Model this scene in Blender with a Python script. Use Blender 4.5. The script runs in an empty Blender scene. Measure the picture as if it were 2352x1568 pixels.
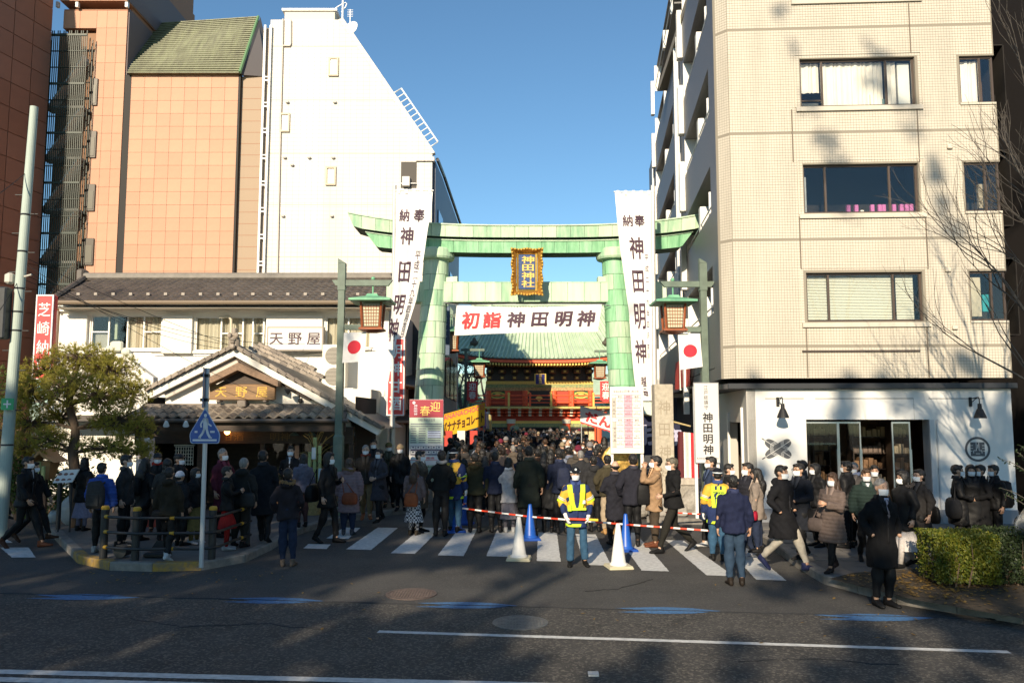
import bpy, math, random
import numpy as np
from mathutils import Vector, Matrix, noise
R = math.radians
SC = bpy.context.scene
COL = SC.collection
random.seed(7)

# ------------------------------------------------------------------ camera, world, sun, exposure
F, CX, CY, TH, EYE = 1829.0, 1176.0, 784.0, R(5.34), 2.5
cam = bpy.data.cameras.new('camera')
cam.sensor_width = 36.0
cam.lens = 28.0
cam.clip_start = 0.1
cam.clip_end = 3000
cam_o = bpy.data.objects.new('camera', cam)
cam_o.location = (0, 0, EYE)
cam_o.rotation_euler = (R(90) + TH, 0, 0)
COL.objects.link(cam_o)
SC.camera = cam_o

SUN_EL, SUN_AZ = R(24.0), R(16.0)          # light travels towards +Y, a little towards +X
W = bpy.data.worlds.new('World')
SC.world = W
W.use_nodes = True
wn = W.node_tree
bg = wn.nodes['Background']
sky = wn.nodes.new('ShaderNodeTexSky')
sky.sky_type = 'NISHITA'
sky.sun_disc = False
sky.sun_elevation = SUN_EL
sky.sun_rotation = R(180) + SUN_AZ
sky.air_density = 1.0
sky.dust_density = 0.2
sky.ozone_density = 3.0
tint = wn.nodes.new('ShaderNodeMix'); tint.data_type = 'RGBA'; tint.blend_type = 'MULTIPLY'; tint.inputs[0].default_value = 1.0
tint.inputs[7].default_value = (0.8, 1.0, 1.02, 1)
wn.links.new(sky.outputs[0], tint.inputs[6]); wn.links.new(tint.outputs[2], bg.inputs[0])
bg.inputs[1].default_value = 0.105
sun = bpy.data.lights.new('sun', 'SUN')
sun.energy = 5.0
sun.angle = R(0.55)
sun.color = (1.0, 0.845, 0.63)
sun_o = bpy.data.objects.new('sun', sun)
SDIR = Vector((math.sin(SUN_AZ) * math.cos(SUN_EL), math.cos(SUN_AZ) * math.cos(SUN_EL), -math.sin(SUN_EL)))
sun_o.rotation_euler = SDIR.to_track_quat('-Z', 'Y').to_euler()
sun_o.location = (-8, -20, 20)
COL.objects.link(sun_o)
SC.view_settings.view_transform = 'Standard'
SC.view_settings.look = 'None'
SC.view_settings.gamma = 1.0
SC.view_settings.use_curve_mapping = False
SC.view_settings.exposure = 0.5
SC.cycles.max_bounces = 6
SC.cycles.transparent_max_bounces = 12
SC.cycles.use_denoising = True

# ------------------------------------------------------------------ measuring helpers
def ray(u, v):
  a = (u - CX) / F
  b = -(v - CY) / F
  return Vector((a, math.cos(TH) - b * math.sin(TH), math.sin(TH) + b * math.cos(TH)))
def G(u, v, z=0.0):
  d = ray(u, v)
  t = (z - EYE) / d.z
  return Vector((d.x * t, d.y * t, z))
def P(u, v, Y):
  d = ray(u, v)
  t = Y / d.y
  return Vector((d.x * t, Y, EYE + d.z * t))
class Frame:
  """a vertical plane: local x along it, y into it, z up"""
  def __init__(s, x, y, yaw, z=0.0):
    s.o = Vector((x, y, z)); s.yaw = R(yaw)
    c, n = math.cos(s.yaw), math.sin(s.yaw)
    s.ex = Vector((c, n, 0)); s.ey = Vector((-n, c, 0))
  def loc(s, u, v, off=0.0):
    d = ray(u, v); c = Vector((0, 0, EYE))
    t = ((s.o - c).dot(s.ey) + off) / d.dot(s.ey)
    p = c + d * t - s.o
    return p.dot(s.ex), p.z
  def rect(s, u0, u1, v0, v1, off=0.0):
    """x0,x1,z0,z1 of a pixel rectangle, read at its middle lines"""
    um, vm = (u0 + u1) / 2, (v0 + v1) / 2
    return s.loc(u0, vm, off)[0], s.loc(u1, vm, off)[0], s.loc(um, v1, off)[1], s.loc(um, v0, off)[1]

# ------------------------------------------------------------------ materials
MATS = {}
def M(name, col, rough=0.6, metal=0.0, ns=0.0, na=0.0, bump=0.0, bs=0.0, spec=0.5, stretch=None, col2=None, coat=0.0):
  if name in MATS:
    return MATS[name]
  m = bpy.data.materials.new(name)
  MATS[name] = m
  m.use_nodes = True
  nt = m.node_tree
  b = nt.nodes['Principled BSDF']
  b.inputs['Base Color'].default_value = (*col, 1)
  b.inputs['Roughness'].default_value = rough
  b.inputs['Metallic'].default_value = metal
  b.inputs['Specular IOR Level'].default_value = spec
  if coat: b.inputs['Coat Weight'].default_value = coat
  tc = None
  def coords():
    nonlocal tc
    if tc is None:
      t = nt.nodes.new('ShaderNodeTexCoord')
      mp = nt.nodes.new('ShaderNodeMapping')
      if stretch: mp.inputs['Scale'].default_value = stretch
      nt.links.new(t.outputs['Object'], mp.inputs['Vector'])
      tc = mp.outputs[0]
    return tc
  if ns:
    n = nt.nodes.new('ShaderNodeTexNoise')
    n.inputs['Scale'].default_value = ns
    n.inputs['Detail'].default_value = 6
    n.inputs['Roughness'].default_value = 0.65
    nt.links.new(coords(), n.inputs['Vector'])
    r = nt.nodes.new('ShaderNodeValToRGB')
    c2 = col2 if col2 else tuple(c * (1 - na) for c in col)
    c1 = col if col2 else tuple(min(1, c * (1 + na)) for c in col)
    r.color_ramp.elements[0].position = 0.32
    r.color_ramp.elements[1].position = 0.68
    r.color_ramp.elements[0].color = (*c2, 1)
    r.color_ramp.elements[1].color = (*c1, 1)
    nt.links.new(n.outputs['Fac'], r.inputs[0])
    nt.links.new(r.outputs[0], b.inputs['Base Color'])
  if bump:
    n2 = nt.nodes.new('ShaderNodeTexNoise')
    n2.inputs['Scale'].default_value = bs or ns * 4 or 20
    n2.inputs['Detail'].default_value = 5
    nt.links.new(coords(), n2.inputs['Vector'])
    bp = nt.nodes.new('ShaderNodeBump')
    bp.inputs['Strength'].default_value = bump
    bp.inputs['Distance'].default_value = 0.02
    nt.links.new(n2.outputs['Fac'], bp.inputs['Height'])
    nt.links.new(bp.outputs[0], b.inputs['Normal'])
  return m
def glass(name, tint, refl=1.0):
  if name in MATS: return MATS[name]
  m = bpy.data.materials.new(name); MATS[name] = m
  m.use_nodes = True
  nt = m.node_tree; nt.nodes.clear()
  o = nt.nodes.new('ShaderNodeOutputMaterial')
  t = nt.nodes.new('ShaderNodeBsdfTransparent'); t.inputs[0].default_value = (*tint, 1)
  g = nt.nodes.new('ShaderNodeBsdfGlossy'); g.inputs['Roughness'].default_value = 0.03
  f = nt.nodes.new('ShaderNodeFresnel'); f.inputs[0].default_value = 1.5 if refl <= 1 else 1.9
  x = nt.nodes.new('ShaderNodeMixShader')
  nt.links.new(f.outputs[0], x.inputs[0]); nt.links.new(t.outputs[0], x.inputs[1])
  nt.links.new(g.outputs[0], x.inputs[2]); nt.links.new(x.outputs[0], o.inputs[0])
  return m
def emit(name, col, k):
  if name in MATS: return MATS[name]
  m = bpy.data.materials.new(name); MATS[name] = m
  m.use_nodes = True
  b = m.node_tree.nodes['Principled BSDF']
  b.inputs['Base Color'].default_value = (*col, 1)
  b.inputs['Emission Color'].default_value = (*col, 1)
  b.inputs['Emission Strength'].default_value = k
  return m
def leafmat(name, c1, c2, trans=0.35):
  if name in MATS: return MATS[name]
  m = bpy.data.materials.new(name); MATS[name] = m
  m.use_nodes = True
  nt = m.node_tree
  b = nt.nodes['Principled BSDF']
  b.inputs['Roughness'].default_value = 0.55
  g = nt.nodes.new('ShaderNodeNewGeometry')
  r = nt.nodes.new('ShaderNodeValToRGB')
  r.color_ramp.elements[0].color = (*c1, 1); r.color_ramp.elements[1].color = (*c2, 1)
  nt.links.new(g.outputs['Random Per Island'], r.inputs[0])
  nt.links.new(r.outputs[0], b.inputs['Base Color'])
  t = nt.nodes.new('ShaderNodeBsdfTranslucent')
  nt.links.new(r.outputs[0], t.inputs[0])
  x = nt.nodes.new('ShaderNodeMixShader'); x.inputs[0].default_value = trans
  o = nt.nodes['Material Output']
  nt.links.new(b.outputs[0], x.inputs[1]); nt.links.new(t.outputs[0], x.inputs[2])
  nt.links.new(x.outputs[0], o.inputs[0])
  return m

# ------------------------------------------------------------------ mesh helpers
class MB:
  def __init__(s): s.v = []; s.f = []; s.m = []
  def add(s, vs, fs, m=0):
    o = len(s.v)
    s.v += [tuple(p) for p in vs]
    s.f += [tuple(i + o for i in f) for f in fs]
    s.m += [m] * len(fs)
    return s
  def box(s, x0, x1, y0, y1, z0, z1, m=0):
    return s.add([(x0, y0, z0), (x1, y0, z0), (x1, y1, z0), (x0, y1, z0), (x0, y0, z1), (x1, y0, z1), (x1, y1, z1), (x0, y1, z1)],
        [(0, 3, 2, 1), (4, 5, 6, 7), (0, 1, 5, 4), (1, 2, 6, 5), (2, 3, 7, 6), (3, 0, 4, 7)], m)
  def bbox(s, x0, x1, y0, y1, z0, z1, b=0.01, m=0):
    """box with chamfered vertical and horizontal edges"""
    b = min(b, (x1 - x0) / 3, (y1 - y0) / 3, (z1 - z0) / 3)
    rings = []
    for z, i in ((z0, b), (z0 + b, 0), (z1 - b, 0), (z1, b)):
      X0, X1, Y0, Y1 = x0 + i, x1 - i, y0 + i, y1 - i
      rings.append([(X0 + b, Y0, z), (X1 - b, Y0, z), (X1, Y0 + b, z), (X1, Y1 - b, z), (X1 - b, Y1, z), (X0 + b, Y1, z), (X0, Y1 - b, z), (X0, Y0 + b, z)])
    return s.loft(rings, m)
  def quad(s, a, b, c, d, m=0): return s.add([a, b, c, d], [(0, 1, 2, 3)], m)
  def prism(s, poly, d, m=0):
    n = len(poly); d = Vector(d)
    vs = [Vector(p) for p in poly] + [Vector(p) + d for p in poly]
    fs = [tuple(range(n))[::-1], tuple(range(n, 2 * n))] + [(i, (i + 1) % n, (i + 1) % n + n, i + n) for i in range(n)]
    return s.add(vs, fs, m)
  def loft(s, rings, m=0, cap=True):
    n = len(rings[0]); vs = [p for r in rings for p in r]; fs = []
    for k in range(len(rings) - 1):
      for i in range(n):
        j = (i + 1) % n
        fs.append((k * n + i, k * n + j, (k + 1) * n + j, (k + 1) * n + i))
    if cap:
      fs.append(tuple(range(n))[::-1]); fs.append(tuple(range((len(rings) - 1) * n, len(rings) * n)))
    return s.add(vs, fs, m)
  def tube(s, pts, r, n=8, m=0, cap=True):
    pts = [Vector(p) for p in pts]
    rs = r if isinstance(r, (list, tuple)) else [r] * len(pts)
    rings = []; up = None
    for i, p in enumerate(pts):
      d = (pts[min(i + 1, len(pts) - 1)] - pts[max(i - 1, 0)]).normalized()
      if up is None:
        up = Vector((1, 0, 0)) if abs(d.x) < 0.8 else Vector((0, 1, 0))
      a = (up - d * up.dot(d)).normalized(); up = a; b = d.cross(a)
      rings.append([p + (a * math.cos(2 * math.pi * k / n) + b * math.sin(2 * math.pi * k / n)) * rs[i] for k in range(n)])
    return s.loft(rings, m, cap)
  def lathe(s, prof, c=(0, 0, 0), n=16, m=0, sx=1, sy=1):
    rings = [[(c[0] + r * sx * math.cos(2 * math.pi * k / n), c[1] + r * sy * math.sin(2 * math.pi * k / n), c[2] + z) for k in range(n)] for r, z in prof]
    return s.loft(rings, m)
  def ell(s, c, r, nu=16, nv=10, m=0):
    prof = []
    rings = []
    for j in range(nv + 1):
      t = math.pi * (j + 0.02) / (nv + 0.04) - math.pi / 2
      rings.append([(c[0] + r[0] * math.cos(t) * math.cos(2 * math.pi * k / nu), c[1] + r[1] * math.cos(t) * math.sin(2 * math.pi * k / nu), c[2] + r[2] * math.sin(t)) for k in range(nu)])
    return s.loft(rings, m)
  def holes(s, x0, x1, z0, z1, y0, y1, hs, m=0):
    """a wall slab with rectangular openings"""
    zs = sorted({z0, z1, *[h[2] for h in hs], *[h[3] for h in hs]})
    zs = [z for z in zs if z0 <= z <= z1]
    for a, b in zip(zs[:-1], zs[1:]):
      zm = (a + b) / 2
      cuts = sorted([(h[0], h[1]) for h in hs if h[2] < zm < h[3]])
      x = x0
      for c0, c1 in cuts:
        if c0 > x: s.box(x, c0, y0, y1, a, b, m)
        x = max(x, c1)
      if x < x1: s.box(x, x1, y0, y1, a, b, m)
    return s
  def build(s, name, mats, parent=None, smooth=False, loc=None, rot=None):
    me = bpy.data.meshes.new(name)
    me.from_pydata(s.v, [], s.f)
    if not isinstance(mats, (list, tuple)): mats = [mats]
    for m in mats: me.materials.append(m)
    if len(mats) > 1: me.polygons.foreach_set('material_index', s.m)
    if smooth: me.polygons.foreach_set('use_smooth', [True] * len(me.polygons))
    me.update()
    return link(name, me, parent, loc, rot)
def link(name, me, parent=None, loc=None, rot=None):
  o = bpy.data.objects.new(name, me)
  COL.objects.link(o)
  if parent: o.parent = parent
  if loc is not None: o.location = loc
  if rot is not None: o.rotation_euler = rot
  return o
def tag(o, label=None, cat=None, group=None, kind=None):
  if label: o['label'] = label
  if cat: o['category'] = cat
  if group: o['group'] = group
  if kind: o['kind'] = kind
  return o
def thing(name, label, cat, loc=(0, 0, 0), rotz=0.0, group=None):
  o = bpy.data.objects.new(name, None)
  o.empty_display_size = 0.2
  COL.objects.link(o)
  o.location = loc; o.rotation_euler = (0, 0, rotz)
  return tag(o, label, cat, group)
def kids(o): return [c for c in bpy.data.objects if c.parent == o]
def copy_tree(o, parent=None, depth=0):
  c = o.copy(); COL.objects.link(c)
  if parent: c.parent = parent
  for k in kids(o): copy_tree(k, c)
  return c
def struct(o, label=None): return tag(o, label, kind='structure')

# ------------------------------------------------------------------ lettering
GL = {}
def glyph(ch, off=0.0, res=2):
  key = (ch, off, res)
  if key not in GL:
    c = bpy.data.curves.new('lettering', 'FONT')
    c.body = ch; c.size = 1.0; c.resolution_u = res; c.offset = off
    o = bpy.data.objects.new('lettering', c)
    COL.objects.link(o)
    dg = bpy.context.evaluated_depsgraph_get()
    me = bpy.data.meshes.new_from_object(o.evaluated_get(dg))
    vs = [(v.co.x, v.co.y) for v in me.vertices]
    fs = [tuple(p.vertices) for p in me.polygons]
    bpy.data.objects.remove(o); bpy.data.curves.remove(c); bpy.data.meshes.remove(me)
    GL[key] = (vs, fs)
  return GL[key]
def flat(y): return lambda x, z: (x, y, z)
def put(mb, text, fn, cx, cz, w, h, m=0, off=0.0, fit=None, sq=1.0):
  """text centred on (cx, cz). A single ideograph keeps its em proportions; longer text or fit=True fills w x h"""
  vs, fs = glyph(text, 0.0)
  if not vs: return
  xs = [v[0] for v in vs]; zs = [v[1] for v in vs]
  x0, x1, z0, z1 = min(xs), max(xs), min(zs), max(zs)
  if fit or (fit is None and len(text) > 1):
    sx, sz = w / max(1e-6, x1 - x0), h / max(1e-6, z1 - z0)
  else:
    sx, sz = w / 0.95, h / 0.95
  mx, mz = (x0 + x1) / 2, (z0 + z1) / 2
  offs = [(0, 0)] if off < .003 else [(off * math.cos(6.2832 * k / 6), off * math.sin(6.2832 * k / 6)) for k in range(6 if off > .012 else 3)]
  for i, (dx, dz) in enumerate(offs):
    vv = []
    for x, z in vs:
      p = fn(cx + (x - mx + dx) * sx, cz + (z - mz + dz) * sz); vv.append((p[0], p[1] - .0006 * i, p[2]))
    mb.add(vv, fs, m)
def column(mb, chars, fn, cx, z0, z1, w, m=0, off=0.0):
  """characters one under another from z1 (top) down to z0"""
  st = (z1 - z0) / len(chars)
  for i, c in enumerate(chars):
    put(mb, c, fn, cx, z1 - (i + 0.5) * st, w, min(st * 0.9, w * 1.15), m, off)

# ------------------------------------------------------------------ common materials
asphalt = M('asphalt', (0.05, 0.048, 0.046), 0.85, ns=0.8, na=0.3, bump=0.55, bs=90)
def speckle(m, scale, amt, col):
  """light aggregate stones showing in the asphalt"""
  nt = m.node_tree; b = nt.nodes['Principled BSDF']; src = b.inputs['Base Color'].links[0].from_socket
  v = nt.nodes.new('ShaderNodeTexVoronoi'); v.inputs['Scale'].default_value = scale; t = nt.nodes.new('ShaderNodeTexCoord'); nt.links.new(t.outputs['Object'], v.inputs['Vector'])
  s_ = nt.nodes.new('ShaderNodeSeparateColor'); nt.links.new(v.outputs['Color'], s_.inputs[0])
  r = nt.nodes.new('ShaderNodeMapRange'); r.inputs[1].default_value = 1 - amt; r.inputs[2].default_value = 1.0; nt.links.new(s_.outputs[0], r.inputs[0])
  x = nt.nodes.new('ShaderNodeMix'); x.data_type = 'RGBA'; x.inputs[7].default_value = (*col, 1)
  nt.links.new(r.outputs[0], x.inputs[0]); nt.links.new(src, x.inputs[6]); nt.links.new(x.outputs[2], b.inputs['Base Color'])
speckle(asphalt, 70, .25, (.1, .092, .083))
asphalt_c = M('asphalt_coarse', (0.043, 0.04, 0.037), 0.85, ns=1.3, na=0.35, bump=0.8, bs=55)
speckle(asphalt_c, 42, .4, (.14, .125, .105))
paint = M('road_paint', (0.66, 0.66, 0.64), 0.7, ns=13, col2=(.42, .42, .41), bump=0.2, bs=60)
white = M('white_plaster', (0.8, 0.78, 0.73), 0.75, ns=2.5, na=0.06)
white_metal = M('white_metal', (0.78, 0.78, 0.76), 0.4)
grey_metal = M('grey_metal', (0.35, 0.36, 0.37), 0.45, 0.6, ns=6, na=0.15)
dark_metal = M('dark_metal', (0.03, 0.032, 0.034), 0.45, ns=8, na=0.3)
black = M('black', (0.008, 0.008, 0.009), 0.6)
dark_in = M('dark_interior', (0.02, 0.016, 0.013), 0.9)
ink = M('black_ink', (0.012, 0.011, 0.014), 0.7)
concrete = M('concrete', (0.3, 0.3, 0.28), 0.85, ns=3, na=0.2, bump=0.2, bs=40)
stone = M('granite', (0.3, 0.28, 0.25), 0.8, ns=14, na=0.25, bump=0.25, bs=60)
copper = M('copper_patina', (0.42, 0.6, 0.42), 0.65, ns=2.4, col2=(0.17, 0.42, 0.25), bump=0.2, bs=9, stretch=(1, 1, 0.35))
copper_d = M('copper_patina_dark', (0.2, 0.47, 0.27), 0.6, ns=3, col2=(0.1, 0.3, 0.18), bump=0.25, bs=8, stretch=(1, 1, 0.3))
gold = M('gold', (0.75, 0.47, 0.1), 0.4, 0.75, ns=14, na=0.2)
gold_paint = M('gold_paint', (0.8, 0.55, 0.12), 0.5, ns=14, na=0.1)
red_lac = M('vermilion', (0.78, 0.11, 0.035), 0.5, ns=6, na=0.15)
red_sign = M('red_sign', (0.72, 0.05, 0.05), 0.4, ns=2, na=0.06)
wood_d = M('dark_wood', (0.05, 0.03, 0.02), 0.6, ns=5, na=0.4, stretch=(1, 1, 8))
wood_m = M('brown_wood', (0.22, 0.11, 0.05), 0.6, ns=4, na=0.3, stretch=(1, 8, 8))
glass_d = glass('window_glass', (0.95, 0.96, 0.95))
cloth_w = M('white_cloth', (0.82, 0.8, 0.77), 0.85, ns=3, na=0.04, bump=0.25, bs=12)

# ================================================================== ground, roads, pavements
g = MB(); g.quad((-300, -80, -0.004), (300, -80, -0.004), (300, 700, -0.004), (-300, 700, -0.004))
struct(g.build('ground', M('ground_far', (0.1, 0.095, 0.085), 0.9, ns=0.3, na=0.2)))
YAW = R(-5.6)                                # the avenue runs to the right and a little towards the camera
rx, ry = Vector((math.cos(YAW), math.sin(YAW), 0)), Vector((-math.sin(YAW), math.cos(YAW), 0))
r_o = Vector((0, 0, 0))
g = MB()
g.quad(*[tuple(r_o + rx * a + ry * b) for a, b in ((-90, -14), (90, -14), (90, 19.0), (-90, 19.0))])
struct(g.build('road', asphalt))
g = MB()
A_, B_ = G(-200, 1357), G(2600, 1430); dd = (B_ - A_).normalized()
g.quad(*[(p.x, p.y, .001) for p in (A_ - dd * 40 - ry * 22, B_ + dd * 40 - ry * 22, B_ + dd * 40, A_ - dd * 40)])
struct(g.build('road_lanes', asphalt_c))
g = MB()
for k in range(60):
  p = A_ + dd * (k * .4 - 1); g.tube([p + Vector((0, random.uniform(-.02, .02), .001)), p + dd * .42 + Vector((0, random.uniform(-.02, .02), .001))], .012, 4)
struct(g.build('road_seam', M('tar', (.012, .012, .012), .6)))
for pts in (((1500, 1330), (1420, 1352), (1330, 1358)), ((300, 1420), (420, 1440), (600, 1432), (760, 1448)), ((1700, 1520), (1850, 1512), (2100, 1530))):
  g = MB(); q_ = [G(*p) for p in pts]
  w_ = []
  for p0, p1 in zip(q_[:-1], q_[1:]):
    w_ += [p0.lerp(p1, k / 8) + Vector((random.uniform(-.02, .02), random.uniform(-.03, .03), .003)) for k in range(8)]
  g.tube(w_, .006, 4); struct(g.build('road_crack', MATS['tar']))
g = MB(); g.quad((-3.2, 18.4, 0.0035), (4.6, 18.4, 0.0035), (7.5, 74, 0.0035), (-5.0, 74, 0.0035))
struct(g.build('approach_street', M('alley_asphalt', (0.075, 0.07, 0.066), 0.85, ns=1.5, na=0.2, bump=0.4, bs=80)))

def worn(mb, pts2, z, m=0, n=10, j=0.006):
  """a painted patch with slightly ragged edges; pts2 = ground polygon"""
  out = []
  for a, b in zip(pts2, pts2[1:] + pts2[:1]):
    a, b = Vector(a), Vector(b)
    k = max(2, int((b - a).length / 0.06)) if n else 1
    for i in range(k):
      p = a.lerp(b, i / k)
      out.append((p.x + random.uniform(-j, j), p.y + random.uniform(-j, j), z))
  mb.add(out, [tuple(range(len(out)))], m)

zeb = [(697, 750, 1259, 708, 760, 1249), (750, 800, 1236, 790, 828, 1211), (795, 852, 1261, 868, 914, 1211), (898, 953, 1270, 970, 1013, 1211),
     (1005, 1065, 1275, 1055, 1096, 1213), (1117, 1174, 1277, 1142, 1184, 1216), (1233, 1288, 1288, 1236, 1279, 1222),
     (1341, 1404, 1297, 1322, 1368, 1226), (1474, 1537, 1310, 1410, 1459, 1222), (1623, 1686, 1321, 1528, 1570, 1240), (1737, 1806, 1331, 1660, 1706, 1250)]
cw = struct(MB().add([], []).build('crosswalk', paint)) if False else bpy.data.objects.new('crosswalk', None)
COL.objects.link(cw); struct(cw)
for a, b, v0, c, d, v1 in zeb:
  mb = MB()
  worn(mb, [G(a, v0), G(b, v0 + (b - a) * 0.03), G(d, v1 + 1), G(c, v1)], 0.006)
  mb.build('stripe', paint, cw)
cw2 = bpy.data.objects.new('crosswalk', None); COL.objects.link(cw2); struct(cw2)
for q in ([(28, 1280), (82, 1280), (66, 1257), (0, 1257)], [(-60, 1248), (30, 1246), (10, 1236), (-80, 1238)]):
  mb = MB(); worn(mb, [G(*p) for p in q], 0.006); mb.build('stripe', paint, cw2)
def lane(name, pts, w):
  mb = MB()
  a = [G(*p) for p in pts]
  d = (a[-1] - a[0]).normalized(); n = Vector((-d.y, d.x, 0)) * (w / 2)
  worn(mb, [p - n for p in a] + [p + n for p in reversed(a)], 0.005, j=0.004)
  return struct(mb.build(name, paint))
lane('lane_line', [(868, 1450), (1592, 1473), (2318, 1497)], 0.1)
lane('centre_line', [(-700, 1531), (0, 1542), (1180, 1571), (2600, 1612)], 0.13)
lane('centre_line', [(-700, 1547), (0, 1560), (1180, 1592), (2600, 1640)], 0.13)
mb = MB(); mb.add([tuple(G(*p) + Vector((0, 0, .02))) for p in ((1350, 1545), (1374, 1545), (1376, 1553), (1352, 1553))], [(0, 1, 2, 3)])
mb.prism([tuple(G(*p)) for p in ((1350, 1545), (1374, 1545), (1376, 1553), (1352, 1553))], (0, 0, .018))
tag(mb.build('road_stud', paint), 'small white reflective stud on the asphalt below the lane line', 'road stud')
bluep = M('blue_road_paint', (0.06, 0.2, 0.44), 0.8, ns=26, col2=(.05, .1, .17), bump=0.4, bs=80)
for tip, tail, v in ((322, 68, 1371), (745, 518, 1379), (1190, 955, 1390), (1655, 1415, 1402), (2145, 1875, 1418)):
  a, b = G(tip, v + 1), G(tail, v - 1)
  d = a - b; L = d.length; d.normalize(); n = Vector((-d.y, d.x, 0))
  mb = MB(); w = 0.2
  worn(mb, [b - n * w * .5, b + d * L * .30 - n * w * .15, b + n * w * .55, b + d * L * .42 + n * w * .95, b + d * L * .72 + n * w * .75, a, b + d * L * .72 - n * w * .75, b + d * L * .42 - n * w * .9], 0.006)
  struct(mb.build('cycle_arrow', bluep))
def manhole(u, v, r, m1, label):
  p = G(u, v)
  t = thing('manhole_cover', label, 'manhole', p)
  mb = MB(); mb.lathe([(r, 0.0), (r, 0.012), (r * .9, 0.012), (r * .9, 0.002)], n=32); mb.build('rim', m1, t)
  mb = MB(); mb.lathe([(r * .89, 0.0), (r * .89, 0.009), (0.01, 0.009)], n=32)
  for k in range(-7, 8):
    x = k * r * .11; h = math.sqrt(max(0.01, (r * .82) ** 2 - x * x))
    for j in range(-3, 4):
      if abs(j) * .2 * r < h: mb.box(x - r * .035, x + r * .035, j * .22 * r - .07 * r, j * .22 * r + .07 * r, 0.009, 0.014)
  mb.build('cover', m1, t)
manhole(945, 1364, 0.36, M('iron_rust', (0.11, 0.08, 0.07), .6, .3, ns=12, na=.3), 'rusty round manhole cover nearer the zebra crossing')
manhole(1195, 1430, 0.34, M('iron_grey', (0.12, 0.12, 0.12), .6, .3, ns=12, na=.3), 'grey round manhole cover just above the white lane line')

pave = M('pavement', (0.13, 0.12, 0.11), 0.9, ns=3, na=0.18, bump=0.3, bs=50)
kerb_m = M('kerb_concrete', (0.2, 0.185, 0.165), 0.9, ns=5, na=0.3, bump=0.3, bs=45)
kerb_y = M('kerb_yellow', (0.42, 0.24, 0.015), 0.8, ns=9, col2=(0.14, 0.12, 0.1), bump=0.25, bs=40)
slab_m = [M('slab_%s' % n, c, 0.9, ns=4, na=0.16, bump=0.25, bs=50) for n, c in (('a', (0.15, 0.138, 0.125)), ('b', (0.125, 0.118, 0.11)), ('c', (0.165, 0.15, 0.13)))]
KH = 0.13
def pavement(name, kerb_px, back, zs=None):
  k = [G(*p) for p in kerb_px]
  n = len(k)
  mb = MB()
  poly = [Vector((p.x, p.y, 0)) for p in k] + [Vector((x, y, 0)) for x, y in back]
  mb.add([(p.x, p.y, KH - 0.004) for p in poly], [tuple(range(len(poly)))])
  mb.prism([(p.x, p.y, 0.0) for p in poly], (0, 0, KH - 0.012))
  return struct(mb.build(name, pave)), k
def kerbs(par, k, mats, step=0.62, cx=None, w=0.16):
  """kerb stones along the polyline k; the stones stand on the pavement side"""
  seg = []
  for a, b in zip(k[:-1], k[1:]):
    m = max(1, round((b - a).length / step))
    seg += [a.lerp(b, i / m) for i in range(m)]
  seg.append(k[-1])
  for i, (a, b) in enumerate(zip(seg[:-1], seg[1:])):
    d = (b - a).normalized(); n = Vector((-d.y, d.x, 0)) * w
    if cx is not None and (cx - a).dot(n) < 0: n = -n
    a2, b2 = a + d * 0.006, b - d * 0.006
    h = KH + 0.006
    mb = MB()
    r1 = [a2 - n * .06, a2 + n * .94, b2 + n * .94, b2 - n * .06]
    up = Vector((0, 0, 1))
    vs = [p for p in r1] + [p + up * (h - .02) for p in r1] + [r1[0] + up * h + n * .1, r1[1] + up * h, r1[2] + up * h, r1[3] + up * h + n * .1]
    mb.add(vs, [(0, 1, 5, 4), (1, 2, 6, 5), (2, 3, 7, 6), (3, 0, 4, 7), (4, 5, 9, 8), (5, 6, 10, 9), (6, 7, 11, 10), (7, 4, 8, 11), (8, 9, 10, 11)])
    mb.build('kerb_stone', mats(i, (a + b) / 2), par)
lk = [(60, 1168), (95, 1203), (140, 1252), (180, 1293), (252, 1309), (350, 1312), (462, 1309), (562, 1291), (622, 1263), (655, 1243), (700, 1222), (765, 1203), (860, 1187), (940, 1179), (985, 1170)]
pl, k = pavement('pavement_left', lk, [(-3.0, 26), (-5, 60), (-30, 60), (-30, 22.5)])
kerbs(pl, k, lambda i, p: kerb_y if -8.4 < p.x < -5.15 and p.y < 14.3 and not (-6.3 < p.x < -5.75) else kerb_m, cx=Vector((-7, 18, 0)))
rk = [(1488, 1197), (1620, 1203), (1692, 1216), (1765, 1252), (1830, 1302), (1892, 1340), (2060, 1386), (2352, 1433), (2800, 1500)]
pr, k = pavement('pavement_right', rk, [(24, 8), (24, 26), (4.9, 26), (3.6, 19.5)])
kerbs(pr, k, lambda i, p: kerb_m, step=0.85, cx=Vector((8, 16, 0)), w=0.18)
def inside(p, poly):
  c = False
  for a, b in zip(poly, poly[1:] + poly[:1]):
    if (a.y > p.y) != (b.y > p.y) and p.x < (b.x - a.x) * (p.y - a.y) / (b.y - a.y) + a.x: c = not c
  return c
polyR = k[:8] + [Vector((9.8, 17.2, 0)), Vector((5.2, 17.6, 0)), Vector((4.0, 18.7, 0))]
sm = MB(); sm.bbox(-.295, .295, -.145, .145, -.006, .006, .006)
slab = sm.build('paving_slab', slab_m[0], pr)
first = True
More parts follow.
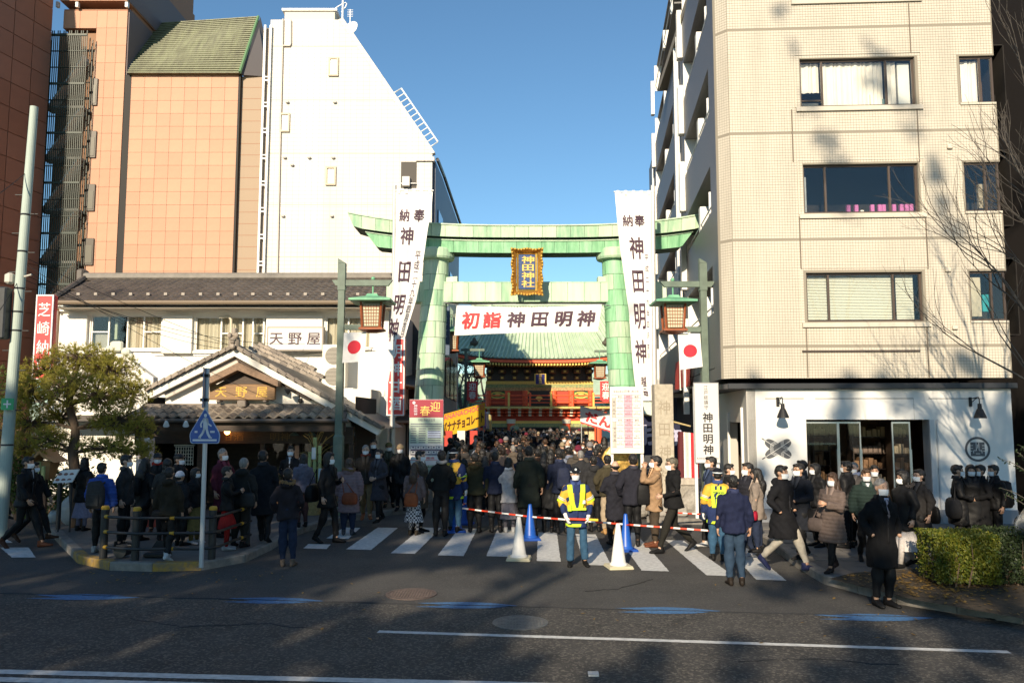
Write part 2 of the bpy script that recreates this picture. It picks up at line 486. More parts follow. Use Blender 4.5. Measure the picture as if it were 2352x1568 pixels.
for j in range(-12, 30):
  for i in range(-14, 16):
    c = Vector((7, 14, 0)) + rx * (i * .6 + (j % 2) * .3) + ry * (j * .3)
    if not all(inside(c + rx * a + ry * b, polyR) for a, b in ((.36, .36), (-.36, .36), (.36, -.36), (-.36, -.36))): continue
    if inside(c, [G(1905, 1338), G(2400, 1440), G(2352, 1300), G(2130, 1290), G(1880, 1310)]): continue
    o = slab if first else slab.copy()
    if not first: COL.objects.link(o)
    o.location = (c.x, c.y, KH + random.uniform(-.002, .001)); o.rotation_euler = (random.uniform(-.004, .004), random.uniform(-.004, .004), YAW)
    if not first or True:
      o.material_slots[0].link = 'OBJECT'; o.material_slots[0].material = random.choice(slab_m)
    first = False
bed = MB()
bp = [G(1905, 1330, KH), G(2090, 1376, KH), G(2360, 1424, KH), G(2420, 1330, KH), G(2200, 1300, KH), G(1960, 1316, KH)]
bed.add([(p.x, p.y, KH + .012) for p in bp], [tuple(range(6))])
struct(bed.build('planting_bed', M('soil', (0.05, 0.035, 0.02), 0.95, ns=12, na=0.5, bump=0.8, bs=30)))
lit = MB()
for _ in range(900):
  w = [random.random() for _ in bp]; s = sum(x ** 3 for x in w)
  p = sum((q * (x ** 3 / s) for q, x in zip(bp, w)), Vector((0, 0, 0)))
  a = random.uniform(0, 6.3); l = random.uniform(.02, .045)
  d = Vector((math.cos(a), math.sin(a), random.uniform(-.3, .3))) * l; n = Vector((-math.sin(a), math.cos(a), random.uniform(-.3, .3))) * l * .5
  c = Vector((p.x, p.y, KH + .02 + random.random() * .02))
  lit.quad(c - d, c - n, c + d, c + n)
tag(lit.build('leaf_litter', leafmat('dry_leaf', (0.16, 0.09, 0.02), (0.32, 0.2, 0.05))), 'dry fallen leaves lying on the planting bed under the hedge', kind='stuff')
lit = MB()
for _ in range(130):
  if random.random() < .6: c = G(random.uniform(150, 660), random.uniform(1312, 1340))
  else: c = G(random.uniform(300, 2250), random.uniform(1330, 1480))
  a = random.uniform(0, 6.3); l = random.uniform(.015, .04)
  d = Vector((math.cos(a), math.sin(a), .2)) * l; n = Vector((-math.sin(a), math.cos(a), .1)) * l * .5
  c.z = .015
  lit.quad(c - d, c - n, c + d, c + n)
tag(lit.build('fallen_leaves', MATS['dry_leaf']), 'scattered dry leaves blown along the gutter and the road', kind='stuff')

# ================================================================== buildings
curtain_m = M('curtain', (0.85, 0.8, 0.74), 0.9, ns=2, na=0.05)
blind_m = M('blind', (0.78, 0.79, 0.7), 0.7)
frame_brown = M('window_frame_brown', (0.06, 0.04, 0.03), 0.5)
frame_alu = M('window_frame_alu', (0.7, 0.68, 0.64), 0.4, 0.2)
def window(par, r, y, depth=0.1, fm=None, cols=(0.0, 1.0), rail=(), inside=None, t=0.045, gm=None, name='window', room=1.2, only=None):
  """a window set in an opening r=(x0,x1,z0,z1): frame, one pane per light, and what stands behind it"""
  x0, x1, z0, z1 = r
  fm = fm or frame_brown; gm = gm or glass_d
  fy0, fy1 = y + depth, y + depth + 0.05
  fr = MB()
  fr.box(x0, x1, fy0, fy1, z0, z0 + t); fr.box(x0, x1, fy0, fy1, z1 - t, z1)
  xs = [x0 + (x1 - x0) * c for c in cols]
  for i, x in enumerate(xs):
    a = x - t / 2
    if i == 0: a = x0
    if i == len(xs) - 1: a = x1 - t
    fr.box(a, a + t, fy0 - .004 * (i % 2), fy1, z0 + t, z1 - t)
  for c0, c1, h in rail:
    fr.box(x0 + (x1 - x0) * c0 + t / 2, x0 + (x1 - x0) * c1 - t / 2, fy0 + .006, fy1 - .006, z0 + (z1 - z0) * h, z0 + (z1 - z0) * h + t * .8)
  w = fr.build(name, fm, par)
  for i in range(len(xs) - 1):
    p = MB(); p.box(xs[i] + t * .5, xs[i + 1] - t * .5, fy0 + .02, fy0 + .026, z0 + t, z1 - t)
    p.build('pane', gm, w)
  rm = MB()
  rm.box(x0 - .3, x1 + .3, fy1 + room, fy1 + room + .02, z0 - .3, z1 + .3)
  rm.box(x0 - .32, x0 - .3, fy1 + .02, fy1 + room, z0 - .3, z1 + .3); rm.box(x1 + .3, x1 + .32, fy1 + .02, fy1 + room, z0 - .3, z1 + .3)
  rm.box(x0 - .3, x1 + .3, fy1 + .02, fy1 + room, z1 + .3, z1 + .32); rm.box(x0 - .3, x1 + .3, fy1 + .02, fy1 + room, z0 - .32, z0 - .3)
  rm.build('room', dark_in, w)
  for it in (inside or []):
    kind, a, b, c, d = it[:5]
    X0, X1, Z0, Z1 = x0 + (x1 - x0) * a, x0 + (x1 - x0) * b, z0 + (z1 - z0) * c, z0 + (z1 - z0) * d
    q = MB(); yy = fy1 + .08
    if kind == 'curtain':
      n = max(6, int((X1 - X0) / .035)); pts = [(X0 + (X1 - X0) * k / n, yy + .025 * math.sin(k * 1.9 + math.sin(k * .7) * 1.5)) for k in range(n + 1)]
      q.add([(p[0], p[1], Z0) for p in pts] + [(p[0], p[1], Z1) for p in pts], [(k, k + 1, n + 2 + k, n + 1 + k) for k in range(n)])
      q.build('curtain', it[5] if len(it) > 5 else curtain_m, w)
    elif kind == 'blind':
      n = int((Z1 - Z0) / .035)
      for k in range(n):
        z = Z0 + (Z1 - Z0) * k / n
        q.quad((X0, yy - .014, z), (X1, yy - .014, z), (X1, yy + .01, z + .027), (X0, yy + .01, z + .027))
      q.build('blind', it[5] if len(it) > 5 else blind_m, w)
    elif kind == 'box':
      q.bbox(X0, X1, yy, yy + .1, Z0, Z1, .01); q.build(it[6] if len(it) > 6 else 'ornament', it[5], w)
  return w

# ---------------------------------------------------------------- right: tiled apartment block over a white shop
FE = Frame(5.36, 18.2, -3.0)
apt = thing('apartment_building', 'cream tiled apartment block with ribbon windows above the white shop', 'building', FE.o, FE.yaw)
tile_c = M('cream_tile', (0.54, 0.49, 0.405), 0.55, ns=1.6, na=0.1, stretch=(1, 1, .25))
grout = M('grout', (0.27, 0.24, 0.19), 0.9)
tile_g = M('grey_tile', (0.12, 0.12, 0.126), 0.5, ns=30, na=0.15)
zb = FE.loc(2000, 868)[1]                      # underside of the upper storeys
zt = 15.2
xl, xr = FE.loc(1672, 600)[0] + .12, FE.loc(2310, 600)[0]
big = [FE.rect(1838, 2103, 133, 242), FE.rect(1846, 2111, 376, 488), FE.rect(1853, 2121, 625, 738), FE.rect(1826, 2100, -115, -4)]
side = [FE.rect(2205, 2290, 128, 236), FE.rect(2216, 2298, 372, 485), FE.rect(2229, 2308, 622, 736)]
side = [(s[0], xr + .0, s[2], s[3]) for s in side]
hs = big + side
cham = 0.28
mb = MB()
mb.holes(xl, xr, zb, zt, 0.006, 0.25, hs)
mb.build('front_wall', grout, apt)
tl = 0.0635
def tiles(mb, x0, x1, z0, z1, hs, fn, g=0.008, seams=()):
  nx = int((x1 - x0) / tl); nz = int((z1 - z0) / tl)
  for j in range(nz):
    za, zc = z0 + j * tl + g / 2, z0 + (j + 1) * tl - g / 2
    if any(abs((za + zc) / 2 - s) < tl * .5 for s in seams): continue
    for i in range(nx):
      xa, xc = x0 + i * tl + g / 2, x0 + (i + 1) * tl - g / 2
      if any(h[0] - .012 < xc and xa < h[1] + .012 and h[2] - .012 < zc and za < h[3] + .012 for h in hs): continue
      d = random.uniform(-.001, .001)
      p = [fn(xa, 0 + d, za), fn(xc, 0 + d, za), fn(xc, d, zc), fn(xa, d, zc)]
      q = [fn(xa, .006, za), fn(xc, .006, za), fn(xc, .006, zc), fn(xa, .006, zc)]
      mb.add(p + q, [(0, 1, 2, 3), (4, 5, 1, 0), (5, 6, 2, 1), (6, 7, 3, 2), (7, 4, 0, 3)])
seams = [FE.loc(1900, v)[1] for v in (62, 303, 547, 795)]
sunk = [FE.rect(1843, 2114, 806, 860)]
mb = MB(); tiles(mb, xl, xr, zb, zt, hs, lambda x, y, z: (x, y, z), seams=seams)
tag(mb.build('facade_tiles', tile_c, apt), kind='stuff')
pinkish = M('pink_box', (0.55, 0.16, 0.42), .7)
ins = [[('curtain', .0, .19, .35, .97), ('curtain', .22, .75, .0, .97), ('curtain', .79, .86, .02, .97), ('box', .88, .985, .02, .95, white_metal, 'air_conditioner'), ('box', .63, .665, .0, .3, M('vase', (.5, .4, .25), .5), 'figurine'), ('box', .72, .76, .0, .2, M('jar', (.12, .2, .2), .4), 'jar'), ('box', 0, .18, .0, .13, white)],
     [('box', .03, .05, .05, .8, grey_metal)] + [('box', x, x + .033, .0, .21, pinkish, 'pink_box') for x in (.4, .47, .61, .675, .71, .8, .865, .91, .95)] + [('box', .52, .55, .0, .1, white), ('curtain', 0, .0, 0, 0)][:1],
     [('blind', .0, .2, .0, 1), ('blind', .2, .77, .0, 1), ('blind', .8, .95, .0, .97)],
     [('curtain', .1, .9, .0, .9)]]
for r, it in zip(big, ins):
  window(apt, r, 0.0, 0.09, frame_brown, (0, .2, .76, 1.0), [(0, .2, .13)] if it is ins[0] else [], [i for i in it if i[2] > i[1]])
  x0, x1, z0, z1 = r
  s = MB()
  s.box(x0 - .12, x1 + .13, -.05, .02, z0 - .13, z0 - .03)
  s.build('window_sill', tile_c, apt)
  s = MB(); s.box(x0 - .135, x1 + .15, -.012, .02, z1 + .09, z1 + .102); s.box(x0 - .135, x0 - .12, -.012, .02, z0 - .03, z1 + .09); s.box(x1 + .13, x1 + .145, -.012, .02, z0 - .03, z1 + .09)
  s.build('window_surround', tile_c, apt)
for r, it in zip(side, ([('curtain', .02, .62, .02, .95), ('curtain', .64, .74, .0, .5, M('brown_curtain', (.25, .13, .06), .9))], [('box', .5, .75, .1, .6, M('beige_panel', (.35, .3, .22), .7))], [('box', .05, .42, .1, .9, M('poster_beige', (.5, .45, .35), .7)), ('box', .45, .7, .2, .55, M('teal', (.02, .3, .35), .5))])):
  window(apt, (r[0], xr - .01, r[2], r[3]), 0.0, 0.07, frame_brown, (0, .62, 1.0), [], it)
  s = MB(); s.box(r[0] - .03, xr - .02, -.03, .02, r[2] - .05, r[2] - .003); s.build('window_sill', tile_c, apt)
s = MB(); x0, x1, z0, z1 = sunk[0]
s.box(x0, x1, -.03, .004, z1 - .02, z1 + .02); s.build('string_course', frame_brown, apt)
for u0, v0, v1 in ((1826, 252, 372), (1836, 498, 618), (1843, 748, 866), (2110, 8, 122), (2118, 252, 372), (2126, 498, 618), (2116, 748, 866)):
  x = FE.loc(u0, 500)[0]; s = MB(); s.box(x - .012, x + .012, -.012, .004, FE.loc(u0, v1)[1], FE.loc(u0, v0)[1]); s.build('bay_joint', M('bay_joint', (.16, .13, .1), .8), apt)
for u, v in ((2180, 338), (2176, 620), (2192, 752)):
  x, z = FE.loc(u, v); s = MB(); s.bbox(x - .06, x + .06, -.06, .0, z - .05, z + .05, .015); s.build('vent_cap', M('cream_metal', (.6, .54, .44), .5), apt)
s = MB(); s.box(xl, xr - .02, .26, 12, zt - .02, zt + .25); s.box(xr - .2, xr, 2.4, 12, zb, zt); s.build('core_wall', grout, apt)
sd = Frame(*(FE.o + FE.ex * (xl - cham) + FE.ey * cham).xy, 90 - 5.9)
ang = R(90 - 5.9) - FE.yaw
def sidept(t, out, z):
  """t metres back from the corner, out = metres proud of the side face, in building coordinates"""
  ex = Vector((math.cos(ang), math.sin(ang), 0)); nx = Vector((-math.sin(ang), math.cos(ang), 0))
  p = Vector((xl - cham, cham, 0)) + ex * t + nx * out
  return (p.x, p.y, z)
mb = MB(); mb.add([(xl, .006, zb), (xl, .006, zt), (xl - cham, cham, zt), (xl - cham, cham, zb)], [(0, 1, 2, 3)])
mb.build('corner_wall', grout, apt)
mb = MB()
L = math.hypot(cham, cham)
dx, dy = -cham / L, cham / L
tiles(mb, 0.01, L - .01, zb, zt, [], lambda x, y, z: (xl + dx * x - dy * (.006 - y), .006 + dy * x + dx * (.006 - y), z), seams=seams)
tag(mb.build('corner_tiles', tile_c, apt), kind='stuff')
FH = (FE.loc(1900, 303)[1] - FE.loc(1900, 547)[1])
TL = 21.5
ops = []
z = zb + .75
zlev = []
base = FE.loc(1900, 795)[1]
for k in range(-1, 6):
  zf = base + k * FH
  zlev.append(zf)
  for t0, t1 in ((.95, 6.2), (9.6, 17.6)):
    ops.append((t0, t1, max(zf + .95, zb + .3), zf + 2.12))
mb = MB()
class SideMB(MB):
  def add(s, vs, fs, m=0): return MB.add(s, [sidept(p[0], -p[1], p[2]) for p in vs], fs, m)
mb = SideMB(); mb.holes(0, TL, zb, zt, 0.0, .12, ops)
mb.build('side_wall', tile_g, apt)
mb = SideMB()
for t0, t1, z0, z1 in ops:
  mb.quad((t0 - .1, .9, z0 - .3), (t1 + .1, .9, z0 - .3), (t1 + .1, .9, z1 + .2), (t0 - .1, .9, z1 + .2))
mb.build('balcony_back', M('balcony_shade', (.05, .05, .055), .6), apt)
mb = SideMB()
for t0, t1, z0, z1 in ops:
  mb.box(t0, t1, .12, .9, z0 - .06, z0); mb.box(t0, t1, .12, .9, z1, z1 + .06)
mb.build('balcony_slab', M('balcony_slab', (.2, .19, .18), .8), apt)
for t0, t1, z0, z1 in ops:
  s = SideMB(); s.box(t1 - .02, t1 + .015, -.004, .9, z0 - .05, z1 + .004); s.build('white_reveal', white, apt)
  s = SideMB(); s.box((t0 + t1) / 2 - .4, (t0 + t1) / 2 - .1, .03, .9, z0 - .03, z1 - .45); s.build('partition', white, apt)
  s = SideMB(); s.box(t1 + .12, t1 + .4, -.16, -.001, z0 - 1.1, z0 + .5); s.build('white_fin', white, apt)
  s = SideMB(); s.tube([(t0 + .9, .12, z0), (t0 + .9, .12, z0 + .75)], .05, 6); s.build('balcony_post', white_metal, apt)
  s = SideMB(); s.box(t0 + .3, (t0 + t1) / 2 - .7, .84, .88, z0, z1 - .15); s.build('balcony_window', M('blue_glass', (.03, .05, .07), .08, spec=.9), apt)
  s = SideMB(); s.tube([(t0 + .02, .05, z0 + .2), (t1 - .03, .05, z0 + .2)], .02, 6); s.build('handrail', white_metal, apt)
s = MB(); pts = [sidept(0, -.02, zb), sidept(TL, -.02, zb), (xr, 12, zb), (xr, 0.02, zb), (xl, .02, zb)]
s.add([(p[0], p[1], zb + .02) for p in pts], [(0, 1, 2, 3, 4)]); s.build('soffit', M('soffit', (.12, .115, .11), .8), apt)
s = MB(); p0, p1 = sidept(TL, 0, 0), sidept(TL, -9, 0)
s.prism([(p0[0], p0[1], 0), (p1[0], p1[1], 0), (p1[0], p1[1], zt), (p0[0], p0[1], zt)], (0, .3, 0)); s.build('rear_wall', tile_g, apt)
for t in (7.3, 8.1, 18.6):
  s = SideMB(); s.tube([(t, -.06, zb), (t, -.06, zt)], .05, 8); s.build('drain_pipe', white_metal, apt)

shop = thing('corner_shop', 'white corner shop with open glass entrance, crests and black wall lamps', 'shop', FE.o, FE.yaw)
z1 = FE.loc(2000, 893)[1]; zb2 = FE.loc(2000, 871)[1]
xs0, xs1 = 0.0, FE.loc(2330, 1050)[0]
op = FE.rect(1857, 2141, 963, 1300); op = (op[0], op[1], KH + .12, FE.loc(2000, 963)[1])
s = MB(); s.holes(xs0, xs1, KH, z1, 0, .3, [op]); s.build('wall', M('shop_white', (.68, .67, .64), .7, ns=1.5, na=.05), shop)
s = MB(); s.bbox(-.45, xs1 + .1, -.12, 3.2, z1 + .003, z1 + .13, .012); s.build('canopy_band', M('dark_band', (.025, .027, .032), .5), shop)
s = MB(); s.box(xs0 + .03, op[0] - .02, -.03, -.002, KH, KH + .3); s.box(op[1] + .05, xs1, -.03, -.002, KH, KH + .3); s.build('plinth', M('plinth_grey', (.22, .23, .25), .6), shop)
s = MB()
for u0, u1 in ((1757, 1846), (1872, 2098), (2132, 2260)):
  a, z = FE.loc(u0, 915); b, _ = FE.loc(u1, 915); s.box(a, b, -.004, .001, z - .008, z + .008)
a, z = FE.loc(2098, 915); s.box(a - .004, a, -.003, .001, FE.loc(2098, 963)[1], z)
s.build('panel_joint', M('joint_grey', (.1, .1, .1), .8), shop)
jam = MB(); jam.box(op[1], op[1] + .09, -.05, .32, KH, op[3]); jam.box(op[1] + .16, op[1] + .19, -.03, 0, KH, op[3] + .0); jam.build('door_jamb', M('grey_white', (.5, .5, .5), .5), shop)
rm = MB(); X0, X1 = op[0] - .8, op[1] + 1.2
rm.quad((X0, 4.2, 0), (X1, 4.2, 0), (X1, 4.2, 3.2), (X0, 4.2, 3.2)); rm.quad((X0, .3, 0), (X0, 4.2, 0), (X0, 4.2, 3.2), (X0, .3, 3.2)); rm.quad((X1, .3, 0), (X1, 4.2, 0), (X1, 4.2, 3.2), (X1, .3, 3.2))
rm.quad((X0, .3, 2.9), (X1, .3, 2.9), (X1, 4.2, 2.9), (X0, 4.2, 2.9)); rm.quad((X0, .3, .2), (X1, .3, .2), (X1, 4.2, .2), (X0, 4.2, .2))
rm.build('interior', M('shop_interior', (.16, .1, .055), .8, ns=2, na=.3), shop)
stock = [M('stock_%d' % i, c, .7) for i, c in enumerate(((.3, .22, .12), (.22, .12, .06), (.42, .34, .24), (.14, .1, .08)))]
for k, (xa, xb, yy) in enumerate(((op[0] + .1, op[0] + .75, 2.2), (op[0] + .95, op[0] + 1.4, 2.6), (op[0] + 1.55, op[0] + 2.4, 1.5), (op[0] + 2.3, op[0] + 2.75, 1.0))):
  sh = MB(); sh.box(xa, xa + .04, yy, yy + .4, .2, 2.6); sh.box(xb - .04, xb, yy, yy + .4, .2, 2.6)
  for j in range(6): sh.box(xa + .04, xb - .04, yy, yy + .4, .45 + j * .38, .48 + j * .38)
  u = sh.build('shelf_unit', wood_d, shop)
  for j in range(6):
    st = MB(); x = xa + .06
    while x < xb - .12:
      w = random.uniform(.05, .12); h = random.uniform(.12, .28)
      st.box(x, x + w, yy + .05, yy + .3, .482 + j * .38, .482 + j * .38 + h); x += w + .02
    st.build('goods', random.choice(stock), u)
for f0, f1 in ((.0, .27), (.28, .455), (.72, .86)):
  xa, xb = op[0] + (op[1] - op[0]) * f0, op[0] + (op[1] - op[0]) * f1
  d = MB()
  for x in (xa, xb): d.box(x - .015, x + .015, .12, .16, KH, op[3] - .05)
  d.box(xa + .015, xb - .015, .12, .16, op[3] - .09, op[3] - .05)
  dd = d.build('glass_door', M('steel', (.5, .5, .48), .3, .8), shop)
  p = MB(); p.box(xa + .02, xb - .02, .135, .142, KH + .05, op[3] - .09); p.build('pane', glass_d, dd)
  p = MB(); p.box(xb - .035, xb + .02, .09, .12, 1.1, 1.75); p.build('handle', MATS['steel'], dd)
s = MB()
def ret(t, z, o=0):
  return (-.0 + .06 * t - o, .3 + t, z)
def retbox(mb, t0, t1, z0, z1, o0, o1, m=0):
  a = [ret(t0, z0, o0), ret(t1, z0, o0), ret(t1, z0, o1), ret(t0, z0, o1)]
  mb.prism(a, (0, 0, z1 - z0), m)
retbox(s, -.3, .25, KH, z1, 0, -.2); retbox(s, .25, 2.2, 2.35, z1, 0, -.2); retbox(s, 2.2, 4.4, KH, z1, 0, -.2); retbox(s, .25, 2.2, KH, 2.35, -.5, -.6)
s.build('return_wall', M('return_plaster', (.5, .47, .42), .8), shop)
s = MB(); retbox(s, .2, .3, KH, 2.7, .05, -.0); retbox(s, 2.15, 2.25, KH, 2.6, .06, -.0); s.build('pilaster', white, shop)
s = MB(); retbox(s, 4.4, 20, KH, zb, -.3, -.6); s.build('rear_side_wall', M('ground_floor_dark', (.05, .045, .04), .8), shop)
for u, v in ((1786, 922), (2228, 922)):
  x, z = FE.loc(u, v)
  p = FE.o + FE.ex * x
  la = thing('wall_lamp', 'black gooseneck wall lamp with conical shade above the %s' % ('crossed feather crest' if u < 2000 else 'ringed square crest'), 'wall lamp', (p.x, p.y, z), FE.yaw, 'black lamps on the white shop')
  q = MB(); q.bbox(-.035, .035, -.03, 0, -.11, .1, .02); q.build('back_plate', black, la)
  q = MB(); q.tube([(0, -.03, .06), (0, -.28, .085), (0, -.36, .09), (0, -.39, .05), (0, -.39, -.06)], .012, 8); q.tube([(0, -.03, -.03), (0, -.3, .08)], .008, 6); q.build('arm', black, la)
  q = MB(); q.lathe([(.04, -.05), (.045, -.16), (.06, -.17), (.125, -.33), (.13, -.37), (.12, -.37), (.05, -.18)], (0, -.39, 0), 20)
  q.build('lamp_shade', black, la, smooth=False)
crest = M('crest_grey', (.085, .088, .095), .7)
cx, cz = FE.loc(2245, 1031)
ring = MB(); Rr, rr = .275, .225
n = 48
ring.add([(cx + math.cos(6.2832 * k / n) * q, -.006, cz + math.sin(6.2832 * k / n) * q) for q in (Rr, rr) for k in range(n)], [(k, (k + 1) % n, n + (k + 1) % n, n + k) for k in range(n)])
ring.add([(cx + a, -.006, cz + b) for a, b in ((-.155, -.155), (.155, -.155), (.155, .155), (-.155, .155))], [(0, 1, 2, 3)])
c1 = tag(ring.build('crest', crest, None, loc=FE.o, rot=(0, 0, FE.yaw)), 'dark round crest of a patterned square inside a ring on the shop wall', 'crest')
ln = MB()
def seg(a, b, w=.011):
  a, b = Vector((a[0], 0, a[1])), Vector((b[0], 0, b[1])); d = (b - a).normalized(); q = Vector((-d.z, 0, d.x)) * w / 2
  ln.add([(cx + p.x, -.009, cz + p.z) for p in (a - q, b - q, b + q, a + q)], [(0, 1, 2, 3)])
for a, b in (((-.03, .15), (-.03, -.03)), ((.03, .15), (.03, -.03)), ((-.09, -.03), (-.03, -.03)), ((.03, -.03), (.09, -.03)), ((-.09, -.03), (-.09, -.09)), ((.09, -.03), (.09, -.09)), ((-.155, .08), (-.1, .08)), ((.155, .08), (.1, .08)), ((-.155, .02), (-.1, .02)), ((.1, .02), (.155, .02)), ((-.045, -.1), (.045, -.1)), ((-.155, -.04), (-.12, -.04)), ((.12, -.04), (.155, -.04)), ((0, .1), (0, .02))): seg(a, b)
ln.build('pattern', MATS['shop_white'], c1)
cx, cz = FE.loc(1787, 1030)
fe = MB(); fl = MB()
for lay, sg in ((0, -1), (1, 1)):
  a = R(33) * sg; y = -.006 - lay * .004
  def tr(p, dy=0): return (cx + p[0] * math.cos(a) - p[1] * math.sin(a), y - dy, cz + p[0] * math.sin(a) + p[1] * math.cos(a))
  o = []
  for k in range(40):
    t = 6.2832 * k / 40; x = .33 * abs(math.cos(t)) ** .55 * (1 if math.cos(t) > 0 else -1); z = .105 * abs(math.sin(t)) ** .7 * (1 if math.sin(t) > 0 else -1)
    o.append(tr((x, z)))
  fe.add(o, [tuple(range(40))])
  q = -1
  for s0 in (-.43, ): fe.add([tr((s0, -.012)), tr((-.3, -.012)), tr((-.3, .012)), tr((s0, .012))], [(0, 1, 2, 3)])
  fl.add([tr((-.36, -.005), .003), tr((.33, -.005), .003), tr((.33, .005), .003), tr((-.36, .005), .003)], [(0, 1, 2, 3)])
  for bx in (-.2, -.17, -.14, .08, .11, .14):
    for d in (1, -1): fl.add([tr((bx, 0), .003), tr((bx + .008, 0), .003), tr((bx + .068, d * .1), .003), tr((bx + .058, d * .1), .003)], [(0, 1, 2, 3)])
c2 = tag(fe.build('crest', crest, None, loc=FE.o, rot=(0, 0, FE.yaw)), 'grey crest of two crossed feathers on the white shop wall', 'crest')
fl.build('feather_line', MATS['shop_white'], c2)

nb = thing('dark_building', 'dark shaded building at the right edge beyond the cream flats', 'building', (12.6, 18.3, 0), R(-3))
s = MB(); s.box(0, 14, 0, 12, 0, 17); s.build('wall', M('dark_wall', (.035, .03, .03), .8), nb)
for k in range(5):
  s = MB(); s.box(.6, 2.2, -.03, -.003, 2.6 + k * 2.5, 3.8 + k * 2.5); s.build('window', M('dark_glass', (.02, .02, .025), .1), nb)
fb = thing('far_building', 'pale blue grey building further up the lane behind the right banner', 'building', (9.2, 44, 0), R(-3))
s = MB(); s.prism([(0, 0, 0), (10, 0, 0), (10, 0, 17), (1.2, 0, 17), (0, 0, 12.5)], (0, 12, 0)); s.build('wall', M('pale_blue_wall', (.45, .5, .55), .7), fb)
for k in range(4):
  s = MB(); s.box(.5, 1.6, -.05, -.003, 3 + k * 3, 4.4 + k * 3); s.build('window', MATS['dark_glass'], fb)

# ---------------------------------------------------------------- left: brown tower, orange tower, white tower
YT = 44.0
FT = Frame(0, YT, 0)
orange = [M('orange_panel_%d' % i, c, .6, ns=1.2, na=.06, bump=.05, bs=60) for i, c in enumerate(((.5, .262, .162), (.52, .274, .17), (.485, .252, .155)))]
joint_o = M('panel_joint_dark', (.34, .18, .115), .9)
def panels(par, x0, x1, z0, z1, nx, nz, fn, mats, skip=None, g=.014, th=.03, name='wall_panel'):
  w, h = (x1 - x0) / nx, (z1 - z0) / nz
  mb = MB()
  a = [fn(-w / 2 + g / 2, 0), fn(w / 2 - g / 2, 0)]
  proto = None
  for j in range(nz):
    for i in range(nx):
      cx, cz = x0 + (i + .5) * w, z0 + (j + .5) * h
      if skip and skip(cx, cz, w, h): continue
      if proto is None:
        mb.box(-w / 2 + g / 2, w / 2 - g / 2, -th, 0, -h / 2 + g / 2, h / 2 - g / 2)
        proto = o = mb.build(name, mats[0], par)
      else:
        o = proto.copy(); COL.objects.link(o)
      p, rz = fn(cx, cz)
      o.location = p; o.rotation_euler = (0, 0, rz)
      o.material_slots[0].link = 'OBJECT'; o.material_slots[0].material = random.choice(mats)
ot = thing('orange_tower', 'orange panelled office tower with green copper roof and caged stair', 'building', (0, YT, 0))
X = lambda u, v=350: FT.loc(u, v)[0]
Z = lambda v, u=400: FT.loc(u, v)[1]
xa, xb, xc, xd, xe, xf = X(130), X(208), X(281), X(293), X(543), X(606)
ztop = Z(-60)
s = MB(); s.box(xd, xe, .004, 10, 0, Z(173)); s.build('core_wall', joint_o, ot)
zr = Z(173); hrow = (zr - 6.0) / round((zr - 6.0) / .765)
panels(ot, xd + .05, xe, 6.0, zr, 8, round((zr - 6.0) / .765), lambda x, z: ((x, 0, z), 0), orange)
s = MB()
gt = M('beige_small_tile', (.36, .27, .19), .7, ns=40, na=.12)
s.box(xe + .12, xf, .2, 10, 0, zr); s.build('side_wall', gt, ot)
for k in range(24):
  s = MB(); z = 6 + k * (zr - 6) / 24; s.box(xe + .121, xf + .003, .196, .2, z, z + .03); s.build('joint', joint_o, ot)
s = MB(); s.box(xe, xe + .12, -.05, .25, 0, zr + .1); s.box(xc - .02, xd + .05, -.03, .2, 0, zr); s.build('dark_gap', M('gap_dark', (.015, .013, .012), .7), ot)
rt = Vector((X(592, 100), 4.2, Z(40, 590) + .45));
ra, rb_ = Vector((xd - .1, -.25, zr)), Vector((xe + .1, -.25, zr))
rc, rd = P(592, 41, YT + 4) - Vector((0, YT, 0)), P(354, 57, YT + 4) - Vector((0, YT, 0))
copper_r = M('copper_roof', (.2, .215, .12), .55, ns=1.5, col2=(.1, .1, .06), stretch=(3, .4, .4))
s = MB(); s.add([ra, rb_, rc, rd], [(0, 1, 2, 3)]); s.add([ra, rb_, Vector((rb_.x, .3, rb_.z - .02)), Vector((ra.x, .3, ra.z - .02))], [(3, 2, 1, 0)])
rf = s.build('roof', copper_r, ot)
for k in range(27):
  a, b = ra.lerp(rd, k / 26), rb_.lerp(rc, k / 26)
  st = MB(); st.tube([a + Vector((0, -.03, .03)), b + Vector((0, -.03, .03))], .05, 5); st.build('roof_seam', copper_r, rf)
for k in (1.0, ):
  st = MB(); st.tube([rb_ + Vector((.03, 0, .05)), rc + Vector((.03, 0, .05))], .1, 6); st.build('verge_cap', M('copper_green', (.14, .26, .12), .5), rf)
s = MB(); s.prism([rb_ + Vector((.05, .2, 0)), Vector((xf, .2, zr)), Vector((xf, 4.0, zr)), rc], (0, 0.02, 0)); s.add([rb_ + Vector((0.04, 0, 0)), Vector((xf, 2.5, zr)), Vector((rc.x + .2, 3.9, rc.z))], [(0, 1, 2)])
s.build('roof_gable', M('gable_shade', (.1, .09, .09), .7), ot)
gw = MB(); gw.add([(xe + .75, 1.6, zr + 1.1), (xf - .1, 2.1, zr + .6), (xf - .35, 2.6, zr + 2.2)], [(0, 1, 2)]); gw.build('gable_window', M('dark_glass2', (.03, .035, .05), .2), ot)
def sk(cx, cz, w, h): return cx < xb + .12 and Z(655, 160) < cz < Z(76, 160)
ztl = Z(22)
s = MB(); s.box(xa, xc - .05, .5, 9, 0, Z(-200)); s.build('tower_core', joint_o, ot)
panels(ot, xb, xc - .05, 6, ztl - .1, 3, 19, lambda x, z: ((x, .0, z), 0), orange)
s = MB(); s.box(xb, xc - .05, .004, .5, 0, ztl); s.build('core_wall', joint_o, ot)
panels(ot, xa, xb, Z(66, 160), ztl - .1, 2, 1, lambda x, z: ((x, .0, z), 0), orange)
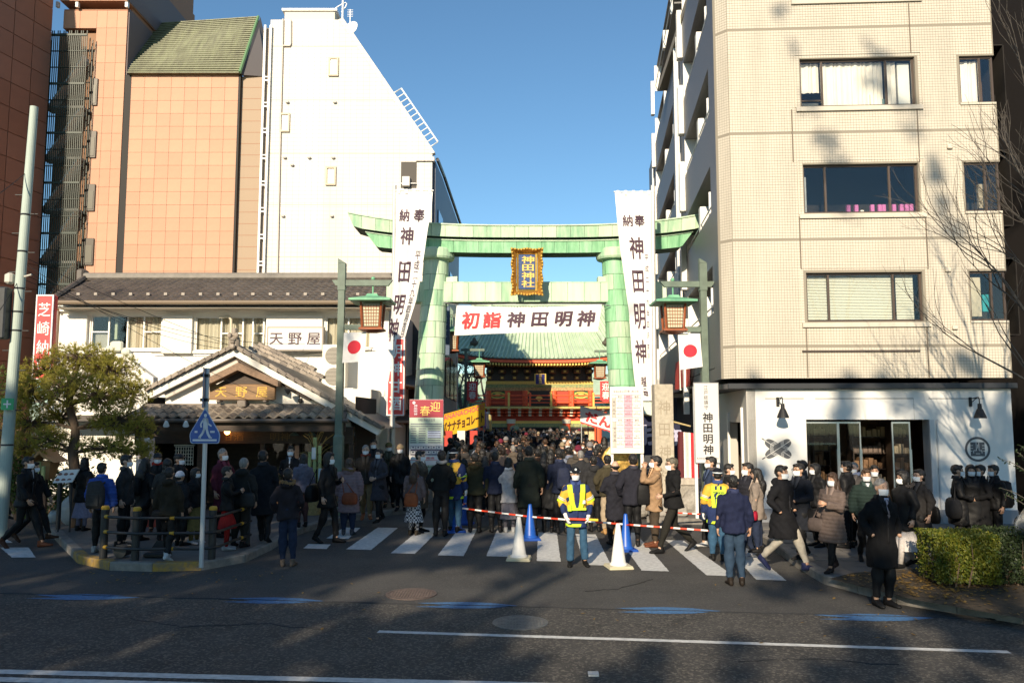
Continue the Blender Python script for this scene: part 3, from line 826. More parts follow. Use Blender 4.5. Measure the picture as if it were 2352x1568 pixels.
s = MB(); s.box(xa, xb, .004, .5, Z(66, 160), ztl); s.build('core_wall', joint_o, ot)
panels(ot, X(128), X(300, 5), Z(10), Z(10) + 3.2, 5, 4, lambda x, z: ((x, -.35, z), 0), orange)
s = MB(); s.box(X(128), X(300, 5), -.345, 9, Z(10), Z(10) + 4); s.build('core_wall', joint_o, ot)
s = MB(); s.box(xc - .045, xc + .02, .06, 9, zr - 2, Z(20)); s.box(X(300, 5) - .02, X(300, 5) + .03, -.3, 9, Z(8), Z(-100)); s.build('shaded_side', M('tower_side_shade', (.16, .12, .12), .7), ot)  # dark colour carries the shade on the tower's right-hand sides
for u in (135, 180, 293):
  s = MB(); a = X(u, 15); s.box(a, a + .15, -.3, -.1, ztl, Z(10)); s.build('bracket', white_metal, ot)
for k in range(4):
  v = (182, 302, 424, 548)[k]
  r = FT.rect(203, 226 - k * 3, v, v + 62)
  s = MB(); s.bbox(xb - .05, r[1], -.12, -.045, r[2], r[3], .02); w = s.build('window', M('bronze_window', (.07, .055, .04), .4), ot)
  s = MB(); s.box(xb + .02, r[1] - .08, -.14, -.12, r[2] + .12, r[3] - .4); s.build('pane', M('bronze_pane', (.16, .15, .12), .25), w)
cage = M('cage_green', (.018, .035, .026), .45)
cx0, cx1, cz0, cz1 = X(101, 300) + .15, X(207, 300) - .05, 4.0, Z(94, 160)
s = MB(); s.box(cx0 + .3, xb, .3, .5, cz0, cz1 + .6); s.build('stair_back', M('stair_back', (.3, .17, .1), .8), ot)
nb_ = 22
for k in range(nb_ + 1):
  x = cx0 + (cx1 - cx0) * k / nb_
  s = MB(); s.box(x - .022, x + .022, -.72, -.68, cz0, cz1 + (.25 if k % 3 else .0)); s.build('cage_bar', cage, ot)
for k in range(3):
  for x in (cx0, cx1):
    s = MB(); y = -.68 + .3 * (k + 1); s.box(x - .022, x + .022, y - .02, y + .02, cz0, cz1); s.build('cage_bar', cage, ot)
for k in range(22):
  z = cz0 + (cz1 - cz0) * k / 21
  s = MB(); h = .11 if k % 3 == 0 else .03
  s.box(cx0, cx1, -.75, -.64, z - h / 2, z + h / 2); s.build('cage_rail', cage, ot)
for k in range(6):
  z = cz0 + 1 + k * 2.95
  s = MB(); s.box(cx0 + .1, cx1 - .1, -.6, .3, z, z + .12); s.build('landing', concrete, ot)
  s = MB(); s.prism([(cx0 + .3, -.5, z), (cx1 - .3, -.5, z + 2.95), (cx1 - .3, -.5, z + 3.15), (cx0 + .3, -.5, z + .2)], (0, .7, 0)); s.build('stair_flight', white, ot)
bt = thing('brown_tower', 'dark brown panelled tower at the far left edge with its shaded side showing', 'building', (0, 0, 0))
pB = P(100, 400, 43.0); pA = pB + Vector((-17 * math.tan(R(12.9)), -17, 0))
dA = Vector((pB.x - pA.x, pB.y - pA.y, 0)); LA = dA.length; rzA = math.atan2(dA.y, dA.x)
brown = [M('brown_panel_%d' % i, c, .6, ns=1.2, na=.08) for i, c in enumerate(((.25, .115, .07), (.265, .125, .078), (.235, .105, .062)))]
nA = Vector((-dA.y, dA.x, 0)).normalized()
s = MB(); q = [Vector((pA.x, pA.y, 0)), Vector((pB.x, pB.y, 0)), Vector((pB.x, pB.y, 0)) + nA * 9, Vector((pA.x, pA.y, 0)) + nA * 9]
s.prism([p + nA * .05 for p in q], (0, 0, 30)); s.build('core_wall', joint_o, bt)
panels(bt, 0, LA, 4, 28, 14, 18, lambda x, z: ((pA.x + dA.x / LA * x, pA.y + dA.y / LA * x, z), rzA), brown, g=.04, skip=lambda cx, cz, w, h: cx < LA * .6)
YW = 41.0
FW = Frame(0, YW, 0)
wt = thing('white_tower', 'tall white tiled tower with a steeply raked right edge', 'building', (0, YW, 0))
wtile = M('white_tile', (.72, .68, .62), .6, ns=.5, col2=(.6, .555, .49), stretch=(1, 1, .14))
nt = wtile.node_tree
def tile_joints(m, w_, h_, col, size):
  """fine mortar grid on a wall seen from far away"""
  nt = m.node_tree; b = nt.nodes['Principled BSDF']; src = b.inputs['Base Color'].links[0].from_socket
  t = nt.nodes.new('ShaderNodeTexCoord'); mp = nt.nodes.new('ShaderNodeMapping'); mp.inputs['Rotation'].default_value = (R(-90), 0, 0); nt.links.new(t.outputs['Object'], mp.inputs[0])
  k = nt.nodes.new('ShaderNodeTexBrick'); k.offset = 0.0; k.inputs['Scale'].default_value = 1.0; k.inputs['Brick Width'].default_value = w_; k.inputs['Row Height'].default_value = h_; k.inputs['Mortar Size'].default_value = size; k.inputs['Mortar Smooth'].default_value = .3
  nt.links.new(mp.outputs[0], k.inputs['Vector']); nt.links.new(src, k.inputs['Color1']); nt.links.new(src, k.inputs['Color2']); k.inputs['Mortar'].default_value = (*col, 1); nt.links.new(k.outputs['Color'], b.inputs['Base Color'])
tile_joints(wtile, .33, .22, (.5, .44, .37), .012)
X = lambda u, v=350: FW.loc(u, v)[0]
Z = lambda v, u=700: FW.loc(u, v)[1]
pl_ = [FW.loc(*p) for p in ((622, 46), (782, 46), (993, 355), (1000, 760))]
top = [(FW.loc(600, 700)[0] + .25, 0), (pl_[0][0], pl_[0][1]), pl_[1], pl_[2], (pl_[2][0] + .15, 0)]
xw0 = pl_[0][0]
poly = [(xw0, 0)] + [pl_[0], pl_[1], pl_[2], (pl_[2][0], 0)]
wn_ = [FW.rect(755, 778, 133, 176), FW.rect(643, 666, 261, 304), FW.rect(748, 772, 383, 426)]
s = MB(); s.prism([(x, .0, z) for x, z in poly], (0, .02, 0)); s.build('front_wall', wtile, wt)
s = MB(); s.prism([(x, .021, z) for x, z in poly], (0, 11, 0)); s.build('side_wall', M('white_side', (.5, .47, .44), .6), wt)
for r in wn_:
  x0, x1, z0, z1 = r
  s = MB(); s.box(x0, x1, -.1, -.03, z0, z0 + .1); s.box(x0, x1, -.1, -.03, z1 - .1, z1); s.box(x0, x0 + .09, -.1, -.03, z0 + .1, z1 - .1); s.box(x1 - .09, x1, -.1, -.03, z0 + .1, z1 - .1)
  w = s.build('window', M('beige_frame', (.5, .42, .28), .5), wt)
  s = MB(); s.box(x0 + .09, x1 - .09, -.03, -.004, z0 + .1, z1 - .1); s.build('pane', M('beige_pane', (.42, .4, .34), .3), w)
s = MB(); s.box(*FW.rect(649, 765, 16, 46)[:2], .4, 6, Z(46), Z(16)); s.build('penthouse', M('white_tile_pent', (.6, .54, .45), .6), wt)
s = MB(); a = FW.rect(648, 767, 13, 18); s.box(a[0] - .1, a[1] + .1, .3, 6.1, a[3] - .12, a[3]); s.build('penthouse_cap', white_metal, wt)
for v in (107, 230, 352, 470, 590):
  s = MB(); z = Z(v); xe_ = pl_[1][0] + (pl_[2][0] - pl_[1][0]) * max(0, min(1, (pl_[1][1] - z) / (pl_[1][1] - pl_[2][1])))
  s.box(xw0 + .02, xe_ - .1, -.006, .001, z - .02, z + .02); s.build('wall_seam', M('seam', (.5, .46, .4), .8), wt)
s = MB(); a, b = Vector((pl_[1][0], 0, pl_[1][1])), Vector((pl_[2][0], 0, pl_[2][1]))
s.prism([a + Vector((-.1, -.03, 0)), b + Vector((-.1, -.03, 0)), b + Vector((.14, -.03, .1)), a + Vector((.14, -.03, .1))], (0, .4, 0)); s.build('raked_coping', wtile, wt)
d = (b - a).normalized(); n = Vector((-d.z, 0, d.x)) * -1
if n.x < 0: n = -n
la0, la1 = a.lerp(b, .56), a.lerp(b, .955)
s = MB(); s.tube([la0 + n * .1, la0 + n * .62, la1 + n * .62, la1 + n * .1], .045, 6); s.tube([la0 + n * .2 + Vector((0, .5, 0)), la1 + n * .2 + Vector((0, .5, 0))], .04, 6)
rl = s.build('roof_ladder', white_metal, wt)
for k in range(12):
  s = MB(); p = la0.lerp(la1, k / 11); s.tube([p + n * .12, p + n * .6], .03, 6); s.build('rung', white_metal, rl)
s = MB(); p = Vector((X(802, 60), .3, Z(58)))
s.lathe([(.02, .12), (.3, .05), (.44, -.03), (.44, -.05), (.02, .06)], n=20)
dish = s.build('satellite_dish', white_metal, wt); dish.location = p; dish.rotation_euler = (R(75), 0, R(-25))
s = MB(); p = Vector((X(783, 40), .4, Z(46))); s.tube([p, p + Vector((0, 0, 1.3))], .05, 6); q = Vector((X(800, 30), .5, Z(46))); s.tube([q, q + Vector((0, 0, .85))], .025, 6)
for k in range(5): s.tube([q + Vector((-.15, 0, .45 + k * .09)), q + Vector((.15, 0, .45 + k * .09))], .012, 5)
s.build('aerial', white_metal, wt)
p = Vector((X(758, 20), .5, Z(18))); s = MB(); s.tube([p + Vector((.9 * math.sin(t * .4) - .1, 0, .0 + .55 * math.sin(t * .52))) for t in range(0, 7)], .03, 6); s.build('hoop_rail', white_metal, wt)
s = MB(); xp = X(650, 300); s.tube([(X(651, 50), -.08, Z(46)), (X(650, 107), -.08, Z(105)), (X(646, 300) - .02, -.08, Z(300)), (X(640, 600), -.08, 6)], .045, 6); s.tube([(X(669, 50), -.08, Z(48)), (X(669, 100), -.08, Z(103)), (X(667, 108), -.08, Z(107)), (X(651, 108), -.08, Z(107))], .045, 6); s.build('drain_pipe', M('cream_pipe', (.55, .48, .4), .5), wt)
for u, v in ((661, 236), (770, 236), (655, 363), (711, 363), (766, 363), (651, 497), (763, 497), (672, 380)):
  x, z = FW.loc(u, v); s = MB(); s.bbox(x - .09, x + .09, -.14, 0, z - .06, z + .06, .03); s.build('vent_hood', M('vent_grey', (.45, .42, .38), .5), wt)
sd_ = MB(); xx = X(611, 300)
sd_.box(xx - .2, xx - .1, -.2, -.1, 5, Z(62)); sd_.box(xx + .1, xx + .2, -.2, -.1, 5, Z(62)); lad = sd_.build('service_frame', white_metal, wt)
for k in range(11):
  z = 6 + k * 1.42; s = MB(); s.box(xx - .1, xx + .1, -.19, -.11, z, z + .07); s.box(xx - .1, xx + .1, -.19, -.11, z + .2, z + .25); s.build('rung', white_metal, lad)
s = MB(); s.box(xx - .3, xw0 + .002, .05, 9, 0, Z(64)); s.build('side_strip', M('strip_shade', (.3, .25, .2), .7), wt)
r = FW.rect(921, 957, 372, 432)
s = MB(); s.box(r[0], r[1], -.02, -.004, r[2], r[3]); nt_ = s.build('balcony_opening', M('opening_dark', (.09, .08, .07), .8), wt)
s = MB(); s.bbox(r[0] + .1, r[0] + .5, -.28, -.02, r[2] + .05, r[2] + .55, .02); s.build('air_conditioner', M('ac_white', (.6, .58, .52), .5), wt)
s = MB(); s.tube([(r[0], -.1, r[2] + .22), (r[1], -.1, r[2] + .22)], .03, 6); s.build('rail', white_metal, wt)
s = MB(); rr_ = FW.rect(956, 996, 362, 371); s.box(rr_[0], pl_[2][0] + .12, -.12, .3, rr_[2], rr_[3]); s.build('ledge', wtile, wt)
wing = thing('raked_side_wing', 'dark glazed side wing with a raked roof line behind the green gate beam', 'building', (0, 0, 0))
p = [P(990, 700, YW + .5), P(994, 372, YW + .5), P(1016, 408, YW + 6), P(1055, 520, YW + 15), P(1052, 700, YW + 15)]
x0 = p[0].x + .18
pts = [Vector((x0, YW + .4, 0)), Vector((x0, YW + .4, p[1].z)), Vector((P(1016, 408, YW + 6).x, YW + 6, P(1016, 408, YW + 6).z)), Vector((P(1055, 520, YW + 15).x, YW + 15, P(1055, 520, YW + 15).z)), Vector((P(1052, 700, YW + 15).x, YW + 15, 0))]
s = MB(); s.prism(pts, (-2.0, 0.4, 0)); s.build('wall', M('wing_grey', (.12, .125, .15), .5), wing)
def wp(t, z, o=.04):
  a, b = pts[0], pts[4]; q = a.lerp(b, t); return Vector((q.x + o, q.y, z))
for k in range(4):
  for j in range(5):
    t = .08 + k * .23; z = 3.5 + j * 2.2
    if z + 1.3 > p[1].z - t * 7.0: continue
    s = MB(); s.prism([wp(t, z), wp(t + .15, z), wp(t + .15, z + 1.4), wp(t, z + 1.4)], (.03, 0, 0)); s.build('window', M('blue_pane', (.1, .2, .32), .1, spec=.8), wing)
s = MB(); s.tube([pts[1] + Vector((.1, 0, .1)), pts[2] + Vector((.1, 0, .1)), pts[3] + Vector((.1, 0, .1))], .1, 6); s.build('roof_edge', M('edge_dark', (.05, .05, .06), .5), wing)
lb = thing('lane_building', 'dark grey shop building beside the lane behind the left green column', 'building', (0, 0, 0))
s = MB(); a, b = P(1002, 900, 31), P(1049, 900, 52)
a = Vector((-2.95, 31, 0)); b = Vector((P(1048, 900, 52).x, 52, 0))
s.prism([a, b, b + Vector((-5, 0, 0)), a + Vector((-5, 0, 0))], (0, 0, 7.2)); s.build('wall', M('lane_wall', (.07, .065, .065), .7), lb)
for k in range(4):
  t = .06 + k * .24
  q0, q1 = a.lerp(b, t), a.lerp(b, t + .17)
  s = MB(); s.prism([q0 + Vector((.03, 0, 3.4)), q1 + Vector((.03, 0, 3.4)), q1 + Vector((.03, 0, 5.6)), q0 + Vector((.03, 0, 5.6))], (.03, 0, 0)); s.build('window', M('lane_pane', (.03, .035, .04), .15), lb)
  s = MB(); s.prism([q0 + Vector((.0, 0, 2.5)), q1 + Vector((0, 0, 2.5)), q1 + Vector((0.7, 0, 2.2)), q0 + Vector((.7, 0, 2.2))], (0, 0, .1)); s.build('awning', wood_d, lb)
s = MB(); s.box(-3.1, -2.9, 30.9, 31.0, 4.9, 6.6);
bs = thing('blue_shop_sign', 'narrow dark blue vertical shop sign behind the left green column', 'sign', (P(1021, 760, 29).x, 29, P(1021, 760, 29).z))
q = MB(); q.bbox(-.2, .2, -.05, .05, -.9, .9, .02); q.build('panel', M('sign_blue', (.05, .09, .16), .5), bs)
q = MB()
for k in range(5): q.box(-.1, .1, -.056, -.052, .65 - k * .22, .7 - k * .22); q.box(-.1, -.05, -.056, -.052, .55 - k * .22, .62 - k * .22)
q.build('lettering', M('sign_pale', (.35, .45, .55), .5), bs)

# ---------------------------------------------------------------- left: two storey plaster house with a long tiled roof
YD = 25.0
FD = Frame(0, YD, 0)
X = lambda u, v=760: FD.loc(u, v)[0]
Z = lambda v, u=600: FD.loc(u, v)[1]
hs_ = thing('plaster_house', 'white plastered two storey house with a long dark tiled roof', 'building', (0, YD, 0))
plast = M('house_plaster', (.8, .77, .7), .8, ns=1.2, na=.05, bump=.08, bs=30)
roof_t = [M('roof_tile_%d' % i, c, .5, ns=6, na=.2) for i, c in enumerate(((.085, .07, .06), (.1, .082, .07), (.072, .06, .052)))]
w1, w2, w3 = FD.rect(208, 372, 724, 802), FD.rect(448, 613, 727, 806), FD.rect(748, 852, 727, 800)
x0, x1 = X(124), X(893)
s = MB(); s.holes(x0, x1, 0, Z(688), 0.0, .2, [w1, w2, w3]); s.box(x1 - .2, x1, .2, 6, 0, Z(688)); s.box(x0, x0 + .2, .2, 6, 0, Z(688)); s.build('wall', plast, hs_)
paper = M('window_film', (.55, .5, .4), .6)
window(hs_, w1, 0, .03, frame_alu, (0, .25, .51, .74, 1), [(0, .25, .5), (.74, 1, .5)], [('curtain', .5, 1, .02, .98, paper), ('box', .0, .24, .02, .5, M('grey_screen', (.3, .3, .27), .7), 'screen'), ('box', .3, .34, .3, .95, M('lamp_green', (.3, .36, .25), .5), 'shelf_post')])
window(hs_, w2, 0, .03, frame_alu, (0, .36, .66, .8, .95, 1), [(.36, .66, .5), (.8, .95, .5)], [('curtain', 0, 1, .02, .98, paper)])
window(hs_, w3, 0, .03, frame_alu, (0, .5, 1), [], [('curtain', 0, 1, .02, .98, paper)])
for u0, u1 in ((136, 203), (376, 444), (613, 742)):
  r = FD.rect(u0, u1, 725, 813)
  s = MB(); s.bbox(r[0], r[1], -.12, .001, r[2], r[3], .012); s.build('shutter_box', plast, hs_)
for v0, v1, d in ((693, 704, .05), (707, 716, .14)):
  s = MB(); s.box(x0 + .1, x1 - .02, -d, .0005, Z(v1), Z(v0)); s.build('wall_rail', plast, hs_)
for w in (w1, w2, w3):
  s = MB(); s.box(w[0] - .03, w[1] + .03, -.07, .0, w[2] - .07, w[2] - .004); s.build('window_sill', frame_alu, hs_)
s = MB(); s.tube([(X(355), -.16, Z(812)), (X(700), -.16, Z(814)), (X(860), -.16, Z(800))], .012, 5); s.build('wall_cable', dark_metal, hs_)
s = MB(); r = P(503, 728, YD - .2), P(525, 726, YD - .2), P(530, 734, YD - .2), P(530, 800, YD - .2); s.tube([Vector((q.x, -.16, q.z)) for q in r], .045, 8); s.build('flue_pipe', M('cream_pipe2', (.6, .55, .42), .5), hs_)
s = MB(); s.tube([(X(136), -.12, 1), (X(138), -.12, Z(715)), (X(133), -.2, Z(700))], .04, 8); s.build('drain_pipe', M('brown_pipe', (.16, .1, .06), .5), hs_)
s = MB(); r = FD.rect(770, 852, 893, 1000, -1.6); s.bbox(r[0], r[1], -1.6, -.001, 0, r[3], .02); s.build('annex', plast, hs_)
e0, e1 = P(118, 692, YD - .75), P(905, 692, YD - .75)
r0, r1 = P(197, 641, YD + 2.3), P(905, 641, YD + 2.3)
lo = lambda p: Vector((p.x, p.y - YD, p.z))
E0, E1, R0, R1 = lo(e0), lo(e1), lo(r0), lo(r1)
s = MB(); s.add([E0, E1, R1, R0], [(0, 1, 2, 3)]); s.add([p + Vector((0, .02, -.12)) for p in (E0, E1, R1, R0)], [(3, 2, 1, 0)])
back = Vector((0, 4.6, 0))
s.add([E0, R0, Vector((E0.x, R0.y * 2 - E0.y, E0.z))], [(0, 1, 2)]); s.add([R0, R1, R1 + Vector((0, 3, -1.6)), R0 + Vector((0, 3, -1.6))], [(0, 1, 2, 3)])
roof = s.build('roof', roof_t[0], hs_)
rows = 9
sl = (R0 - E0);
up = Vector((0, R1.y - E1.y, R1.z - E1.z)); upn = up.normalized(); nrm = Vector((0, -upn.z, upn.y))
def pantile(tw, tlh, amp=.035, th=.02):
  mb = MB(); n = 6; vs = []
  for j in (0, 1):
    for i in range(n + 1):
      t = i / n
      h = amp * (.5 - .5 * math.cos(t * math.pi * 2 * .95 + .3))
      vs.append(Vector(((t - .5) * tw, 0, 0)) + upn * (j * tlh * 1.08) + nrm * (h + (th if j == 0 else -.004)))
  for i in range(n + 1): vs.append(vs[i] - nrm * (th + .012))
  fs = [(i, i + 1, n + 2 + i, n + 1 + i) for i in range(n)] + [(2 * n + 2 + i, 2 * n + 3 + i, i + 1, i) for i in range(n)]
  return mb, vs, fs
tw = .25; tlh = up.length / rows
mbp, tv, tf = pantile(tw, tlh)
proto = None; cnt = 0; rest = MB()
for j in range(rows):
  t = j / rows
  xa = E0.x + (R0.x - E0.x) * t + .05
  nx = int((E1.x - xa) / tw)
  for i in range(nx):
    x = E1.x - (i + .5) * tw
    c = Vector((x, E1.y, E1.z)) + up * t + nrm * random.uniform(.008, .014)
    if cnt < 300:
      if proto is None:
        MB.add(mbp, tv, tf); proto = o = mbp.build('roof_tile', roof_t[0], roof)
      else:
        o = proto.copy(); COL.objects.link(o)
      o.location = c; o.material_slots[0].link = 'OBJECT'; o.material_slots[0].material = random.choice(roof_t); cnt += 1
    else: rest.add([v + c for v in tv], tf, random.randrange(3))
tag(rest.build('upper_tiles', roof_t, roof), kind='stuff')
s = MB(); s.bbox(R0.x - .1, R1.x, R0.y - .18, R0.y + .2, R0.z - .03, R0.z + .2, .05); rc_ = s.build('ridge_cap', M('ridge_grey', (.2, .18, .155), .6, ns=5, na=.15), roof)
s = MB(); s.bbox(R0.x - .25, R0.x + .02, R0.y - .22, R0.y + .22, R0.z - .1, R0.z + .34, .06); s.build('ridge_end', roof_t[1], roof)
s = MB(); s.tube([E0 + Vector((0, 0, .06)), R0 + Vector((0, 0, .08))], .09, 6); s.build('hip_ridge', roof_t[1], roof)
s = MB(); s.tube([E0 + Vector((0, -.1, -.05)), E1 + Vector((0, -.1, -.05))], .07, 8); s.build('gutter', M('gutter_brown', (.2, .15, .1), .5), hs_)
sg = MB(); sg.box(E0.x + .1, E1.x, E0.y + .05, -.001, E0.z - .2, E0.z - .16); sg.build('eave_soffit', M('soffit_plaster', (.45, .4, .33), .8), hs_)
for k in range(20):
  s = MB(); x = E0.x + .5 + k * .55; p = Vector((x, E1.y, E1.z)) + up * .2 + nrm * .07; s.box(p.x - .05, p.x + .05, p.y - .02, p.y + .02, p.z - .03, p.z + .05); s.build('snow_guard', M('snow_guard', (.3, .26, .22), .5), roof)

r = FD.rect(613, 743, 750, 806, -.35)
sb = thing('shop_signboard', 'white framed signboard with three old style black characters under the long roof', 'sign', ((r[0] + r[1]) / 2, YD - .3, r[2]))
w, h = r[1] - r[0], r[3] - r[2]
s = MB(); s.bbox(-w / 2, w / 2, -.06, .15, 0, h, .01); s.build('frame', M('sign_frame', (.3, .26, .22), .5), sb)
s = MB(); s.box(-w / 2 + .05, w / 2 - .05, -.068, -.06, .05, h - .05); s.build('panel', M('sign_white', (.8, .77, .72), .6), sb)
s = MB()
for i, c in enumerate('天野屋'): put(s, c, flat(-.073), (-.33 + .33 * i) * w, h / 2, .42, .40, 0, .018)
s.build('lettering', M('sign_ink', (.09, .06, .07), .7), sb)
p = P(764, 890, YD - .9)
ac = thing('air_conditioner', 'tall white outdoor air conditioner with two round fan grilles', 'air conditioner', (p.x, YD - .8, p.z))
s = MB(); w_, h_ = .72, 1.32; s.bbox(-w_ / 2, w_ / 2, 0, .35, 0, h_, .02); s.build('case', M('ac_cream', (.72, .69, .6), .5), ac)
for z in (.34, .97):
  s = MB(); n = 24; s.add([(.27 * math.cos(6.2832 * k / n) - .0, -.004, z + .27 * math.sin(6.2832 * k / n)) for k in range(n)], [tuple(range(n))]); fg = s.build('fan', M('fan_grey', (.14, .12, .1), .6), ac)
  s = MB()
  for k in range(-6, 7):
    hw = math.sqrt(.27 ** 2 - (k * .04) ** 2); s.box(-hw, hw, -.014, -.008, z + k * .04 - .005, z + k * .04 + .005)
  s.build('fan_grille', M('ac_cream2', (.6, .57, .48), .5), fg)
s = MB(); s.box(-.55, .6, .0, .3, -.07, -.003); s.build('stand', grey_metal, ac)
def vsign(name, label, u0, u1, v0, v1, Y, chars, fm, depth=.22, cat='sign'):
  a, b = P(u0, (v0 + v1) / 2, Y), P(u1, (v0 + v1) / 2, Y)
  zt_, zb_ = P((u0 + u1) / 2, v0, Y).z, P((u0 + u1) / 2, v1, Y).z
  t = thing(name, label, cat, ((a.x + b.x) / 2, Y, zb_)); w = b.x - a.x; h = zt_ - zb_
  s = MB(); s.bbox(-w / 2, w / 2, 0, depth, 0, h, .04); s.build('box', red_sign, t)
  s = MB(); e = .035
  for q in ((-w / 2 + .01, w / 2 - .01, .01, .01 + e), (-w / 2 + .01, w / 2 - .01, h - .01 - e, h - .01), (-w / 2 + .01, -w / 2 + .01 + e, .01 + e, h - .01 - e), (w / 2 - .01 - e, w / 2 - .01, .01 + e, h - .01 - e)):
    s.box(q[0], q[1], -.012, .0 + .02, q[2], q[3])
  s.build('border', white_metal, t)
  s = MB(); column(s, chars, flat(-.008), 0, h * .05, h * .93, w * .68, 0, fm); s.build('lettering', M('sign_white2', (.82, .8, .76), .5), t)
  return t
vsign('vertical_sign', 'red vertical sign with white characters beside the utility pole', 78, 120, 676, 872, 22.0, '芝崎納豆', .012)
vsign('vertical_sign', 'red vertical sign with white characters partly behind the left banner pole', 888, 930, 775, 955, 22.6, '明神甘酒', .02)

# ---------------------------------------------------------------- low gabled shop in front of the house
YG = 20.6
gs = thing('gabled_shop', 'old low shop with a white gable, tiled eaves and an open dark front', 'building', (0, YG, 0))
FG = Frame(0, YG, 0)
def q(u, v, dy=0.0):
  p = P(u, v, YG + dy); return Vector((p.x, p.y - YG, p.z))
ap, lE, rE = q(550, 803), q(350, 897), q(786, 930)
lEb, rEb = q(372, 935), q(800, 935)
s = MB(); s.prism([ap, q(380, 890), q(380, 1000), q(815, 1000), q(790, 932)], (0, .15, 0)); s.build('gable_wall', plast, gs)
def band(a, b, wdt, y0, y1, name, m, par=gs):
  d = (b - a).normalized(); n = Vector((d.z, 0, -d.x)); n = n if n.z < 0 else -n
  s = MB(); s.prism([a + Vector((0, y0, 0)), b + Vector((0, y0, 0)), b + n * wdt + Vector((0, y0, 0)), a + n * wdt + Vector((0, y0, 0))], (0, y1 - y0, 0)); return s.build(name, m, par)
lE2, rE2 = q(352, 901), q(880, 985)
band(ap, lE2, .17, -.35, -.02, 'bargeboard', plast); band(ap, rE2, .17, -.349, -.02, 'bargeboard', plast)
band(ap + Vector((0, 0, -.24)), q(385, 905) , .12, -.2, -.02, 'inner_bargeboard', M('plaster_shade', (.55, .5, .44), .8)); band(ap + Vector((0.02, 0, -.24)), q(718, 915), .05, -.22, -.02, 'moulding', wood_d)
grf = MB(); bk = Vector((0, 3.9, 0))
up1 = Vector((0, 0, .05))
grf.add([ap + Vector((0, -.4, 0)), rE2 + Vector((0, -.4, 0)), rE2 + bk, ap + bk], [(0, 1, 2, 3)]); grf.add([lE2 + Vector((0, -.4, 0)), ap + Vector((0, -.4, 0)), ap + bk, lE2 + bk], [(0, 1, 2, 3)])
groof = grf.build('roof', roof_t[1], gs)
verge_m = [M('verge_tile_%d' % i, c, .6, ns=7, na=.3) for i, c in enumerate(((.24, .2, .16), (.17, .14, .115), (.3, .25, .2)))]
for a, b, n in ((ap, lE2, 13), (ap, rE2, 17)):
  d = (b - a).normalized()
  for k in range(n):
    p = a.lerp(b, (k + .5) / n); L_ = (b - a).length / n
    nn = Vector((-d.z, 0, d.x)); nn = nn if nn.z > 0 else -nn
    s = MB(); c = p + nn * .0; e = d * (L_ * .54)
    s.prism([c - e + nn * .03 + Vector((0, -.46, 0)), c + e + nn * .005 + Vector((0, -.46, 0)), c + e + nn * .095 + Vector((0, -.46, 0)), c - e + nn * .12 + Vector((0, -.46, 0))], (0, .5, 0))
    s.build('verge_tile', random.choice(verge_m), groof)
b0, b1 = ap + Vector((.1, .2, .02)), q(724, 878) + Vector((0, .2, .02)); dd_ = (b1 - b0); nn_ = Vector((-dd_.z, 0, dd_.x)).normalized(); nn_ = nn_ if nn_.z > 0 else -nn_
for j in range(3):
  for k in range(11):
    p = b0 + dd_ * ((k + .5) / 11) + nn_ * (.03 + .085 * j) + Vector((0, .1 + .28 * j, 0)); e = dd_ * (.5 / 11 * .97)
    if j == 2 and k > 8: continue
    s = MB(); s.prism([p - e, p + e, p + e + nn_ * .075, p - e + nn_ * .09], (0, .3, 0)); s.build('roof_tile', random.choice(verge_m), groof)
on = thing('ridge_ornament', 'carved grey ridge end tile on the apex of the white gable', 'roof ornament', (ap.x, YG - .5, ap.z + .02))
s = MB(); s.bbox(-.13, .13, 0, .2, -.02, .3, .05); s.ell((0, -.03, .02), (.075, .06, .075), 12, 8); s.bbox(-.06, .06, .02, .16, .28, .5, .03); s.ell((-.09, 0, .3), (.06, .06, .08), 8, 6); s.ell((.09, 0, .3), (.06, .06, .08), 8, 6); s.build('body', verge_m[2], on)
for z, r in ((.13, .04), (.2, .05)):
  s = MB(); s.ell((0, -.03, z), (r * 1.6, .04, r), 10, 6); s.build('scroll', verge_m[0], on)
p0, p1 = q(478, 918, -.4), q(631, 882, -.4)
wp_ = thing('wooden_plaque', 'carved wooden name board with gold characters under a small roof on the gable', 'sign', ((p0.x + p1.x) / 2, YG - .35, p0.z))
w, h = p1.x - p0.x, p1.z - p0.z
s = MB(); s.bbox(-w / 2, w / 2, 0, .1, 0, h, .015); s.build('board', M('plaque_wood', (.22, .12, .048), .55, ns=2.5, na=.35, stretch=(1, 4, 9)), wp_)
s = MB()
for i, c in enumerate('天野屋'): put(s, c, flat(-.006), (-.32 + .31 * i) * w, h / 2, .3, .28, 0, .004)
s.build('lettering', M('plaque_gold', (.55, .34, .06), .4, .4), wp_)
a0, a1, a2 = q(470, 888, -.55), q(548, 850, -.55), q(640, 888, -.55)
cx_ = wp_.location.x
a0, a1, a2 = [Vector((v.x - cx_, -.28, v.z - p0.z)) for v in (a0, a1, a2)]
s = MB(); s.prism([a0, a1, a2, a2 + Vector((0, 0, .15)), a1 + Vector((0, 0, .19)), a0 + Vector((0, 0, .15))], (0, .42, 0)); s.build('small_roof', M('plaque_roof', (.2, .12, .07), .6, ns=3, na=.3, stretch=(5, 1, 5)), wp_)
s = MB(); s.prism([a0 + Vector((.12, .3, 0)), a1 + Vector((0, .3, .02)), a2 + Vector((-.12, .3, 0))], (0, .04, 0)); s.build('tympanum', wood_d, wp_)
for x in (-.35, 0, .35):
  s = MB(); s.bbox(x * w - (.05 if x else .11), x * w + (.05 if x else .11), -.05, .2, -.06 - (0 if x else .12), -.005, .02); s.build('bracket', verge_m[1], wp_)
p = q(690, 918, -.06)
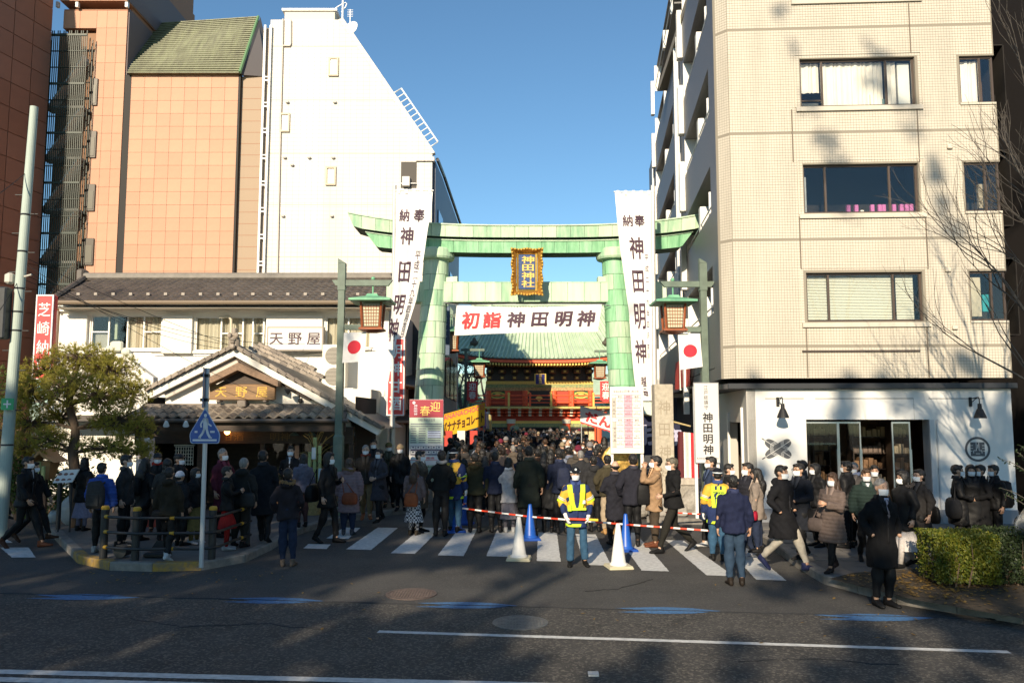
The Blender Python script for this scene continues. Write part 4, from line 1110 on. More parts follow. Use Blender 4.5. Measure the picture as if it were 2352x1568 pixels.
sp = thing('spotlight', 'black gooseneck spotlight bent over the right half of the gable', 'spotlight', (p.x, YG - .06, p.z))
s = MB(); s.tube([(0, 0, 0), (-.02, -.1, .16), (-.2, -.3, .26)], .013, 6); s.build('arm', black, sp)
s = MB(); s.lathe([(.03, .12), (.06, .08), (.1, 0), (.09, 0)], n=14); o = s.build('shade', black, sp, loc=(-.27, -.36, .2)); o.rotation_euler = (R(-20), R(60), 0)
s = MB(); s.bbox(-.05, .05, -.05, .05, -.08, .03, .02); s.build('base', black, sp)
d0 = .02;
tA, tB = q(330, 935, -.1), q(800, 935, -.1)
bA, bB = q(312, 962, -1.15), q(792, 962, -1.15)
s = MB(); s.add([bA, bB, tB, tA], [(0, 1, 2, 3)]); s.add([p + Vector((0, 0, -.1)) for p in (bA, bB, tB, tA)], [(3, 2, 1, 0)]); pent = s.build('pent_roof', roof_t[1], gs)
s = MB(); s.bbox(tA.x, tB.x, -.22, .0, tA.z - .05, tA.z + .09, .03); s.build('pent_ridge', verge_m[1], pent)
up = Vector((0, tB.y - bB.y, tB.z - bB.z)); upn = up.normalized(); nrm = Vector((0, -upn.z, upn.y))
tw2 = .245; nx = int((tB.x - tA.x) / tw2)
mb2, tv2, tf2 = pantile(tw2, up.length / 3, .07, .03)
pr_ = None
for j in range(3):
  for i in range(nx):
    c = Vector((tA.x + (i + .5) * tw2, bA.y - .03, bA.z)) + up * (j / 3) + nrm * random.uniform(.0, .02)
    if pr_ is None: mb2.add(tv2, tf2); pr_ = o = mb2.build('roof_tile', verge_m[0], pent)
    else: o = pr_.copy(); COL.objects.link(o)
    o.location = c; o.rotation_euler = (0, random.uniform(-.04, .04), random.uniform(-.03, .03)); o.material_slots[0].link = 'OBJECT'; o.material_slots[0].material = random.choice(verge_m)
s = MB(); s.tube([bA + Vector((-.3, -.08, -.04)), bB + Vector((.1, -.08, -.04))], .055, 8); s.build('gutter', M('gutter_dark', (.09, .07, .055), .45), gs)
s = MB(); s.box(bA.x - .2, bB.x, -1.1, -1.0, bA.z - .3, bA.z - .1); s.build('fascia', wood_d, gs)
fz = KH
zt_ = bA.z - .3
s = MB(); s.box(q(320, 1000).x, q(815, 1000).x, -.25, -.1, zt_ - .32, zt_ + .1); s.build('lintel', wood_d, gs)
xs_ = [q(u, 1000).x for u in (338, 470, 612, 690, 770, 812)]
for x in xs_:
  s = MB(); s.bbox(x - .06, x + .06, -.3, -.18, fz, zt_ - .32, .01); s.build('post', wood_d, gs)
s = MB(); a, b = q(335, 1000).x, q(815, 1000).x
s.quad((a, 3.2, 0), (b, 3.2, 0), (b, 3.2, 3), (a, 3.2, 3)); s.quad((a, 0, fz + .01), (b, 0, fz + .01), (b, 3.2, fz + .01), (a, 3.2, fz + .01)); s.quad((a, .0, 2.6), (b, .0, 2.6), (b, 3.2, 2.6), (a, 3.2, 2.6))
s.quad((a, 0, 0), (a, 3.2, 0), (a, 3.2, 3), (a, 0, 3)); s.quad((b, 0, 0), (b, 3.2, 0), (b, 3.2, 3), (b, 0, 3)); s.build('shop_interior', dark_in, gs)
for u0, u1 in ((620, 685), (700, 765)):
  s = MB(); s.box(q(u0, 1000).x, q(u1, 1000).x, -.2, -.16, fz, fz + .7); s.build('low_panel', wood_m, gs)
  s = MB(); s.box(q(u0, 1000).x, q(u1, 1000).x, -.19, -.18, fz + .72, zt_ - .32); s.build('glass_panel', glass_d, gs)
s = MB(); put(s, '甘酒', flat(-.256), q(545, 1000).x, zt_ - .15, .5, .2, 0, .01); put(s, '明神', flat(-.256), q(650, 1000).x, zt_ - .15, .5, .2, 0, .01)
s.build('carved_letters', M('dull_gold', (.16, .09, .03), .6), gs)
p = q(522, 990, -.5)
bl = thing('pendant_bulb', 'glowing bare bulb hanging under the eave beside the crossing sign', 'lamp', (p.x, YG - .5, p.z))
s = MB(); s.ell((0, 0, 0), (.07, .07, .085), 14, 10); s.build('bulb', emit('bulb_glow', (1.0, .42, .12), 14), bl, True)
s = MB(); s.tube([(0, 0, .08), (0, 0, .4)], .02, 6); s.build('flex', black, bl)
for u in (676, 716):
  p = q(u, 1000, -.5); t = thing('pendant_lamp', 'dull green enamel lampshade under the eave, %s' % ('nearer the crossing sign' if u < 700 else 'nearer the grey lamp post'), 'lamp', (p.x, YG - .5, p.z), 0, 'lampshades under the eave')
  s = MB(); s.lathe([(.02, .1), (.05, .08), (.13, 0), (.125, 0), (.04, .06)], n=16); s.build('shade', M('enamel', (.12, .17, .16), .3), t)
  s = MB(); s.tube([(0, 0, .08), (0, 0, .35)], .012, 5); s.build('flex', black, t)
for u in (382, 427):
  p = q(u, 975, -1.3); t = thing('flood_lamp', 'small white flood lamp clipped to the gutter, %s' % ('nearer the pine' if u < 400 else 'nearer the crossing sign'), 'lamp', (p.x, YG - 1.3, p.z), 0, 'flood lamps on the gutter')
  s = MB(); s.lathe([(.02, .1), (.04, .08), (.075, -.03), (.07, -.03)], n=12); o = s.build('reflector', white_metal, t); o.rotation_euler = (R(30), 0, R(20))
  s = MB(); s.tube([(0, 0, .08), (0, .12, .16)], .012, 5); s.build('arm', dark_metal, t)
p = q(446, 1055, .6)
lt = thing('lattice_screen', 'small white lattice screen standing in the dark shop front', 'screen', (p.x, YG - .05, q(446, 1068).z))
s = MB();
for k in range(8): s.box(-.22 + k * .063, -.205 + k * .063, -.01, .01, 0, .48)
for k in range(6): s.box(-.24, .24, -.016, -.011, .03 + k * .085, .045 + k * .085)
s.box(-.26, .26, -.03, .03, .49, .53)
tag(s.build('lattice', M('lattice_white', (.7, .66, .56), .6), lt), kind='stuff')
YH = 22.5
g2 = thing('side_gable', 'white plastered side gable with pale ridge tile half hidden behind the pine', 'building', (0, YH, 0))
def q2(u, v, dy=0.0):
  p = P(u, v, YH + dy); return Vector((p.x, p.y - YH, p.z))
s = MB(); s.prism([q2(265, 815), q2(350, 878), q2(350, 1120), q2(90, 1120), q2(90, 935)], (0, .2, 0)); s.build('wall', plast, g2)
s = MB(); s.prism([q2(262, 800, -.25), q2(352, 866, -.25), q2(352, 880, -.25), q2(258, 812, -.25)], (0, .3, 0)); s.prism([q2(258, 812, -.25), q2(80, 925, -.25), q2(80, 915, -.25), q2(258, 800, -.25)], (0, .3, 0)); s.build('bargeboard', plast, g2)
s = MB(); s.box(q2(150, 1000).x, q2(345, 1000).x, -.9, -.001, q2(200, 966).z, q2(200, 953).z); s.build('eave', roof_t[2], g2)
s = MB(); a = q2(268, 800, -.3); s.bbox(a.x - .16, a.x + .2, -.4, -.27, a.z - .1, a.z + .2, .06); s.ell((a.x + .28, -.33, a.z - .1), (.14, .08, .1), 10, 8); s.ell((a.x + .42, -.33, a.z - .22), (.1, .07, .08), 10, 8); s.ell((a.x - .2, -.33, a.z), (.09, .07, .08), 10, 8); s.build('ridge_tile', M('pale_tile', (.6, .6, .5), .7), g2)

tb = thing('timber_shop', 'dark timber lane shop with deep bracketed eaves behind the left banner pole', 'building', (0, 0, 0))
a, b = Vector((-5.4, 21.6, 0)), Vector((-3.7, 31, 0))
def tp(t, o, z):
  d = (b - a); n = Vector((d.y, -d.x, 0)).normalized(); p = a.lerp(b, t) + n * o; return Vector((p.x, p.y, z))
s = MB(); s.prism([tp(0, 0, 0), tp(1, 0, 0), tp(1, -3, 0), tp(0, -3, 0)], (0, 0, 2.5)); s.prism([tp(.5, 0, 2.5), tp(1, 0, 2.5), tp(1, -.08, 2.5), tp(.5, -.08, 2.5)], (0, 0, 1.0)); s.build('wall', M('timber_wall', (.045, .03, .02), .7, ns=3, na=.4, stretch=(1, 1, 6)), tb)
for z, o, n_ in ((2.35, .75, 'lower_eave'), (3.55, 1.0, 'upper_eave')):
  t0_ = -.05 if z < 3 else .5
  s = MB(); s.prism([tp(t0_, o, z - .1), tp(1, o, z - .1), tp(1, -.4, z + .55), tp(t0_, -.4, z + .55)], (0, 0, .1)); r_ = s.build(n_, roof_t[2], tb)
  for k in range(17):
    t = -.04 + k * .065
    if t < t0_: continue
    s = MB(); s.tube([tp(t, o + .02, z - .13), tp(t, -.3, z + .42)], .03, 4); s.build('rafter', wood_m, r_)
  s = MB(); s.tube([tp(t0_, o + .03, z - .06), tp(1, o + .03, z - .06)], .05, 6); s.build('eave_beam', wood_m, r_)
for k in range(5):
  s = MB(); t = .02 + k * .2; s.prism([tp(t, .05, KH), tp(t + .012, .05, KH), tp(t + .012, .15, KH), tp(t, .15, KH)], (0, 0, 2.3)); s.build('post', wood_d, tb)
s = MB(); s.prism([tp(-.03, .72, 1.75), tp(.25, .72, 1.75), tp(.25, .74, 1.75), tp(-.03, .74, 1.75)], (0, 0, .42)); s.build('hanging_curtain', M('grey_noren', (.28, .26, .24), .8), tb)

# ================================================================== torii
YP = 24.0
to = thing('torii_gate', 'tall green bronze torii gate with a gold framed plaque', 'torii', (0, YP, 0))
def t3(u, v, dy=0.0):
  p = P(u, v, YP + dy); return Vector((p.x, p.y - YP, p.z))
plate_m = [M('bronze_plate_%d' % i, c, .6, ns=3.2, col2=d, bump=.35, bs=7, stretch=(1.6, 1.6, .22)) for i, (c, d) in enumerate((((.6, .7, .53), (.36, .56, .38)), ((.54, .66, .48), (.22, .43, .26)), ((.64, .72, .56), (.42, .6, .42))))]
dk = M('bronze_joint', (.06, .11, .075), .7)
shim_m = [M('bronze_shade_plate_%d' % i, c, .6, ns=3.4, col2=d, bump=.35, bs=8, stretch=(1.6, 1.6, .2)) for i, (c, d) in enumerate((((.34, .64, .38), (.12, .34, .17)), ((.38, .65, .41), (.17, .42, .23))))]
for side, (ub, ut) in enumerate(((983, 1002), (1436, 1411))):
  b_, t_ = t3(ub, 955), t3(ut, 598)
  base = b_ + (b_ - t_) * (2.45 / (t_.z - b_.z)) ; base.z = max(base.z, .02)
  H_ = t_.z - base.z
  core = MB(); core.tube([base, t_], [.46, .37], 24); pc = core.build('pillar', dk, to)
  rows = 15; hh = H_ / rows
  for j in range(rows):
    z0, z1 = j * hh + .006, (j + 1) * hh - .004
    nseg = 5; off = (j % 2) * .5
    for k in range(nseg):
      a0, a1 = 6.2832 * (k + off) / nseg + .012, 6.2832 * (k + 1 + off) / nseg - .012
      vs = []
      for zz, fl in ((z0, .022), (z1, .012)):
        f = zz / H_; c = base.lerp(t_, f); rr = .46 + (.37 - .46) * f + fl
        vs += [(c.x + rr * math.cos(a0 + (a1 - a0) * i / 5), c.y + rr * math.sin(a0 + (a1 - a0) * i / 5), c.z) for i in range(6)]
      f = z0 / H_; c = base.lerp(t_, f); rr = .46 + (.37 - .46) * f - .003
      vs += [(c.x + rr * math.cos(a0 + (a1 - a0) * i / 5), c.y + rr * math.sin(a0 + (a1 - a0) * i / 5), c.z) for i in range(6)]
      s = MB(); s.add(vs, [(i, i + 1, 7 + i, 6 + i) for i in range(5)] + [(12 + i, 13 + i, i + 1, i) for i in range(5)])
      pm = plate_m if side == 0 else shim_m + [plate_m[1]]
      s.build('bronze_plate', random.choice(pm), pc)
  s = MB(); s.lathe([(.42, -.02), (.53, .0), (.56, .06), (.56, .26), (.52, .32), (.4, .32)], t_, 28); s.build('collar_ring', plate_m[0 if side == 0 else 1], to)
  s = MB(); s.lathe([(.62, 0), (.62, .35), (.55, .5), (.4, .52)], (base.x, base.y, 0), 24); s.build('pillar_base', stone, to)
def topcurve(u):
  x = (u - 1214) / 405.0
  return 529.5 - 29 * abs(x) ** 3.0
N = 26
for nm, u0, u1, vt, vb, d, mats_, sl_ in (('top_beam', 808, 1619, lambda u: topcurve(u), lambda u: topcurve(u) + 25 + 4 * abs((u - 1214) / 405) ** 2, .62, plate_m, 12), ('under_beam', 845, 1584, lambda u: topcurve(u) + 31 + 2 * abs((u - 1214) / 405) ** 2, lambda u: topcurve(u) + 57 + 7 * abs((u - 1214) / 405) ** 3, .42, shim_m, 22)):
  core = MB(); rings = []
  for i in range(N + 1):
    u = u0 + (u1 - u0) * i / N
    vtp, vbp = vt(u), vb(u); ub = u + (sl_ if i == 0 else -sl_ if i == N else 0)
    a, b = t3(u, vtp, 0), t3(ub, vbp, 0)
    rings.append([Vector((a.x, -d + .02, a.z)), Vector((a.x, d - .02, a.z)), Vector((b.x, d - .07, b.z)), Vector((b.x, -d + .07, b.z))])
  core.loft(rings); cb = core.build(nm, dk, to)
  for i in range(N):
    g0, g1 = rings[i], rings[i + 1]
    f = lambda A, B, t: A.lerp(B, t)
    s = MB(); o = Vector((0, -.022, 0)); o2 = Vector((0, .022, 0)); uu = Vector((0, 0, .022))
    q4 = [f(g0[3], g1[3], .012), f(g0[3], g1[3], .988), f(g0[0], g1[0], .988), f(g0[0], g1[0], .012)]
    s.add([p + o for p in q4] + q4, [(0, 1, 2, 3), (4, 5, 1, 0), (5, 6, 2, 1), (6, 7, 3, 2), (7, 4, 0, 3)])
    s.build('bronze_plate', random.choice(mats_), cb)
  s = MB()
  s.add([p + Vector((0, 0, .03)) for r in rings for p in (r[0] + Vector((0, -.05, 0)), r[1])], [(2 * i, 2 * i + 2, 2 * i + 3, 2 * i + 1) for i in range(N)])
  s.add([p for r in rings for p in (r[0] + Vector((0, -.05, .03)), r[0] + Vector((0, -.05, -.01)))], [(2 * i + 1, 2 * i + 3, 2 * i + 2, 2 * i) for i in range(N)])
  s.build('beam_capping', plate_m[0], cb)
a, b = t3(890, 694), t3(1527, 652)
tie = MB(); tie.box(a.x, b.x, -.24, .24, a.z, b.z); tb_ = tie.build('tie_beam', dk, to)
n = 17
for i in range(n):
  w = (b.x - a.x) / n
  s = MB(); s.box(a.x + i * w + .006, a.x + (i + 1) * w - .006, -.262, -.24, a.z + .002, b.z - .002); s.build('bronze_plate', random.choice(plate_m), tb_)
s = MB(); s.box(a.x - .01, b.x + .01, -.27, .27, b.z + .001, b.z + .025); s.box(a.x - .01, b.x + .01, -.255, .25, a.z - .025, a.z - .001); s.build('tie_capping', plate_m[1], tb_)
for u0, u1 in ((1026, 1051), (1372, 1396)):
  a2, b2 = t3(u0, 652), t3(u1, 637); s = MB(); s.prism([(a2.x, -.2, a2.z + .026), (b2.x, -.2, a2.z + .026), (b2.x, -.2, b2.z - (.0 if u0 < 1200 else .03)), (a2.x, -.2, b2.z - (.03 if u0 < 1200 else 0))], (0, .4, 0)); s.build('wedge', plate_m[0], to)
pc0, pc1 = t3(1174, 679, -.75), t3(1246, 574, -.75)
pq = thing('gate_plaque', 'blue plaque with gold characters in a scalloped gold frame on the torii', 'plaque', ((pc0.x + pc1.x) / 2, YP - .8, pc0.z), 0)
pq.rotation_euler = (R(5), 0, 0)
w, h = pc1.x - pc0.x, pc1.z - pc0.z
s = MB(); s.box(-w / 2 + .2, w / 2 - .2, -.0, .1, .19, h - .14); s.build('panel', M('plaque_blue', (.03, .07, .2), .6, ns=18, na=.5), pq)
def rim(sc):
  o = []
  for (xa_, za_), (xb_, zb_) in (((-1, -1), (1, -1)), ((1, -1), (1, 1)), ((1, 1), (-1, 1)), ((-1, 1), (-1, -1))):
    m_ = 20 if xa_ != xb_ else 28
    for k in range(m_):
      t = k / m_; x = xa_ + (xb_ - xa_) * t; z = za_ + (zb_ - za_) * t
      wv = .5 + .5 * math.cos(t * 6.2832 * (3 if xa_ == xb_ else 2))
      o.append((x, z, wv))
  return o
rr_ = rim(1)
s = MB(); nR = len(rr_)
ring0 = [(x * (w / 2 - .22), -.015, h / 2 + z * (h / 2 - .16)) for x, z, v in rr_]
ring1 = [(x * (w / 2 - .16), -.05, h / 2 + z * (h / 2 - .13)) for x, z, v in rr_]
s.loft([ring1, ring0], cap=False); s.build('inner_frame', gold, pq)
ringa = [(x * (w / 2 - .155), -.03, h / 2 + z * (h / 2 - .125)) for x, z, v in rr_]
ringb = [(x * (w / 2 - .05 + .035 * v), -.17, h / 2 + z * (h / 2 - .04 + .03 * v)) for x, z, v in rr_]
ringc = [(x * (w / 2 - .02 + .035 * v), -.15, h / 2 + z * (h / 2 - .015 + .03 * v)) for x, z, v in rr_]
ringd = [(x * (w / 2 - .12), .08, h / 2 + z * (h / 2 - .1)) for x, z, v in rr_]
s = MB(); s.loft([ringd, ringc, ringb, ringa], cap=False); s.build('outer_frame', M('gold_brown', (.5, .26, .05), .45, .6, ns=20, na=.35), pq)
for i in range(0, nR, 2):
  x, y, z = ringb[i]; s = MB(); s.ell((x, y, z), (.035, .03, .035), 6, 5); s.build('scallop', gold, pq)
s = MB(); column(s, '神田神社', flat(-.012), .03, .23, h - .2, .38, 0, .02); s.build('lettering', gold_paint, pq)
s = MB(); column(s, '宮司大鳥居敬書', flat(-.012), -.3, .45, h - .5, .1); s.box(-.34, -.26, -.012, -.004, .28, .36); s.build('signature', gold_paint, pq)

YB = 23.6
def bq(u, v): p = P(u, v, YB); return Vector((p.x, p.y, p.z))
c00, c10, c11, c01 = bq(1043, 770), bq(1372, 762), bq(1382, 699), bq(1049, 702)
hb = thing('gate_banner', 'white hanging banner with red and black brush characters under the tie beam', 'banner', (0, YB, 0))
def bsurf(a, b):
  """a across 0..1, b up 0..1"""
  p = (c00 * (1 - a) + c10 * a) * (1 - b) + (c01 * (1 - a) + c11 * a) * b
  y = .05 * math.sin(a * 9 + 1) * (1 - b) + .03 * math.sin(a * 23 + b * 3) * (1 - b) - .06 * math.sin(b * 3.14)
  z = -.06 * math.sin(a * 3.14) * (b - .5) * 2 if b > .5 else .05 * math.sin(a * 3.14) * (.5 - b)
  return Vector((p.x, y, p.z + z))
s = MB(); na, nb2 = 60, 10
s.add([bsurf(i / na, j / nb2) for j in range(nb2 + 1) for i in range(na + 1)], [(j * (na + 1) + i, j * (na + 1) + i + 1, (j + 1) * (na + 1) + i + 1, (j + 1) * (na + 1) + i) for j in range(nb2) for i in range(na)])
s.build('cloth', cloth_w, hb, True)
brush_r = M('brush_red', (.72, .045, .05), .7); brush_k = M('brush_black', (.07, .035, .055), .7)
fnb = lambda a, b: bsurf(a, b) + Vector((0, -.012, 0))
wB, hB = (c10 - c00).length, (c01 - c00).length
for mset, items in ((brush_r, (('初', .105), ('詣', .255))), (brush_k, (('神', .42), ('田', .585), ('明', .75), ('神', .905)))):
  s = MB()
  for c, a in items: put(s, c, fnb, a, .5, .122, .122 * wB / hB, 0, .035)
  s.build('lettering', mset, hb)
s = MB()
for a in (.335, .66): s.add([fnb(a - .001, .3), fnb(a + .001, .3), fnb(a + .0012, .72), fnb(a - .0012, .72)], [(0, 1, 2, 3)])
s.build('fold_line', M('fold_pink', (.6, .35, .4), .8), hb)
s = MB(); s.tube([bq(1020, 695) - Vector((0, YB, 0)), bq(1051, 700) - Vector((0, YB, 0)), bq(1210, 697) - Vector((0, YB, 0)), bq(1380, 698) - Vector((0, YB, 0)), bq(1402, 702) - Vector((0, YB, 0))], .012, 5); s.build('rope', M('rope_grey', (.2, .2, .22), .8), hb)

def nobori(label, pole_u, vtop, base_v, Y, rows, texts, bar, folds=.03, shade=None):
  t = thing('votive_banner', label, 'banner', (0, Y, 0), 0, 'tall white votive banners on poles')
  pts = []
  for v, ul, ur, yl, yr in rows:
    a, b = P(ul, v, Y + yl), P(ur, v, Y + yr); a.y -= Y; b.y -= Y; pts.append((a, b))
  n = len(pts) - 1
  def surf(a, b):
    """a 0 left..1 right, b 0 top..1 bottom"""
    f = min(max(b, 0), .9999) * n; i = int(f); f -= i
    f2 = f
    L = pts[i][0].lerp(pts[i + 1][0], f2); Rr = pts[i][1].lerp(pts[i + 1][1], f2)
    p = L.lerp(Rr, a); p.y += folds * math.sin(a * 7 + b * 11) * math.sin(a * 3.14) + folds * .5 * math.sin(a * 17 - b * 23) * min(1, b * 2)
    return p
  s = MB(); na, nb3 = 14, 90
  s.add([surf(i / na, j / nb3) for j in range(nb3 + 1) for i in range(na + 1)], [((j + 1) * (na + 1) + i, (j + 1) * (na + 1) + i + 1, j * (na + 1) + i + 1, j * (na + 1) + i) for j in range(nb3) for i in range(na)])
  s.build('cloth', cloth_w, t, True)
  zt0, zb0 = pts[0][0].z, pts[-1][0].z
  s = MB()
  for c, a, z, w in texts:                    # w = fraction of the top width
    W0 = (pts[0][1] - pts[0][0]).length
    hh = zt0 - zb0
    put(s, c, lambda x, q_: surf(x, 1 - q_) + Vector((0, -.014, 0)), a, 1 - z, w, w * W0 / hh * 1.05, 0, .02 if w > .2 else .004)
  s.build('lettering', brush_k, t)
  g0 = G(pole_u[1], base_v); g0 = Vector((g0.x, g0.y - Y, 0)); p1 = P(pole_u[0], vtop, Y); p1.y -= Y
  s = MB(); s.tube([Vector((p1.x, .06, p1.z)).lerp(Vector((P(pole_u[1], base_v, Y).x, .06, 0)), f) for f in (0, .45, .5, 1)], [.055, .06, .075, .08], 12); s.build('pole', M('pole_white', (.6, .59, .57), .4, .3, ns=2, na=.1), t)
  s = MB(); a, b = P(bar[0], bar[2], Y), P(bar[1], bar[2] , Y); s.tube([(a.x, .03, a.z), (b.x, .03, b.z)], .022, 8); s.build('cross_bar', white_metal, t)
  for k in range(5):
    p = Vector((a.x, .02, a.z)).lerp(Vector((b.x, .02, b.z)), (k + .5) / 5); s = MB(); s.box(p.x - .04, p.x + .04, p.y - .035, p.y + .03, p.z - .1, p.z + .03); s.build('loop', cloth_w, t)
  return t
big4 = lambda z0, dz, a0, da, w, s_='神田明神': [(c, a0 + da * i, z0 + dz * i, w) for i, c in enumerate(s_)]
small = lambda a0, da, z0, dz, w=.13: [(c, a0 + da * i, z0 + dz * i, w) for i, c in enumerate('平成二十九年四月吉日')]
nobori('tall white votive banner twisting down its pole beside the left green column', (906, 899), 425, 1158, 22.6,
  [(441, 909, 994, 0, 0), (480, 909, 991, 0, .02), (530, 909, 982, 0, .06), (580, 908, 975, 0, .1), (640, 906, 966, -.02, .14), (690, 903, 956, -.04, .16), (740, 897, 940, -.06, .16), (790, 893, 926, -.05, .12), (840, 889, 915, -.03, .08), (880, 882, 907, 0, .04), (910, 876, 903, 0, .02)],
  [('納', .25, .13, .3), ('奉', .68, .13, .3)] + [('神', .36, .225, .42), ('田', .36, .375, .46), ('明', .3, .52, .5), ('神', .2, .635, .55)] + [(c, .78, .31 + .0385 * i, .2) for i, c in enumerate('平成二十九年四月吉日')], (907, 996, 437), .03)
nobori('tall white votive banner hanging straight in front of the right green column', (1500, 1507), 425, 1165, 21.8,
  [(443, 1412, 1496, 0, 0), (500, 1417, 1496, .02, 0), (560, 1423, 1496, .05, 0), (640, 1434, 1497, .1, .02), (720, 1445, 1497, .15, .03), (800, 1450, 1497, .18, .04), (860, 1456, 1498, .2, .05), (905, 1462, 1499, .18, .06), (920, 1475, 1500, .15, .06)],
  [('納', .3, .14, .3), ('奉', .65, .14, .3)] + [('神', .52, .262, .46), ('田', .5, .385, .46), ('明', .48, .51, .52), ('神', .45, .645, .55)] + [(c, .83, .3 + .04 * i, .13) for i, c in enumerate('平成二十九年四月吉日')] + [('越', .5, .79, .3), ('三', .55, .84, .26), ('越', .58, .88, .28)], (1410, 1500, 440), .025)

# ================================================================== lamp posts with hanging lanterns and flags
post_m = M('post_green_grey', (.12, .16, .125), .6, ns=4, na=.2)
lan_red = M('lantern_wood', (.3, .085, .03), .6, ns=6, na=.2)
paper_g = M('lantern_paper', (.5, .5, .36), .7)
def lantern(t, x, y, z, sc=1.0):
  """hangs with its finial top at z"""
  s = MB(); s.ell((x, y, z - .05 * sc), (.05 * sc, .05 * sc, .05 * sc), 10, 8); s.tube([(x, y, z - .02), (x, y, z - .5 * sc)], .02 * sc, 6); s.build('hanger', copper_d, t)
  s = MB(); k = .5 * sc
  zt_ = z - .5 * sc
  s.loft([[(x + a * w_, y + b * w_, zt_ + dz) for a, b in ((-1, -1), (1, -1), (1, 1), (-1, 1))] for w_, dz in ((.12 * sc, .06 * sc), (.15 * sc, 0), (.5 * sc, -.1 * sc), (.5 * sc, -.15 * sc), (.3 * sc, -.17 * sc))]); s.build('roof', copper_d, t)
  for a, b in ((-1, -1), (1, -1), (1, 1), (-1, 1)):
    s = MB(); s.tube([(x + a * .25 * sc, y + b * .25 * sc, zt_ - .17 * sc), (x + a * .21 * sc, y + b * .21 * sc, zt_ - .8 * sc)], .03 * sc, 4); s.build('corner_post', lan_red, t)
  for rz in range(4):
    c_, s__ = math.cos(rz * math.pi / 2), math.sin(rz * math.pi / 2)
    f = lambda px, pz: (x + c_ * px * sc - s__ * (-.225 + .04 * pz) * sc * 1.0, y + s__ * px * sc + c_ * (-.225 + .04 * pz) * sc, zt_ - .2 * sc - pz * .55 * sc)
    s = MB(); s.add([f(-.2, 0), f(.2, 0), f(.17, 1), f(-.17, 1)], [(3, 2, 1, 0)]); s.build('paper_panel', paper_g, t)
    s = MB()
    g_ = lambda px, pz: tuple(Vector(f(px, pz)) * 1.0 + Vector((s__ * .0 + (s__) * .012, -c_ * .012, 0)))
    for i in range(1, 6): s.add([g_(-.2 + i * .066 - .006, .05), g_(-.2 + i * .066 + .006, .05), g_(-.17 + i * .057 + .006, .98), g_(-.17 + i * .057 - .006, .98)], [(3, 2, 1, 0)])
    for i in range(1, 7): s.add([g_(-.19, i / 7 - .012), g_(.19, i / 7 - .012), g_(.19, i / 7 + .012), g_(-.19, i / 7 + .012)], [(3, 2, 1, 0)])
    s.build('lattice', lan_red, t)
  s = MB(); s.loft([[(x + a * w_, y + b * w_, zt_ + dz) for a, b in ((-1, -1), (1, -1), (1, 1), (-1, 1))] for w_, dz in ((.26 * sc, -.78 * sc), (.29 * sc, -.8 * sc), (.29 * sc, -.84 * sc), (.1 * sc, -.9 * sc))]); s.build('base', lan_red, t)
def lamppost(label, u_top, u_bot, vt, Y, arm, u_l, low, glab, flag, flab, wire=0):
  pt = P(u_top, vt, Y); pb = P(u_bot, 1000, Y); x = (pt.x + pb.x) / 2
  t = thing('lamp_post', label, 'lamp post', (x, Y, KH * .0), 0, 'green lamp posts with lanterns')
  h = pt.z
  s = MB(); s.loft([[(a * w_, b * w_, z) for a, b in ((-1, -1), (1, -1), (1, 1), (-1, 1))] for w_, z in ((.11, 0), (.11, 2.0), (.085, 2.05), (.075, h - .75), (.075, h - .74), (.09, h - .73), (.09, h - .06))]); s.prism([(-.09, -.09, h - .055), (.09, -.09, h - .055), (.09, -.09, h - .05), (-.09, -.09, h + .06)], (0, .18, 0)); s.build('post', post_m, t)
  a, b = P(arm[0], arm[2], Y), P(arm[1], arm[2], Y)
  s = MB(); s.prism([(a.x - x, -.05, a.z + .07), (b.x - x, -.05, a.z + .07), (b.x - x - .1, -.05, a.z - .07), (a.x - x + .1, -.05, a.z - .07)], (0, .1, 0)); s.build('cross_arm', post_m, t)
  pl2 = P(u_l, arm[2], Y);
  lantern(t, pl2.x - x, 0, pl2.z + .16, 1.0 * (Y / 19.5))
  a, b = P(low[0], low[2], Y), P(low[1], low[2], Y)
  s = MB(); s.prism([(a.x - x, -.045, a.z + .07), (b.x - x, -.045, a.z + .07), (b.x - x - .06, -.045, a.z - .06), (a.x - x + .06, -.045, a.z - .06)], (0, .09, 0)); s.build('lower_arm', post_m, t)
  f = thing('hinomaru_flag', flab, 'flag', (0, Y - .1, 0), 0, 'national flags on the lamp posts')
  q_ = [P(*p, Y - .1) for p in flag]                   # tl, tr, br, bl
  def fs(a_, b_):
    p = q_[3].lerp(q_[2], a_).lerp(q_[0].lerp(q_[1], a_), b_); return Vector((p.x, .04 * math.sin(a_ * 6 + b_ * 2) * (1 - b_) , p.z))
  s = MB(); n = 14
  s.add([fs(i / n, j / n) for j in range(n + 1) for i in range(n + 1)], [(j * (n + 1) + i, j * (n + 1) + i + 1, (j + 1) * (n + 1) + i + 1, (j + 1) * (n + 1) + i) for j in range(n) for i in range(n)])
  s.build('cloth', cloth_w, f, True)
  W_, H_ = (q_[1] - q_[0]).length, (q_[0] - q_[3]).length
  s = MB(); s.add([fs(.5 + .3 * j / 6 * math.cos(6.2832 * k / 32), .5 + .3 * j / 6 * W_ / H_ * math.sin(6.2832 * k / 32)) + Vector((0, -.008, 0)) for j in range(1, 7) for k in range(32)], [tuple(range(32))] + [(j * 32 + k, j * 32 + (k + 1) % 32, j * 32 + 32 + (k + 1) % 32, j * 32 + 32 + k) for j in range(5) for k in range(32)]); s.build('red_disc', M('flag_red', (.62, .02, .04), .75), f)
  return t
lamppost('green lamp post with hanging lantern at the left, crowd around its foot', 788, 777, 600, 19.4, (763, 902, 650), 857, (788, 858, 752), '', [(790, 764), (842, 762), (836, 830), (786, 833)], 'national flag in shade on the left green lamp post')
